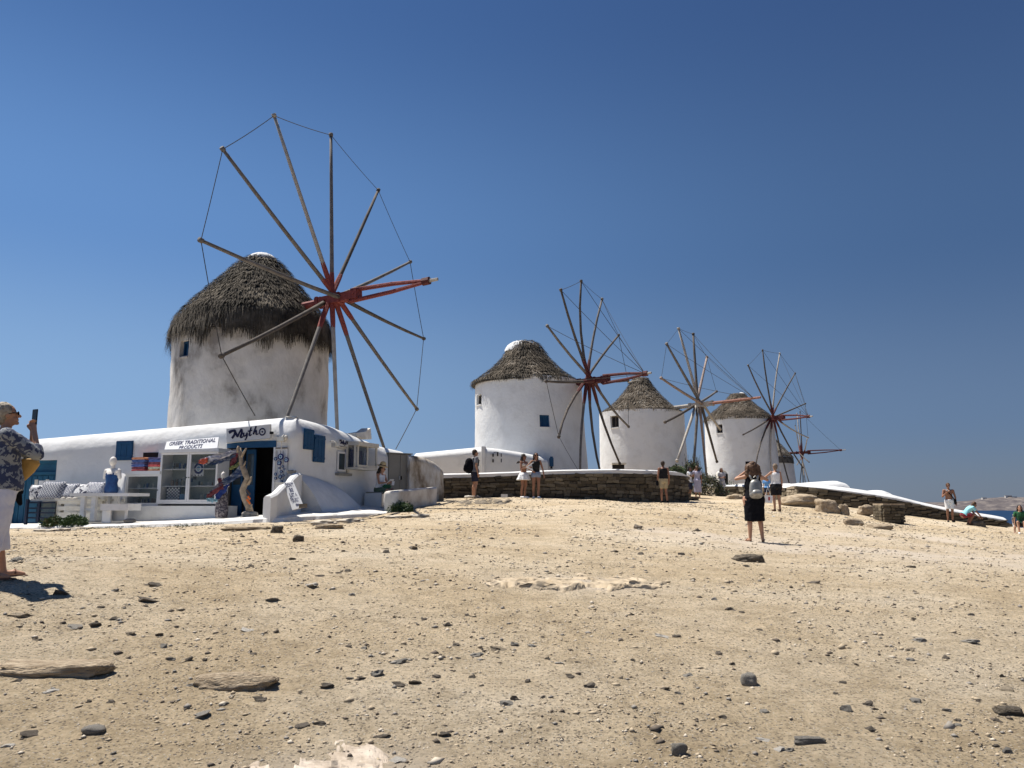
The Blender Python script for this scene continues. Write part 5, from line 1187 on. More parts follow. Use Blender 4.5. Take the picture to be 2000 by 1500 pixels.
for pts, r in (([fp(484, 946, .76), fp(489, 938, .78), fp(491, 931, .8)], .04), ([fp(470, 896, .78), fp(476, 884, .8), fp(481, 876, .82)], .04), ([fp(466, 884, .78), fp(465, 876, .8), fp(466, 871, .8)], .05), ([fp(486, 994, .76), fp(490, 990, .82), fp(492, 985, .84)], .035), ([fp(473, 912, .78), fp(477, 908, .82), fp(480, 901, .85)], .03)):
    q = MB(); q.tube(pts, [r, r * .8, r * .5], 7); q.build('branch', DW, dwf, smooth=True)
q = MB(); q.tube([fp(488, 1010, .75), fp(488, 1006, .75)], [.24, .2], 14); q.ell_(fp(482, 1004, .85), (.14, .10, .07)); q.ell_(fp(495, 1004, .8), (.12, .1, .07)); q.build('stone_base', STN[1], dwf, smooth=True)
for i in range(9):
    q = MB(); q.ell_(fp(485 + (i % 3) * 2.3 - 2, 958 + i * 3.1, .86), (.028, .02, .03), 8, 6)
    tag(q.build('bead', mat('bead_orange', (.65, .14, .02), rough=.4) if i > 3 else mat('bead_dark', (.08, .05, .04), rough=.4)), 'bead of the orange and brown strings hanging on the driftwood', 'bead', 'beads hanging on the driftwood')

# evil eye board and charms right of the doorway
eb = root('display_board', fp(549, 944, .1), 'narrow white board hung with evil eye charms beside the doorway', 'board')
fbox('panel', eb, 540, 872, 560, 944, .03, .06, PAINT); fbox('rail', eb, 538, 874, 561, 876, .061, .09, WOODD); fbox('foot', eb, 536, 942, 562, 946, .03, .3, CREAM)
for i, (px, py, r, lb) in enumerate(((548, 892, .085, 'largest round blue evil eye charm at the top of the board'), (545, 904, .065, 'blue evil eye charm just below the largest one'), (538, 896, .05, 'small evil eye charm at the board left edge near the top'), (559, 898, .07, 'oval evil eye charm seen side on at the right edge'),
        (552, 911, .035, 'small evil eye charm in the middle of the board'), (549, 921, .04, 'evil eye charm on a string, middle of the board'), (555, 916, .03, 'tiny evil eye charm right of the middle string'), (547, 931, .055, 'evil eye charm low on the board centre'), (538, 926, .04, 'evil eye charm low at the left string, upper one'), (538, 934, .04, 'evil eye charm low at the left string, lower one'), (553, 929, .03, 'tiny evil eye charm low at the right of the board'), (545, 914, .028, 'tiny evil eye charm left of the middle string'), (550, 940, .03, 'tiny evil eye charm at the very bottom of the board'))):
    eyedisc(fp(px, py, .15), FF.n, r, lb, grp='evil eye charms hung on the white board')
q = MB()
for px in (541, 548, 553): q.tube([fp(px, 880, .12), fp(px, 938, .12)], .006, 4)
q.build('string', ROPE, eb)

# stepped parapet left of the buttress, its front face towards the viewer
def prism(fr, pix, o0, o1, name, m, **tg):                 # outline in pixels on plane o1, extruded to o0
    a = [fr.pt(x, y, o1) for x, y in pix]; b = []
    for p in a: b.append(p + fr.n * (o0 - o1))
    k = len(a); q = MB(); q.add(a + b, [tuple(range(k))[::-1], tuple(range(k, 2 * k))] + [(i, (i + 1) % k, k + (i + 1) % k, k + i) for i in range(k)]); return q
sp_ = root('step_parapet', P(545, 1008, 19.9), 'stepped white plaster parapet beside the shop door with a rounded two level top', 'parapet')
c0, c1 = P(509, 1006, 19.3), P(527, 1009, 19.15)
# body runs from the near end back to the corner; profile along its length
path = [(517, 969, 1008, 19.25, .13), (530, 963, 1006, 19.35, .13), (545, 948, 1003, 19.7, .13), (556, 944, 1000, 20.0, .13), (562, 934, 1000, 20.25, .13), (572, 924, 1000, 20.5, .14), (578, 924, 1000, 20.8, .14)]
q = MB(); V = []
for px, yt, yb, Y, hw in path:
    p = P(px + 5, yt, Y); zb = P(px, yb, Y).z - .15; d = Vector((.83, -.55, 0)) * -hw * 1.05
    V += [Vector((p.x, p.y, zb)) + d, Vector((p.x, p.y, p.z - .05)) + d, Vector((p.x, p.y, p.z)) + d * .6, Vector((p.x, p.y, p.z)) - d * .6, Vector((p.x, p.y, p.z - .05)) - d, Vector((p.x, p.y, zb)) - d]
k = len(path); q.add(V, [(i * 6 + j, i * 6 + (j + 1) % 6, (i + 1) * 6 + (j + 1) % 6, (i + 1) * 6 + j) for i in range(k - 1) for j in range(6)] + [tuple(range(6))[::-1], tuple((k - 1) * 6 + j for j in range(6))]); q.build('body', WHITE, sp_)
# concave buttress sweeping out of the side wall
bt = root('buttress', P(625, 995, 21), 'wide curved white plaster buttress sweeping down from the shop side wall', 'buttress')
V = []; ns, nh = 22, 18
for i in range(ns):
    t = i / (ns - 1); pxw = 578 + (632 - 578) * t; yw = 927 + 12 * t * t
    for j in range(nh):
        h = j / (nh - 1); c = h ** 1.0
        pt0 = SF.pt(pxw, yw, .02); zb = interp(t, [0, 1], [-.34, -.12])
        # foot line swings out
        s_foot, _ = SF.hit(590 + (675 - 590) * t, 990, .0); oo = interp(t, [0, .5, 1], [.75, .80, .62])
        ft = SF.w(s_foot, zb, oo)
        q0 = pt0.lerp(ft, c); z = pt0.z + (zb - pt0.z) * (1 - (1 - h) ** 1.0); q0.z = pt0.z + (zb - .05 - pt0.z) * h + .16 * math.sin(math.pi * h) * (1 - .3 * t)
        V.append(q0)
q = MB(); q.add(V, [(i * nh + j, i * nh + j + 1, (i + 1) * nh + j + 1, (i + 1) * nh + j) for i in range(ns - 1) for j in range(nh - 1)])
for i in (0, ns - 1):
    e = V[i * nh:(i + 1) * nh]; foot = SF.w(SF.hit(590 if i == 0 else 640, 985, 0)[0], e[-1].z, 0); q.add(e + [foot], [tuple(range(nh + 1)) if i == 0 else tuple(range(nh + 1))[::-1]])
q.build('body', WHITE, bt, smooth=True)
# DON'T BE JUST A TOURIST
TL, TR, BR, BL = P(553.5, 943, 19.75), P(573, 940.5, 19.75), P(594, 990, 19.35), P(571, 996, 19.35)
sg = root('tourist_sign', (BL + BR) / 2, 'narrow white board reading DON\'T BE JUST A TOURIST leaning against the parapet', 'sign')
_, n = board((TL, TR, BR, BL), .03, 'panel', GREYSIGN, sg); X = (TR - TL).normalized(); Yd = ((TL + TR) / 2 - (BL + BR) / 2); H_ = Yd.length; Yd.normalize(); X = (BR - BL + TR - TL); X.z *= .35; X.normalize(); ctr_ = (TL + TR + BL + BR) / 4
sign_n = X.cross(Yd).normalized()
WT = (TR - TL).length
for t, k, wf in (("DON'T", .385, .78), ('BE', .19, .36), ('JUST A', 0, .76), ('TOURIST', -.19, .86)):
    text_part(t, ctr_ + Yd * H_ * k + n * .006, X, Yd, H_ * .20, INK, sg, fit=WT * wf, bold=.003)
text_part('Mytho', ctr_ - Yd * H_ * .36 + X * .02 + n * .006, X, Yd, H_ * .10, INK, sg, fit=WT * .4, shear=.3, bold=.004)
q = MB(); q.box(P(592, 988, 19.3), X * .09, Vector((0, -.05, 0)), Vector((0, 0, .05))); tag(q.build('dark_doorstop', darkrock), 'dark stone wedged at the foot of the leaning tourist sign', 'stone')
bigrock(560, 577, 918, 924, 'grey stone lying on top of the stepped parapet', STN[1], 77, .5, sub=3, Y=20.6)

# bench block, grey cupboard, stained wall, low white wall
def pbox(name, pts, ztop, zbot, m, label, cat, bev=.05, amp=.012, seed=0, parent=None):
    """plaster block from plan points (x,y) with per-corner top height, softened edges"""
    bm = bmesh.new(); lo = [bm.verts.new((p[0], p[1], zbot)) for p in pts]; hi = [bm.verts.new((p[0], p[1], z)) for p, z in zip(pts, ztop)]; k = len(pts)
    bm.faces.new(lo[::-1]); bm.faces.new(hi)
    for i in range(k): bm.faces.new((lo[i], lo[(i + 1) % k], hi[(i + 1) % k], hi[i]))
    bmesh.ops.recalc_face_normals(bm, faces=bm.faces)
    bmesh.ops.bevel(bm, geom=[e for e in bm.edges if any(v in hi for v in e.verts)], offset=bev, segments=3, affect='EDGES', profile=.6)
    for _ in range(5):
        long = [e for e in bm.edges if e.calc_length() > .4]
        if not long: break
        bmesh.ops.subdivide_edges(bm, edges=long, cuts=1)
    bmesh.ops.triangulate(bm, faces=[f for f in bm.faces if len(f.verts) > 4])
    for v in bm.verts: v.co += Vector((noise.noise(v.co * 1.7 + Vector((seed, 0, 0))), noise.noise(v.co * 1.7 + Vector((0, seed, 9))), .5 * noise.noise(v.co * 1.7 + Vector((4, 0, seed))))) * amp * 2
    o0 = Vector((sum(p[0] for p in pts) / k, sum(p[1] for p in pts) / k, zbot)) if not parent else wloc(parent)
    for v in bm.verts: v.co -= o0
    me = bpy.data.meshes.new(name); bm.to_mesh(me); bm.free(); me.materials.append(m); me.polygons.foreach_set('use_smooth', [True] * len(me.polygons))
    o = bpy.data.objects.new(name, me); COL.objects.link(o)
    if parent: o.parent = parent
    else: o.location = o0
    if label: tag(o, label, cat)
    return o
def xy(p): return (p.x, p.y)
a, b = P(711, 975, 24.0), P(745, 975, 23.6); c_, d_ = P(750, 975, 25.2), P(722, 975, 25.0); zt = P(728, 963, 24).z
pbox('masonry_seat', [xy(a), xy(b), xy(c_), xy(d_)], [zt] * 4, -.3, WHITE, 'white masonry seat block the woman with the straw hat sits on', 'seat', .02)
q = MB(); q.box((P(712, 962, 24.0) + P(744, 962, 23.65)) / 2 + Vector((.05, .15, 0)), (P(744, 962, 23.65) - P(712, 962, 24.0)) * .5, Vector((0, .18, 0)), Vector((0, 0, .02))); tag(q.build('seat_board', GREYMETAL), 'thin grey board on the front edge of the masonry seat', 'board')
# grey cupboard
a, m_, b = P(757, 975, 25.6), P(779, 975, 25.9), P(801, 975, 26.2); zT, zB = P(778, 887, 25.9).z, P(778, 968, 25.9).z - .2
dx = (b - a); dx.z = 0; L_ = dx.length; dx.normalize(); dn = Vector((dx.y, -dx.x, 0)); mid = Vector(((a.x + b.x) / 2, (a.y + b.y) / 2, (zT + zB) / 2)); H2 = (zT - zB) / 2
cup = root('utility_cupboard', (mid.x, mid.y, zB), 'tall grey two door utility cupboard beside the seated woman', 'cupboard')
q = MB(); q.box(mid - dn * .25, dx * L_ / 2, dn * .25, Vector((0, 0, H2))); q.build('body', GREYMETAL, cup)
for sg in (-1, 1):
    q = MB(); q.box(mid + dn * .015 + dx * sg * L_ / 4, dx * (L_ / 4 - .008), dn * .014, Vector((0, 0, H2 - .02))); dd_ = q.build('door', GREYMETAL, cup)
    q = MB(); q.box(mid + dn * .05 + dx * sg * .035, dx * .012, dn * .02, Vector((0, 0, .06))); q.build('handle', BLACK if sg > 0 else STEEL, dd_)
q = MB(); q.box(mid - dn * .22 + Vector((0, 0, H2 + .02)), dx * (L_ / 2 + .03), dn * .28, Vector((0, 0, .018))); q.build('top', GREYMETAL, cup)
# small frame of masonry above the cupboard
STW = mat('stained_wall', (.62, .60, .56), (.20, .15, .10), 2.4, .92, .03, 6, c3=(.46, .41, .34), fac=(.36, .62), stretch=(1, 1, .45), det=9)
c3_ = [onT(745, 876, 990, SF)]
pw = [P(752, 975, 26.3), P(790, 975, 27.0)]
a = P(799, 975, 25.95); b = P(832, 975, 26.4); c_ = P(866, 975, 27.0)
ctl = [(a.x, a.y, P(799, 887, 25.95).z, -.2), (b.x, b.y, P(832, 893, 26.4).z, -.1), (P(855, 975, 26.8).x, 26.8, P(855, 903, 26.8).z, 0), (c_.x, c_.y, P(866, 914, 27).z, 0)]
W2 = Wall(ctl, capw=.22, caph=.24, thick=.9, rnd=.05, amp=.03, seed=9)
sw = W2.mesh().build('stained_wall', STW, smooth=True); tag(sw, 'stained peeling plaster wall with lumpy white top right of the grey cupboard', 'wall')
ctl = [(P(747, 875, 27).x, 27.0, P(747, 873, 27).z, 0), (P(800, 883, 27.6).x, 27.6, P(800, 888, 27.6).z, 0)]
W3 = Wall(ctl, capw=.2, caph=.2, thick=.6, rnd=.05, amp=.02, seed=10); tag(W3.mesh().build('stained_wall', STW, smooth=True), 'short peeling wall top seen just above the grey cupboard', 'wall')
# low white wall / bench at the patio end
a, b = P(750, 990, 22.6), P(853, 985, 25.3)
pts = [a, b, b + Vector((-.5, .9, 0)) * .9, a + Vector((-.15, .75, 0))]
pts = [P(750, 990, 22.6), P(778, 990, 22.5), P(853, 985, 25.2), P(845, 985, 25.7), P(757, 985, 23.6)]
zt = [P(752, 960, 22.6).z, P(778, 958, 22.5).z, P(853, 951, 25.2).z, P(845, 952, 25.7).z, P(757, 958, 23.6).z]
pbox('low_wall', [xy(p) for p in pts], zt, -.6, WHITE2, 'low thick white plaster wall behind the round bush at the patio end', 'wall', .07, .03, 3)

# ---------------------------------------------------------------- small white buildings behind the stone wall
def lowhouse(pts, label, m=WHITE, name='low_building', holes=None):
    ctl = [(P(px, 950, Y).x, Y, P(px, yt, Y + .25).z, P(px, yb, Y).z - .6) for px, yt, yb, Y in pts]
    rt_ = root(name, (ctl[0][0], ctl[0][1], ctl[0][3]), label, 'building'); W = Wall(ctl, capw=.4, caph=.26, thick=.5, rnd=.04, amp=.012, seed=len(label)); W.mesh().build('wall', m, rt_, smooth=True)
    q = MB(); q.add([W.at(W.s[0], ctl[0][2] - .08, -.3), W.at(W.L * .5, (ctl[0][2] + ctl[-1][2]) / 2 - .08, -.3), W.at(W.L, ctl[-1][2] - .08, -.3), W.at(W.L, ctl[-1][2] - .08, -.3) + Vector((-.5, 4, .05)), W.at(W.s[0], ctl[0][2] - .08, -.3) + Vector((0, 4, .05))], [(0, 1, 2, 3, 4)]); q.build('roof', m, rt_)
    return rt_, W
lowhouse([(806, 885, 930, 35.0), (868, 879, 930, 34.5), (942, 872, 930, 34.0)], 'long low white building with a rounded white roof edge left of the corner pier')
r4, W4 = lowhouse([(946, 873, 930, 34.0), (985, 877, 930, 34.4), (1030, 884, 930, 35.4), (1070, 892, 930, 36.2)], 'low white annexe with old hinge marks left of the blue meter box')
q = MB()
for s, z0, z1, hw in ((963, 886, 892, .03), (963, 897, 903, .03), (972, 884, 891, .03), (979, 886, 892, .02), (979, 896, 903, .02)):
    p0 = P(s, z0, 34.1); p1 = P(s, z1, 34.1); q.box((p0 + p1) / 2 + Vector((0, -.02, 0)), (hw, 0, 0), (0, .03, 0), (0, 0, abs(p0.z - p1.z) / 2))
q.tube([P(964, 883.5, 34.1), P(969, 882.8, 34.1), P(974, 884, 34.15)], .015, 5)
q.build('hinge_mark', DARK, r4)
a, b = P(940, 950, 33.7), P(947, 950, 33.75)
pbox('pier', [(a.x, a.y), (b.x, b.y), (b.x + .02, b.y + .5), (a.x, a.y + .5)], [P(943, 871, 33.7).z] * 4, -.3, WHITE, 'narrow white corner pier between the two low white buildings', 'pier', .03)
mb_ = P(1077, 915, 36.6); bxr = root('meter_box', mb_, 'narrow blue metal box standing against the second windmill', 'box'); s = 36.6 / F
q = MB(); q.box(mb_ + Vector((0, 0, 12 * s)), (4 * s, 0, 0), (0, .12, 0), (0, 0, 8 * s)); q.build('case', BLUE, bxr)
q = MB(); q.box(mb_ + Vector((.3 * s, 0, 21.5 * s)), (2.7 * s, 0, 0), (0, .08, 0), (0, 0, 1.45 * s)); q.build('upper_box', BLUE, bxr)
q = MB(); q.box(mb_ + Vector((0, 0, 2 * s)), (2 * s, 0, 0), (0, .06, 0), (0, 0, 2.2 * s)); q.build('foot', DARK, bxr)
# white parapets and roofs on the right
def parapet(pix, Y, dep, label, m=WHITE, name='white_parapet'):
    f = Frame(P(pix[0][0], 950, Y), P(pix[-1][0], 950, Y) if pix[0][0] < pix[-1][0] else P(pix[0][0] + 10, 950, Y)); return f
for pts, lab in (([(1538, 947, 975, 44), (1600, 942, 975, 44.5), (1648, 939, 975, 45), (1662, 943, 975, 45.2)], 'upper white parapet with a square right end, behind the long stone wall'), ([(1684, 961, 985, 42), (1735, 957, 985, 42.5), (1748, 962, 985, 42.6)], 'short white wedge shaped parapet lower right of the upper one')):
    ctl = [(P(px, 950, Y).x, Y, P(px, yt, Y + .7).z, -1.5) for px, yt, yb, Y in pts]
    W = Wall(ctl, capw=.7, caph=.42, thick=1.0, rnd=.02, amp=.01, seed=3); tag(W.mesh().build('white_parapet', WHITE, smooth=True), lab, 'parapet')
ctl = [(P(px, 950, Y).x, Y, P(px, yt, Y).z, 0) for px, yt, Y in ((1418, 945, 56), (1462, 944.5, 56), (1545, 944, 56))]
W = Wall(ctl, capw=.2, caph=.15, thick=.6, rnd=.02, amp=.01, seed=8); tag(W.mesh().build('white_ledge', WHITE, smooth=True), 'white ledge at the foot of the fourth windmill', 'ledge')
# hatch hood and bench at the base of the middle windmill
c = P(1208, 914, 49.2); hd = root('hatch_hood', c, 'small white hood over a dark hatch at the middle windmill foot', 'hatch'); s = 49.2 / F
q = MB(); q.box(c + Vector((0, 0, 8 * s)), (14 * s, 0, 0), (0, .4, 0), (0, 0, 1.6 * s)); q.build('hood', CREAM, hd)
q = MB(); q.box(c + Vector((0, .1, 2.2 * s)), (11 * s, 0, 0), (0, .2, 0), (0, 0, 4 * s)); q.build('opening', DARK, hd)
# arched niche on the fourth windmill
c = P(1413, 945, 63.6); nc_ = root('arched_niche', c, 'small arched doorway with a dark door at the foot of the fourth windmill', 'doorway'); s = 63.6 / F
q = MB(); ar = [(-9, -2), (9, -2)] + [(9 * math.cos(R(a)), 17 + 9 * math.sin(R(a))) for a in range(0, 181, 18)]; k = len(ar)
V = [c + Vector((x * s, 0, z * s)) for x, z in ar]; q.add(V + [v + Vector((0, .9, 0)) for v in V], [tuple(range(k)), tuple(range(k, 2 * k))[::-1]] + [(i, k + i, k + (i + 1) % k, (i + 1) % k) for i in range(k)]); q.build('arch', CREAM, nc_)
q = MB(); q.box(c + Vector((5.5 * s, -.03, 9 * s)), (3.4 * s, 0, 0), (0, .03, 0), (0, 0, 10 * s)); q.build('door', DARK, nc_)

# ---------------------------------------------------------------- dry stone walls
WST = [mat('wall_stone_%s' % 'abcd'[i], c, tuple(x * 1.75 for x in c), 4, .95, .03, 14, objvar=.22) for i, c in enumerate([(.085, .069, .046), (.11, .09, .061), (.145, .122, .085), (.068, .056, .04)])]
BLK = []
for i in range(8):
    bm = bmesh.new(); bmesh.ops.create_cube(bm, size=2)
    rnd = random.Random(i * 5)
    for v in bm.verts: v.co += Vector((rnd.uniform(-.22, .1) * (1 if v.co.x > 0 else -1), rnd.uniform(-.15, .15), rnd.uniform(-.24, .05) * (1 if v.co.z > 0 else -1)))
    bmesh.ops.bevel(bm, geom=bm.edges[:], offset=.16, segments=1, affect='EDGES')
    bmesh.ops.triangulate(bm, faces=bm.faces[:])
    me = bpy.data.meshes.new('stone'); bm.to_mesh(me); bm.free(); me.materials.append(WST[i % 4]); BLK.append(me)
MORT = mat('wall_earth', (.035, .028, .020), (.06, .05, .036), 6, .95, .03, 12)
def stonewall(pts, label, name='stone_wall', rows=7, sw=.34, coping=True, maxn=290, seed=2, cop_h=.22, cop_w=.5, light=None, cut=None):
    """pts: (px, y coping top, y stone top, y base, depth)"""
    ctl = [(P(px, 950, Y).x, Y, P(px, ys_, Y).z, P(px, yb, Y).z - .25) for px, yt, ys_, yb, Y in pts]
    rt_ = root(name, (ctl[0][0], ctl[0][1], ctl[0][3] + .25), label, 'wall'); W = Wall(ctl, capw=.02, caph=.02, thick=cop_w, rnd=.05, amp=.01, seed=seed)
    W.mesh().build('core', MORT, rt_)
    if coping:
        ctl2 = [(P(px, 950, Y).x, Y, P(px, yt, Y + .2).z, P(px, ys_, Y).z + .0) for px, yt, ys_, yb, Y in pts]
        W2 = Wall(ctl2, capw=.42, caph=.97 * min(c[2] - c[3] for c in ctl2), thick=cop_w + .1, rnd=.05, amp=.015, seed=seed + 1, soft=.9); 
        for i in range(len(W2.c)): pass
        old = W2.at; W2.at = lambda s, z, off=0: Wall.at(W2, s, z, off + .05)
        W2.mesh().build('coping', WHITE, rt_, smooth=True)
    rnd = random.Random(seed); n = 0; items = []
    for r in range(rows):
        s = rnd.uniform(-.1, .1)
        while s < W.L:
            l_ = sw * rnd.uniform(.55, 1.6); sm_ = s + l_ / 2
            if sm_ > W.L: break
            zb, zt_ = W.zb(sm_) + .22, W.zt(sm_) - .0; h = (zt_ - zb) / rows; j = noise.noise(Vector((sm_ * 1.1, r * .9, seed)))
            if h > .045: items.append((sm_, zb + h * (r + .5) + j * h * .35, l_ / 2, h / 2 * rnd.uniform(.85, 1.1)))
            s += l_ + .012
    items.sort(key=lambda t: -t[2] * t[3]) if len(items) > maxn else None
    rest = items[maxn:]; items = items[:maxn]
    for s, z, a, b in items:
        me = rnd.choice(BLK) if not light else rnd.choice(light); o = bpy.data.objects.new('stone', me); COL.objects.link(o); o.parent = rt_
        nv = W.nrm(s); o.location = W.at(s, z, rnd.uniform(-.02, .03)) - wloc(rt_); o.rotation_euler = (0, rnd.uniform(-.10, .10), math.atan2(-nv.x, nv.y) + math.pi); o.scale = (a * 1.02, .07, b * 1.02)
    if rest:
        q = MB()
        for s, z, a, b in rest: nv = W.nrm(s); q.box(W.at(s, z, 0), Vector((nv.y, -nv.x, 0)) * a * .95, nv * .07, Vector((0, 0, b * .92)))
        q.build('small_stones', WST[1], rt_, kind='stuff')
    return rt_, W
stonewall([(864, 925, 934, 972, 28.6), (925, 924, 932.5, 973, 29.3), (1000, 921.5, 929.5, 974, 30.2), (1020, 920.5, 927.5, 974, 30.4), (1100, 917.5, 926, 975, 31.4), (1200, 916, 924.5, 977, 32.8), (1290, 918, 926.5, 980, 34.2), (1328, 921, 929, 981, 35), (1344, 929, 931, 981, 35.6)],
    'long dry stone wall with rounded white coping in front of the second windmill', rows=8, sw=.34, seed=2)
SUNLIT_BLK = []  # wall stones again in paler tones, sunlight put into their colour
for i in range(4): me = BLK[i].copy(); me.materials.clear(); me.materials.append(mat('wall_stone_sunlit', (.26, .215, .155), (.42, .36, .27), 5, .95, .03, 14, objvar=.15)); SUNLIT_BLK.append(me)
stonewall([(1556, 943, 949.5, 984, 39.5), (1600, 946.5, 954, 987, 39), (1650, 952, 961, 992, 38.6), (1700, 959, 968.5, 999, 38.2), (1750, 967, 977, 1008, 38), (1800, 980, 987.5, 1012, 38), (1850, 991, 999.5, 1018, 38), (1900, 1000, 1008, 1024, 38), (1940, 1006, 1015, 1029, 38), (1960, 1010, 1018, 1031, 38)],
    'sloping dry stone wall with white coping running down to the right edge', rows=6, sw=.42, seed=5)
stonewall([(1536, 946.5, 952, 978, 40.6), (1556, 947, 949.5, 984, 39.6)], 'short sunlit stone return wall left of the sloping wall', rows=6, sw=.35, seed=6, light=SUNLIT_BLK, coping=False)
stonewall([(1400, 947, 950, 972, 49), (1440, 947, 950, 972, 48), (1500, 949, 952, 980, 45), (1538, 949, 953, 980, 41.5)], 'low dark stone wall behind the woman with the silver backpack', rows=4, sw=.5, seed=8, cop_h=.1)
# built stone pillar
pc = P(1744, 1019, 32.6); s = 32.6 / F; pil = root('stone_pillar', pc, 'squat square pillar of stacked dark stones in front of the sloping wall', 'pillar')
hz = 33 * s; q = MB(); q.box(pc + Vector((0, .3, hz / 2 - .1)), (19 * s, 0, 0), (0, .40, 0), (0, 0, hz / 2 + .02)); q.build('core', MORT, pil)
rnd = random.Random(4)
for r in range(6):
    x = -20 * s
    while x < 19 * s:
        l_ = rnd.uniform(7, 17) * s; l_ = min(l_, 21 * s - x)
        if l_ < 3 * s: break
        o = bpy.data.objects.new('stone', rnd.choice(BLK)); COL.objects.link(o); o.parent = pil; o.location = Vector((x + l_ / 2, -.10, hz * (r + .5) / 6 - .03)); o.scale = (l_ / 2, .09, hz / 12 * rnd.uniform(.8, 1.1)); x += l_
    for y in (.1, .35, .6):
        for sg in (-1, 1): o = bpy.data.objects.new('stone', rnd.choice(BLK)); COL.objects.link(o); o.parent = pil; o.location = Vector((sg * 19 * s, y, hz * (r + .5) / 6 - .03)); o.scale = (.07, .13, hz / 12)
q = MB(); q.box(pc + Vector((0, .28, hz + .0)), (21 * s, 0, 0), (0, .45, 0), (0, 0, .035)); q.build('cap_stone', tanrock, pil)
# small white box by the wall foot
q = MB(); q.box(P(985, 968.5, 28.9), (.12, 0, 0), (0, .05, 0), (0, 0, .06)); tag(q.build('white_box', GREYSIGN), 'small pale box on the ground against the stone wall', 'box')
# shrubs behind the walls
def mass(px, pyb, Y, wpx, hpx, n, size, mats, label, seed):
    c = P(px, pyb, Y); s = Y / F; shrub(c, (wpx * s, wpx * s * .7, hpx * s), n, size, mats, label, seed=seed)
mass(1322, 930, 39, 22, 20, 1800, .09, [LEAFD, LEAF, LEAFY], 'green shrub growing over the wall top behind the man in the black vest', 21)
mass(1352, 935, 42, 20, 34, 2200, .09, [LEAFY, LEAFD, WOODD], 'dry brownish shrub against the right side of the middle windmill', 22)
mass(1383, 972, 46, 34, 46, 4200, .10, [LEAFY, LEAFD, LEAFY, WOODD], 'large sprawling green and brown shrub in the gap between the walls', 23)
mass(1424, 972, 49, 30, 28, 2400, .10, [LEAFY, LEAFD, WOODD], 'low dry shrub spilling right towards the low dark wall', 24)
q = MB(); rnd = random.Random(9)
for i in range(60): c = P(rnd.uniform(1340, 1372), 935, 42); q.tube([c, c + Vector((rnd.uniform(-.3, .3), 0, rnd.uniform(.5, 1.35)))], .008, 4)
tag(q.build('dry_stalks', LEAFY), 'thin dry stalks standing above the brownish shrub', 'stalks')

# ---------------------------------------------------------------- people
SKIN = mat('skin_tan', (.40, .21, .13), (.46, .26, .17), 5, .55); SKIND = mat('skin_brown', (.25, .12, .075), (.31, .16, .10), 5, .55); SKINL = mat('skin_light', (.50, .31, .22), (.56, .36, .27), 5, .55)
def cloth(n, c, c2=None, s=12): return mat(n, c, c2 or tuple(min(.85, x * 1.25 + .01) for x in c), s, .9)
HB = mat('hair_black', (.012, .009, .008), (.03, .022, .018), 18, .6); HBR = mat('hair_brown', (.05, .026, .014), (.14, .075, .04), 16, .6); HG = mat('hair_grey', (.22, .19, .16), (.46, .42, .36), 16, .6); HBL = mat('hair_blond', (.16, .125, .085), (.46, .40, .31), 22, .7); HD = mat('hair_dark', (.03, .02, .015), (.06, .04, .03), 16, .7)
STR = mat('straw', (.50, .36, .17), (.62, .48, .26), 20, .8)
def V3(*a): return Vector(a)
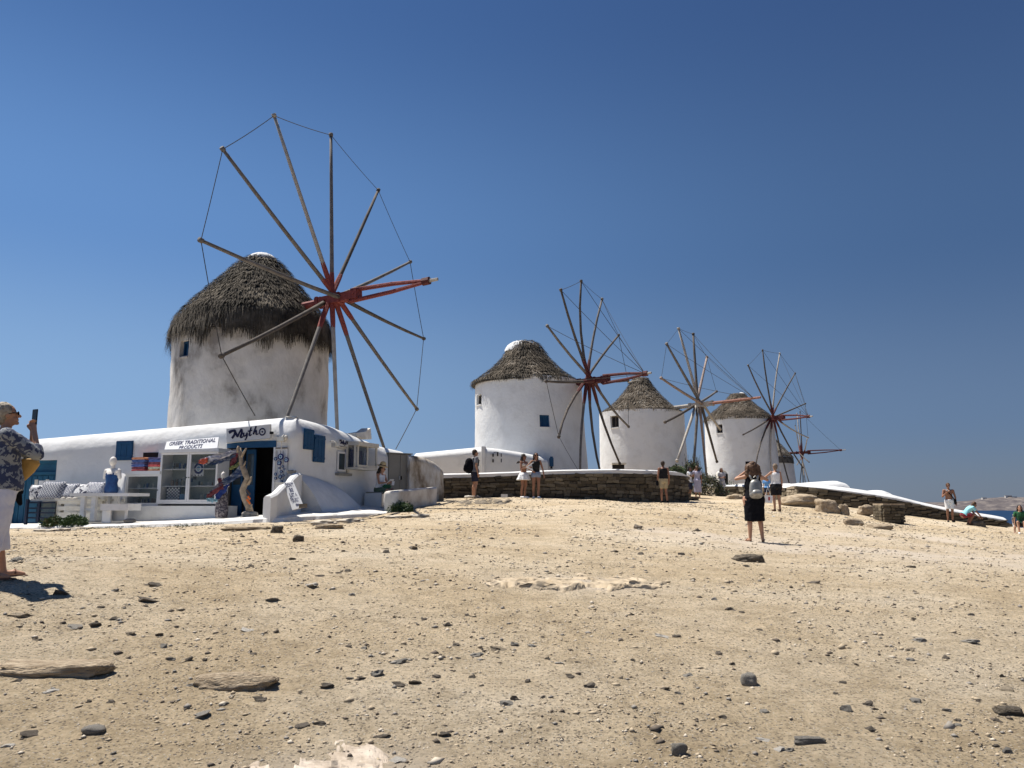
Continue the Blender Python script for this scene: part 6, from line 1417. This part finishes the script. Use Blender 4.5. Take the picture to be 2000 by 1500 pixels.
def person(label, base, face, H=1.7, skin=SKIN, top=None, bot=None, hair=(HB, 'short'), shoes=None, J=None, up=(0, 0, 1), pel=(0, 0, .92), vox=.013, female=False, hip=1.0, waist=1.0, glasses=None, headturn=0, headpitch=0, group=None, hands='relax'):
    s = H / 1.7; rt_ = root('person', base, label, 'person', group); Rz = Matrix.Rotation(R(face), 3, 'Z'); base = Vector(base)
    def T(p): return base + Rz @ (Vector(p) * s)
    J = dict(J or {}); up = Vector(up).normalized(); pel = Vector(pel); xd = Vector((1, 0, 0)); fd = xd.cross(up) * -1
    fwd = up.cross(xd) * -1 if up.cross(xd).y > 0 else up.cross(xd)
    def tor(x, f, z): return pel + up * (z - .92) + xd * x + fwd * f
    sw = .165 if female else .185
    D = {}
    for n_s, sg in (('l', 1), ('r', -1)):
        D['sh' + n_s] = tor(sg * sw, 0, 1.385)
        D['el' + n_s] = D['sh' + n_s] + V3(sg * .05, .03, -.28); D['wr' + n_s] = D['el' + n_s] + V3(sg * .01, -.06, -.25)
        D['hi' + n_s] = tor(sg * .085 * hip, 0, .89); D['kn' + n_s] = V3(sg * .095, -.02, .49); D['an' + n_s] = V3(sg * .095, .03, .085); D['to' + n_s] = V3(sg * .12, -.15, .025)
    D['neck'] = tor(0, .0, 1.42); D['head'] = tor(0, -.0, 1.585) + fwd * .02
    for k_, v_ in J.items(): D[k_] = Vector(v_)
    RT = Matrix.Rotation(R(headturn), 3, 'Z') @ Matrix.Rotation(R(headpitch), 3, 'X')
    q = MB(); S_ = s
    def limb(mb, a, b, r0, r1, ex=0, n=12): mb.cap(T(a), T(b), r0 * S_ + ex, r1 * S_ + ex, n)
    F_ = .88 if female else 1.0
    prof_ = [(.79, .10 * hip, .09), (.86, .165 * hip, .115 * hip), (.93, .172 * hip, .12 * hip), (1.02, .148 * waist, .105 * waist), (1.10, .135 * waist, .10 * waist), (1.20, .150 * waist, .11), (1.30, .165, .112), (1.37, .160, .095), (1.42, .10, .07), (1.45, .055, .05)]
    def torso(mb, z0, z1, ex, flare=None, sx=1.0):
        zz = [z0] + [p[0] for p in prof_ if z0 < p[0] < z1] + [z1]; rings = []; n = 18; V = []
        for z in zz:
            hw = interp(z, [p[0] for p in prof_], [p[1] for p in prof_]) * F_ + ex; hd = interp(z, [p[0] for p in prof_], [p[2] for p in prof_]) + ex
            if flare and z < flare[0]: k = (flare[0] - z) / (flare[0] - z0 + 1e-6); hw += flare[1] * k; hd += flare[1] * k
            for i in range(n):
                a = 2 * math.pi * i / n; V.append(T(tor(hw * math.cos(a), -hd * math.sin(a) if False else hd * math.sin(a), z)))
        fs = [(i * n + k, i * n + (k + 1) % n, (i + 1) * n + (k + 1) % n, (i + 1) * n + k) for i in range(len(zz) - 1) for k in range(n)] + [tuple(range(n))[::-1], tuple((len(zz) - 1) * n + k for k in range(n))]
        mb.add(V, fs)
    torso(q, .79, 1.45, 0)
    limb(q, D['neck'] - up * .04, D['head'] - up * .05, .052, .050)
    hc = D['head']
    def hd_(x, y, z): return hc + RT @ Vector((x, y, z))
    def e3(p, ax, mb=q): mb.ell_(T(p), tuple(a * S_ for a in ax), 16, 12, rot=Rz @ RT)
    e3(hd_(0, .012, .02), (.073, .092, .098)); e3(hd_(0, -.02, -.045), (.055, .065, .065)); limb(q, hd_(0, -.085, .01), hd_(0, -.105, -.018), .012, .016, n=8)
    for sg in (1, -1): e3(hd_(sg * .074, .01, -.005), (.010, .018, .03))
    e3(hd_(0, -.086, -.052), (.022, .010, .008)); e3(hd_(0, -.075, -.085), (.025, .02, .018))
    for n_s, sg in (('l', 1), ('r', -1)):
        sh, el, wr = D['sh' + n_s], D['el' + n_s], D['wr' + n_s]
        limb(q, tor(sg * .10, 0, 1.38), sh, .055 * F_, .056 * F_); limb(q, sh, el, .050 * F_, .038 * F_); limb(q, el, wr, .039 * F_, .025)
        fd_ = (wr - el).normalized(); side = fd_.cross(V3(0, -1, 0.2)); side = side.normalized() if side.length > .1 else V3(1, 0, 0)
        if D.get('hd' + n_s): fd_ = Vector(D['hd' + n_s]).normalized()
        side = fd_.cross(V3(1, 0, 0)) if abs(fd_.x) < .8 else fd_.cross(V3(0, 1, 0)); side.normalize(); cur = side.cross(fd_).normalized() * (1 if hands == 'relax' else 1)
        if cur.x * sg > 0: cur = -cur
        pc_ = wr + fd_ * .05; limb(q, wr, wr + fd_ * .075, .026, .030, n=10)
        for i in range(4):
            rt0 = wr + fd_ * .08 + side * (.027 - .018 * i); ln = (.034, .040, .038, .030)[i]; m1 = rt0 + fd_ * ln + cur * .008; m2 = m1 + fd_ * ln * .7 + cur * ln * .55
            limb(q, rt0, m1, .0098, .0092, n=6); limb(q, m1, m2, .0092, .0078, n=6)
        tb_ = wr + fd_ * .03 + side * .026; limb(q, tb_, tb_ + side * .022 + fd_ * .035 + cur * .012, .0115, .010, n=6); limb(q, tb_ + side * .022 + fd_ * .035 + cur * .012, tb_ + side * .024 + fd_ * .062 + cur * .022, .010, .008, n=6)
        hi, kn, an, to = D['hi' + n_s], D['kn' + n_s], D['an' + n_s], D['to' + n_s]
        limb(q, hi, kn, .088 * hip, .055); lc = kn.lerp(an, .3) + (V3(0, .02, 0) if abs(kn.z - an.z) > .2 else V3(0, 0, 0)); limb(q, kn, lc, .052, .055); limb(q, lc, an, .053, .034)
        limb(q, an + V3(0, .015, -.04), an.lerp(to, .5) + V3(0, 0, -.02), .033, .034); limb(q, an.lerp(to, .5) + V3(0, 0, -.012), to, .034, .024)
    def fin(mb, nm, m, v=vox, it=2):
        o = mb.build(nm, m, rt_, smooth=True); a = o.modifiers.new('remesh', 'REMESH'); a.mode = 'VOXEL'; a.voxel_size = v; a.use_smooth_shade = True
        if it: b_ = o.modifiers.new('smooth', 'SMOOTH'); b_.factor = .5; b_.iterations = it
        return o
    fin(q, 'body', skin, vox * .8)
    def folds(o, st=.018):
        tx = bpy.data.textures.get('folds') or bpy.data.textures.new('folds', 'CLOUDS'); tx.noise_scale = .09
        dm = o.modifiers.new('folds', 'DISPLACE'); dm.texture = tx; dm.strength = st; dm.mid_level = .35
    if top:
        kd, m = top; q = MB(); ex = .016
        z0, z1 = {'tank': (.93, 1.385), 'tshirt': (.91, 1.425), 'long': (.84, 1.43), 'bikini': (1.22, 1.32), 'dress': (.80, 1.39)}[kd]
        torso(q, z0, z1, ex + (.012 if kd == 'long' else 0), flare=(1.05, .03) if kd in ('tshirt', 'long') else None)
        for n_s, sg in (('l', 1), ('r', -1)):
            sh, el, wr = D['sh' + n_s], D['el' + n_s], D['wr' + n_s]
            if kd in ('tank', 'bikini', 'dress'): limb(q, tor(sg * .085, .05, 1.30), tor(sg * .075, .035, 1.41), .028, .024); limb(q, tor(sg * .075, .035, 1.41), tor(sg * .08, -.06, 1.32), .024, .026)
            if kd in ('tshirt', 'long'):
                limb(q, tor(sg * .09, 0, 1.375), sh, .066, .070)
                e_ = sh.lerp(el, .62) if kd == 'tshirt' else el
                q.tube([T(sh), T(e_)], [.072 * S_, .062 * S_], 14)
                if kd == 'long': q.cap(T(el), T(el), .058 * S_, .058 * S_, 12); q.tube([T(el), T(el.lerp(wr, .35))], [.058 * S_, .050 * S_], 14)
        folds(fin(q, {'bikini': 'bikini_top', 'dress': 'dress'}.get(kd, 'top'), m))
    if bot:
        kd, m = bot[0], bot[1]; q = MB(); ex = .020
        if kd in ('shorts', 'briefs', 'trousers', 'capri'):
            torso(q, .80, .985, ex)
            for n_s, sg in (('l', 1), ('r', -1)):
                hi, kn, an = D['hi' + n_s], D['kn' + n_s], D['an' + n_s]; k_ = {'briefs': .30, 'shorts': .78}.get(kd, 1)
                e_ = hi.lerp(kn, k_); q.cap(T(hi), T(hi), .10 * S_ * hip, .10 * S_ * hip, 12); q.tube([T(hi), T(hi.lerp(e_, .5)), T(e_)], [.106 * S_ * hip, .098 * S_ * hip, (.088 if kd == 'shorts' else .076) * S_ * hip], 16)
                if kd in ('trousers', 'capri'): q.cap(T(kn), T(kn), .074 * S_ * hip, .074 * S_ * hip, 12); q.tube([T(kn), T(kn.lerp(an, .88 if kd == 'trousers' else .55))], [.075 * S_ * hip, .066 * S_ * hip], 16)
        else:
            L_, fl = bot[2], bot[3]; zz = np.linspace(.985, L_, 7); V = []; n = 26
            for j, z in enumerate(zz):
                k_ = j / 6
                for i in range(n):
                    a = 2 * math.pi * i / n; rf = 1 + fl * k_ * (1 + .22 * math.sin(i * 1.9 + j * .3)) ; wv_ = interp(z, [.45, .8, .9, .985], [.165, .165, .172, .15]) * hip * F_ + ex; dv = interp(z, [.45, .8, .9, .985], [.125, .12, .12, .10]) * hip + ex
                    V.append(T(tor(wv_ * rf * math.cos(a), dv * rf * math.sin(a), z)))
            fs = [(j * n + i, (j + 1) * n + i, (j + 1) * n + (i + 1) % n, j * n + (i + 1) % n) for j in range(6) for i in range(n)] + [tuple(range(n)), tuple(6 * n + i for i in range(n))[::-1]]; q.add(V, fs)
        folds(fin(q, {'skirt': 'skirt', 'briefs': 'shorts', 'capri': 'trousers'}.get(kd, kd), m), .022)
    hm, hk = hair; q = MB()
    q.ell_(T(hd_(0, .032, .036)), (.088 * S_, .095 * S_, .102 * S_), 16, 12, rot=Rz @ RT)
    if hk == 'short': q.ell_(T(hd_(0, .062, -.02)), (.070 * S_, .058 * S_, .075 * S_), 14, 10, rot=Rz @ RT)
    if hk in ('long', 'fluffy', 'wind', 'bun'):
        w_ = .075 if hk != 'fluffy' else .10
        if hk != 'bun':
            for a, b, c in ((0, .07, 1), (.05, .05, .9), (-.05, .05, .9)) + (((.085, .03, .8), (-.085, .03, .8)) if hk == 'fluffy' else ()):
                q.cap(T(hd_(a, b, .0)), T(hd_(a * 1.5, b + .03, -.19 * c)), w_ * S_ * .8, w_ * S_ * .55, 10)
            if hk == 'wind': 
                for i in range(4): q.tube([T(hd_(-.02 * i + .03, .09, -.12)), T(hd_(-.06, .17 + .02 * i, -.16 - .02 * i)), T(hd_(-.12, .27 + .02 * i, -.18 - .025 * i))], [.03 * S_, .02 * S_, .006 * S_], 6)
        else: q.cap(T(hd_(0, .11, .03)), T(hd_(0, .12, .02)), .04 * S_, .035 * S_)
    o = fin(q, 'hair', hm, vox, 1)
    if hk in ('fluffy', 'wind', 'long'):
        tx = bpy.data.textures.get('hairnoise') or bpy.data.textures.new('hairnoise', 'CLOUDS'); tx.noise_scale = .035
        dm = o.modifiers.new('lumps', 'DISPLACE'); dm.texture = tx; dm.strength = .035; dm.mid_level = .5
    else:
        tx = bpy.data.textures.get('hairfine') or bpy.data.textures.new('hairfine', 'CLOUDS'); tx.noise_scale = .018
        dm = o.modifiers.new('lumps', 'DISPLACE'); dm.texture = tx; dm.strength = .016; dm.mid_level = .5
    for sg in (1, -1):
        q = MB()
        if glasses: q.ell_(T(hd_(sg * .032, -.090, .012)), (.026 * S_, .008 * S_, .020 * S_), 10, 6, rot=Rz @ RT)
        else: q.ell_(T(hd_(sg * .030, -.079, .012)), (.012 * S_, .006 * S_, .007 * S_), 8, 6, rot=Rz @ RT)
        if glasses: q.tube([T(hd_(sg * .055, -.085, .016)), T(hd_(sg * .078, .0, .012))], .004 * S_, 5)
        q.build('sunglass_lens' if glasses else 'eye', BLACK, rt_, smooth=True)
    for n_s, sg in (('l', 1), ('r', -1)):
        an, to = D['an' + n_s], D['to' + n_s]; q = MB()
        if shoes:
            if shoes[1] == 'sandal':
                q.cap(T(an + V3(0, .02, -.072)), T(to + V3(0, -.012, -.014)), .036 * S_, .034 * S_, 10, flat=(0, 0, 1), ell=.35); q.tube([T(an.lerp(to, .6) + V3(-.036, 0, -.01)), T(an.lerp(to, .6) + V3(0, 0, .028)), T(an.lerp(to, .6) + V3(.036, 0, -.01))], .009, 5)
            else: q.cap(T(an + V3(0, .02, -.045)), T(an.lerp(to, .5) + V3(0, 0, -.02)), .042 * S_, .042 * S_); q.cap(T(an.lerp(to, .5) + V3(0, 0, -.015)), T(to), .042 * S_, .031 * S_)
            q.build('sandal' if shoes[1] == 'sandal' else 'shoe', shoes[0], rt_, smooth=True)
    return rt_, T, D, Rz
def ground_at(px, py, Y): p = P(px, py, Y); return Vector((p.x, p.y, gz(p.x, p.y) + fine_z(p.x, p.y) + .005))
def thing_box(nm, label, cat, c, hx, hy, hz, m, rz=0, bev=.02):
    bm = bmesh.new(); bmesh.ops.create_cube(bm, size=2)
    for v in bm.verts: v.co = Vector((v.co.x * hx, v.co.y * hy, v.co.z * hz))
    bmesh.ops.bevel(bm, geom=bm.edges[:], offset=bev, segments=3, affect='EDGES'); me = bpy.data.meshes.new(nm); bm.to_mesh(me); bm.free(); me.materials.append(m)
    o = bpy.data.objects.new(nm, me); COL.objects.link(o); o.location = c; o.rotation_euler = (0, 0, rz); return tag(o, label, cat)
PHONE = mat('phone_black', (.01, .01, .012), rough=.2)
PRS = pattern_mat('printed_blouse', 17, (.045, .055, .10), (.26, .27, .27))
PRS.node_tree.nodes['Principled BSDF'].inputs['Roughness'].default_value = .9

# woman at the left edge, photographing
b = ground_at(-18, 1132, 7.5)
r_, T, D, Rz = person('person with grey blond hair, patterned blouse and white trousers photographing at the left edge', b, 128, H=1.64, skin=SKIN, top=('long', PRS), bot=('capri', cloth('white_linen', (.62, .61, .68), (.70, .69, .74))),
    hair=(HBL, 'short'), shoes=(cloth('brown_leather', (.12, .06, .04)), 'sandal'), glasses=True, female=True, hip=1.12, waist=1.25, vox=.010, headpitch=-8, up=(0, .05, 1), pel=(0, -.02, .92),
    J=dict(ell=(.19, -.27, 1.20), elr=(-.19, -.27, 1.20), wrl=(.05, -.24, 1.44), wrr=(-.05, -.24, 1.44), knl=(.11, -.04, .49), anl=(.12, -.10, .085), tol=(.14, -.28, .025), knr=(-.11, .0, .49), anr=(-.11, .06, .085), tor=(-.13, -.12, .025)))
ph = thing_box('phone', 'black phone held upright in both hands by the woman at the left edge', 'phone', T((0, -.24, 1.585)), .040, .006, .076, PHONE, R(152), .004)
q = MB(); q.tube([T((.10, -.24, 1.17)), T((.10, -.24, 1.14)), T((.10, -.21, 1.06)), T((.10, -.18, .97)), T((.10, -.17, .93))], [.08, .10, .085, .05, .02], 12, flat=tuple(Rz @ Vector((1, 0, 0))), ell=.5)
bg = q.build('shoulder_bag', mat('ochre_leather', (.42, .24, .06), (.5, .3, .09), 8, .6), smooth=True); tag(bg, 'ochre bag under the raised arm of the woman at the left edge', 'bag')
a = bg.modifiers.new('remesh', 'REMESH'); a.mode = 'VOXEL'; a.voxel_size = .012
q = MB(); q.cap(T((.14, -.14, .98)), T((.15, -.18, .84)), .05, .04, 10, flat=(0, 0, 1)); q.cap(T((.14, -.16, .83)), T((.15, -.2, .72)), .045, .02, 10)
tag(q.build('black_pouch', BLACK, smooth=True), 'black pouch hanging at the front hip of the woman at the left edge', 'bag')

# woman with the silver backpack
b = ground_at(1476, 1057, 16.2)
r_, T, D, Rz = person('person with long brown hair and black dress photographing the windmills, silver backpack on', b, 178, H=1.60, skin=SKIN, top=('dress', BLACK), bot=('skirt', BLACK, .44, -.10), hair=(HBR, 'fluffy'), shoes=(BLACK, 'sandal'), female=True, hip=1.42, waist=1.35, vox=.011,
    J=dict(ell=(.34, -.10, 1.34), elr=(-.34, -.12, 1.32), wrl=(.10, -.24, 1.50), wrr=(-.10, -.24, 1.50), knl=(.11, 0, .49), knr=(-.11, 0, .49), anl=(.12, .03, .085), anr=(-.14, .03, .085), tol=(.17, -.13, .025), tor=(-.20, -.11, .025)))
thing_box('phone', 'black phone held up by the woman with the silver backpack', 'phone', T((0, -.25, 1.69)), .075, .006, .038, PHONE, R(178), .004)
SILV = mat('silver_fabric', (.23, .22, .20), (.38, .37, .34), 7, .38, .006, 18, metal=.35)
bp_ = root('backpack', T((0, .2, 1.0)), 'small silver backpack on the back of the woman in the black dress', 'backpack')
q = MB(); q.cap(T((0, .19, 1.06)), T((0, .185, 1.20)), .135, .12, 18, flat=(0, 1, 0), ell=.6); q.cap(T((.05, .2, 1.0)), T((-.05, .2, 1.0)), .085, .085, 14)
o = q.build('pack', SILV, bp_, smooth=True); a = o.modifiers.new('remesh', 'REMESH'); a.mode = 'VOXEL'; a.voxel_size = .012
q = MB(); q.cap(T((.03, .27, 1.03)), T((-.03, .27, 1.03)), .075, .075, 12, flat=(0, 0, 1)); q.build('pocket', SILV, bp_, smooth=True)
for sg in (1, -1):
    q = MB(); q.tube([T((sg * .05, .14, 1.30)), T((sg * .09, .09, 1.42)), T((sg * .12, -.02, 1.445)), T((sg * .13, -.13, 1.33))], .022, 8); q.build('strap', SILV, bp_, smooth=True)
q = MB(); q.tube([T((.04, .2, 1.36)), T((0, .2, 1.40)), T((-.04, .2, 1.36))], .008, 6); q.build('handle', SILV, bp_)

# seated woman with the straw hat
sb = P(742, 961, 24.1); s = 1.0; base = Vector((sb.x, sb.y + .02, sb.z - .47))
r_, T, D, Rz = person('seated person in a straw hat and white vest reading a leaflet outside the shop', base, 62, H=1.64, skin=SKIN, top=('tank', cloth('white_vest', (.66, .66, .68))), bot=('shorts', cloth('olive_shorts', (.08, .12, .08))), hair=(HB, 'long'), female=True, glasses=True, pel=(0, .05, .56), up=(0, -.16, 1), vox=.013, headpitch=18, headturn=10,
    J=dict(hil=(.09, .02, .53), hir=(-.09, .02, .53), knl=(.10, -.42, .55), knr=(-.10, -.42, .53), anl=(.09, -.42, .10), anr=(-.09, -.38, .10), tol=(.1, -.58, .04), tor=(-.1, -.54, .04), ell=(.22, -.12, .76), elr=(-.22, -.12, .76), wrl=(.08, -.33, .78), wrr=(-.07, -.33, .78)), shoes=(cloth('tan_leather', (.3, .18, .1)), 'sandal'))
hh = root('straw_hat', T((0, -.09, 1.33)), 'woven straw hat with dark band on the seated woman', 'hat'); hc = T((0, -.085, 1.325)); tl = Rz @ Vector((0, -.30, 1)).normalized()
q = MB(); q.tube([hc - tl * .035, hc - tl * .02, hc + tl * .0, hc + tl * .07, hc + tl * .105, hc + tl * .118], [.175, .17, .098, .09, .065, .02], 20); q.build('crown', STR, hh, smooth=True)
q = MB(); q.tube([hc - tl * .0, hc + tl * .025], [.102, .099], 20); q.build('band', HBR, hh)
q = MB(); c = T((0, -.40, .82)); q.box(c, Rz @ Vector((.10, 0, 0)), Rz @ Vector((0, -.06, .05)), Rz @ Vector((0, .002, .004))); q.box(c + Rz @ Vector((.06, -.05, -.06)), Rz @ Vector((.06, 0, 0)), Rz @ Vector((0, -.01, .06)), Rz @ Vector((0, .003, .0)))
tag(q.build('leaflet', PAINT), 'white leaflet held on her lap by the seated woman with the hat', 'leaflet')
thing_box('lap_bag', 'green cloth bag on the lap of the seated woman', 'bag', T((0, -.26, .66)), .13, .10, .06, mat('green_cloth', (.03, .13, .06), rough=.9), R(62), .04)

navy = cloth('navy_cotton', (.015, .018, .04)); gray = cloth('grey_cotton', (.16, .16, .17)); whitec = cloth('white_cotton', (.70, .70, .70)); khaki = cloth('khaki_cotton', (.33, .27, .17)); denim = cloth('denim', (.17, .21, .30)); blackc = cloth('black_cotton', (.007, .007, .009))
# man with black backpack by the stone wall
b = ground_at(927, 971, 28.6); r_, T, D, Rz = person('person in grey shirt and dark shorts with a big black backpack before the stone wall', b, 112, H=1.72, skin=SKIN, top=('tshirt', gray), bot=('shorts', navy), hair=(HD, 'short'), shoes=(cloth('beige_shoe', (.3, .25, .2)), 'shoe'))
bk = root('backpack', T((0, .25, 1.15)), 'large black backpack worn by the man at the stone wall', 'backpack'); q = MB(); q.cap(T((0, .22, 1.02)), T((0, .21, 1.26)), .17, .15, 16, flat=(0, 1, 0), ell=.8); q.build('pack', BLACK, bk, smooth=True)
q = MB(); q.cap(T((0, .34, 1.0)), T((0, .33, 1.12)), .09, .08, 12); q.build('pocket', BLACK, bk, smooth=True)
for sg in (1, -1): q = MB(); q.tube([T((sg * .1, .12, 1.36)), T((sg * .12, 0, 1.43)), T((sg * .12, -.12, 1.32)), T((sg * .13, -.08, 1.12))], .02, 7); q.build('strap', BLACK, bk, smooth=True)
# two young women posing
b = ground_at(1023, 972, 28.9); r_, T, D, Rz = person('person with long black hair, pale bikini top and white windblown skirt, left of two posing', b, 48, H=1.60, skin=SKIND, top=('bikini', cloth('cream_bikini', (.6, .55, .48))), bot=('skirt', whitec, .70, .75), hair=(HB, 'wind'), shoes=(whitec, 'shoe'), female=True, glasses=True, waist=.95,
    J=dict(ell=(.22, -.08, 1.12), wrl=(.05, -.28, 1.14), elr=(-.24, -.06, 1.12), wrr=(-.05, -.28, 1.16)))
b = ground_at(1047, 972, 28.8); r_, T, D, Rz = person('person in black vest and denim shorts with hand on hip, right of two posing', b, 12, H=1.64, skin=SKIND, top=('tank', blackc), bot=('briefs', denim), hair=(HB, 'long'), shoes=(whitec, 'shoe'), female=True, glasses=True, waist=.95,
    J=dict(elr=(-.36, -.02, 1.17), wrr=(-.17, -.10, 1.02), ell=(.26, .02, 1.12), wrl=(.30, -.04, .88)))
q = MB(); q.add([T((-.12, -.13, 1.36)), T((-.42, -.14, 1.15)), T((-.14, -.14, 1.02)), T((-.17, -.14, 1.10)), T((-.34, -.14, 1.16)), T((-.13, -.13, 1.31))], [(0, 1, 4, 5), (1, 2, 3, 4)]); sd = q.build('white_shawl', whitec); sd.modifiers.new('solid', 'SOLIDIFY').thickness = .02; tag(sd, 'thin white shawl looped from shoulder to hand of the woman in denim shorts', 'shawl')
# man in black vest
b = ground_at(1297, 982, 32.9); r_, T, D, Rz = person('person in black sleeveless vest and khaki shorts seen from behind at the wall', b, 188, H=1.70, skin=SKIND, top=('tank', blackc), bot=('shorts', khaki), hair=(HD, 'short'), shoes=(BLACK, 'shoe'), waist=1.12, J=dict(anr=(-.14, .02, .085), tor=(-.17, -.14, .025)), headturn=-25)
thing_box('dark_bag', 'dark bag in the left hand of the man in the black vest', 'bag', T((.26, -.04, .80)), .05, .08, .11, BLACK, 0, .03)
# pair at the wall end
b = ground_at(1348, 976, 37.4); person('person with black hair, white top and dark skirt facing another at the wall end', b, 60, H=1.58, skin=SKIND, top=('tshirt', whitec), bot=('skirt', navy, .55, .1), hair=(HB, 'long'), shoes=(BLACK, 'shoe'), female=True, J=dict(ell=(.2, -.15, 1.2), wrl=(.1, -.3, 1.35), elr=(-.2, -.15, 1.2), wrr=(-.1, -.3, 1.3)))
b = ground_at(1363, 973, 37.2); b.z += .12; person('person in a pale lilac wrap dress seen from behind at the wall end', b, 172, H=1.48, skin=SKIND, top=('tshirt', cloth('lilac_cloth', (.34, .32, .40))), bot=('skirt', MATS['lilac_cloth'], .30, .18), hair=(HBR, 'bun'), shoes=(HBR, 'sandal'), female=True, hip=1.1, J=dict(ell=(.2, -.18, 1.25), wrl=(.12, -.22, 1.45)))
b = ground_at(1411, 971, 46.5); person('person in pale patterned shirt and white trousers standing before the arched niche', b, 10, H=1.64, skin=SKIND, top=('tshirt', cloth('pale_print', (.34, .33, .35), (.55, .54, .54), 30)), bot=('trousers', cloth('offwhite_trousers', (.44, .43, .45))), hair=(HD, 'long'), shoes=(HBR, 'shoe'), female=True, J=dict(ell=(.2, -.05, 1.1), wrl=(.08, -.22, 1.15), elr=(-.2, -.05, 1.1), wrr=(-.06, -.22, 1.12)))
b = ground_at(1499, 980, 38.5); person('child in a light blue shirt half hidden behind the woman in the white vest', b, 160, H=1.14, skin=SKIN, top=('tshirt', cloth('sky_blue', (.12, .30, .60))), bot=('shorts', navy), hair=(HBR, 'short'), shoes=(BLACK, 'shoe'))
b = ground_at(1518, 997, 27.8); r_, T, D, Rz = person('person with short grey brown hair in white vest and black shorts seen from behind', b, 184, H=1.64, skin=SKIN, top=('tank', whitec), bot=('shorts', blackc), hair=(mat('hair_ash', (.14, .10, .07), (.28, .21, .15), 16, .7), 'short'), shoes=(HBR, 'shoe'), female=True, hip=1.1, waist=1.1, J=dict(ell=(.36, -.10, 1.22), wrl=(.54, -.22, 1.10)))
tbg = P(1501, 974, 27.2); tg_ = root('tote_bag', tbg - Vector((0, 0, .13)), 'white tote bag with a red print hanging beside the woman in the black dress', 'bag')
q = MB(); q.add([tbg + Vector((x, y, z)) for x, y, z in ((-.14, 0, -.13), (.12, 0, -.15), (.15, 0, .10), (-.12, 0, .13), (-.12, .05, -.13), (.10, .05, -.15), (.13, .05, .10), (-.10, .05, .13))], [(0, 1, 2, 3), (7, 6, 5, 4), (0, 4, 5, 1), (1, 5, 6, 2), (3, 2, 6, 7), (0, 3, 7, 4)]); q.build('bag_body', whitec, tg_)
q = MB(); q.box(tbg + Vector((.02, -.006, 0)), (.03, 0, 0), (0, .004, 0), (0, 0, .06)); q.build('print', mat('red_print', (.45, .08, .09)), tg_)
q = MB(); q.tube([tbg + Vector((-.08, .02, .12)), tbg + Vector((0, .02, .42)), tbg + Vector((.08, .02, .11))], .008, 5); q.build('handle', whitec, tg_)
# shirtless man
b = ground_at(1857, 1018, 36.2); r_, T, D, Rz = person('shirtless person in white shorts looking at a phone before the sloping wall', b, -14, H=1.74, skin=SKIND, bot=('shorts', whitec), hair=(HBR, 'short'), shoes=(BLACK, 'shoe'), J=dict(elr=(-.26, -.04, 1.12), wrr=(-.12, -.22, 1.30), ell=(.26, .0, 1.10), wrl=(.27, -.02, .85)), headpitch=18)
thing_box('phone', 'pale phone in the raised hand of the shirtless man', 'phone', T((-.12, -.27, 1.40)), .05, .008, .03, whitec, 0, .005)
q = MB(); q.tube([T((-.12, -.13, 1.38)), T((.05, -.145, 1.2)), T((.17, -.11, 1.02)), T((.2, .0, .95))], .022, 6); q.tube([T((-.12, .1, 1.38)), T((.05, .13, 1.2)), T((.17, .1, 1.02))], .022, 6); q.cap(T((.22, -.03, .95)), T((.25, .0, .82)), .07, .06, 10)
tag(q.build('sling_bag', BLACK, smooth=True), 'black sling bag strapped across the shirtless man', 'bag')
# crouching person
b = ground_at(1897, 1027, 35.2); person('person crouching in an aqua shirt and dark red shorts, bending to the ground', b, 84, H=1.66, skin=SKIND, top=('tshirt', cloth('aqua', (.26, .56, .62))), bot=('shorts', cloth('dark_red', (.16, .02, .03))), hair=(HBR, 'short'), shoes=(HBR, 'shoe'), pel=(0, .28, .45), up=(0, -.72, .70), headpitch=30,
    J=dict(hil=(.09, .28, .42), hir=(-.09, .28, .42), knl=(.13, -.12, .48), knr=(-.13, -.10, .46), anl=(.12, .08, .085), anr=(-.12, .12, .085), tol=(.14, -.10, .025), tor=(-.14, -.06, .025), ell=(.2, -.22, .55), wrl=(.15, -.38, .36), elr=(-.2, -.22, .55), wrr=(-.12, -.40, .36)))
# person at the right edge
b = ground_at(1996, 1042, 33.2); person('person with dark hair and green top sitting low at the right edge', b, -30, H=1.66, skin=SKIN, top=('tshirt', cloth('leaf_green_cloth', (.03, .16, .06), (.012, .012, .014), 9)), bot=('shorts', blackc), hair=(HB, 'long'), shoes=(whitec, 'shoe'), female=True, pel=(0, .1, .42), up=(0, -.05, 1),
    J=dict(hil=(.09, .05, .38), hir=(-.09, .05, .38), knl=(.12, -.30, .50), knr=(-.12, -.30, .50), anl=(.1, -.38, .09), anr=(-.1, -.38, .09), tol=(.11, -.54, .03), tor=(-.11, -.54, .03)))
b = ground_at(1983, 1041, 33.6); person('small child in white shorts and pale top beside the person at the right edge', b, 30, H=.78, skin=SKINL, top=('tshirt', gray), bot=('shorts', whitec), hair=(HBL, 'short'), vox=.011)
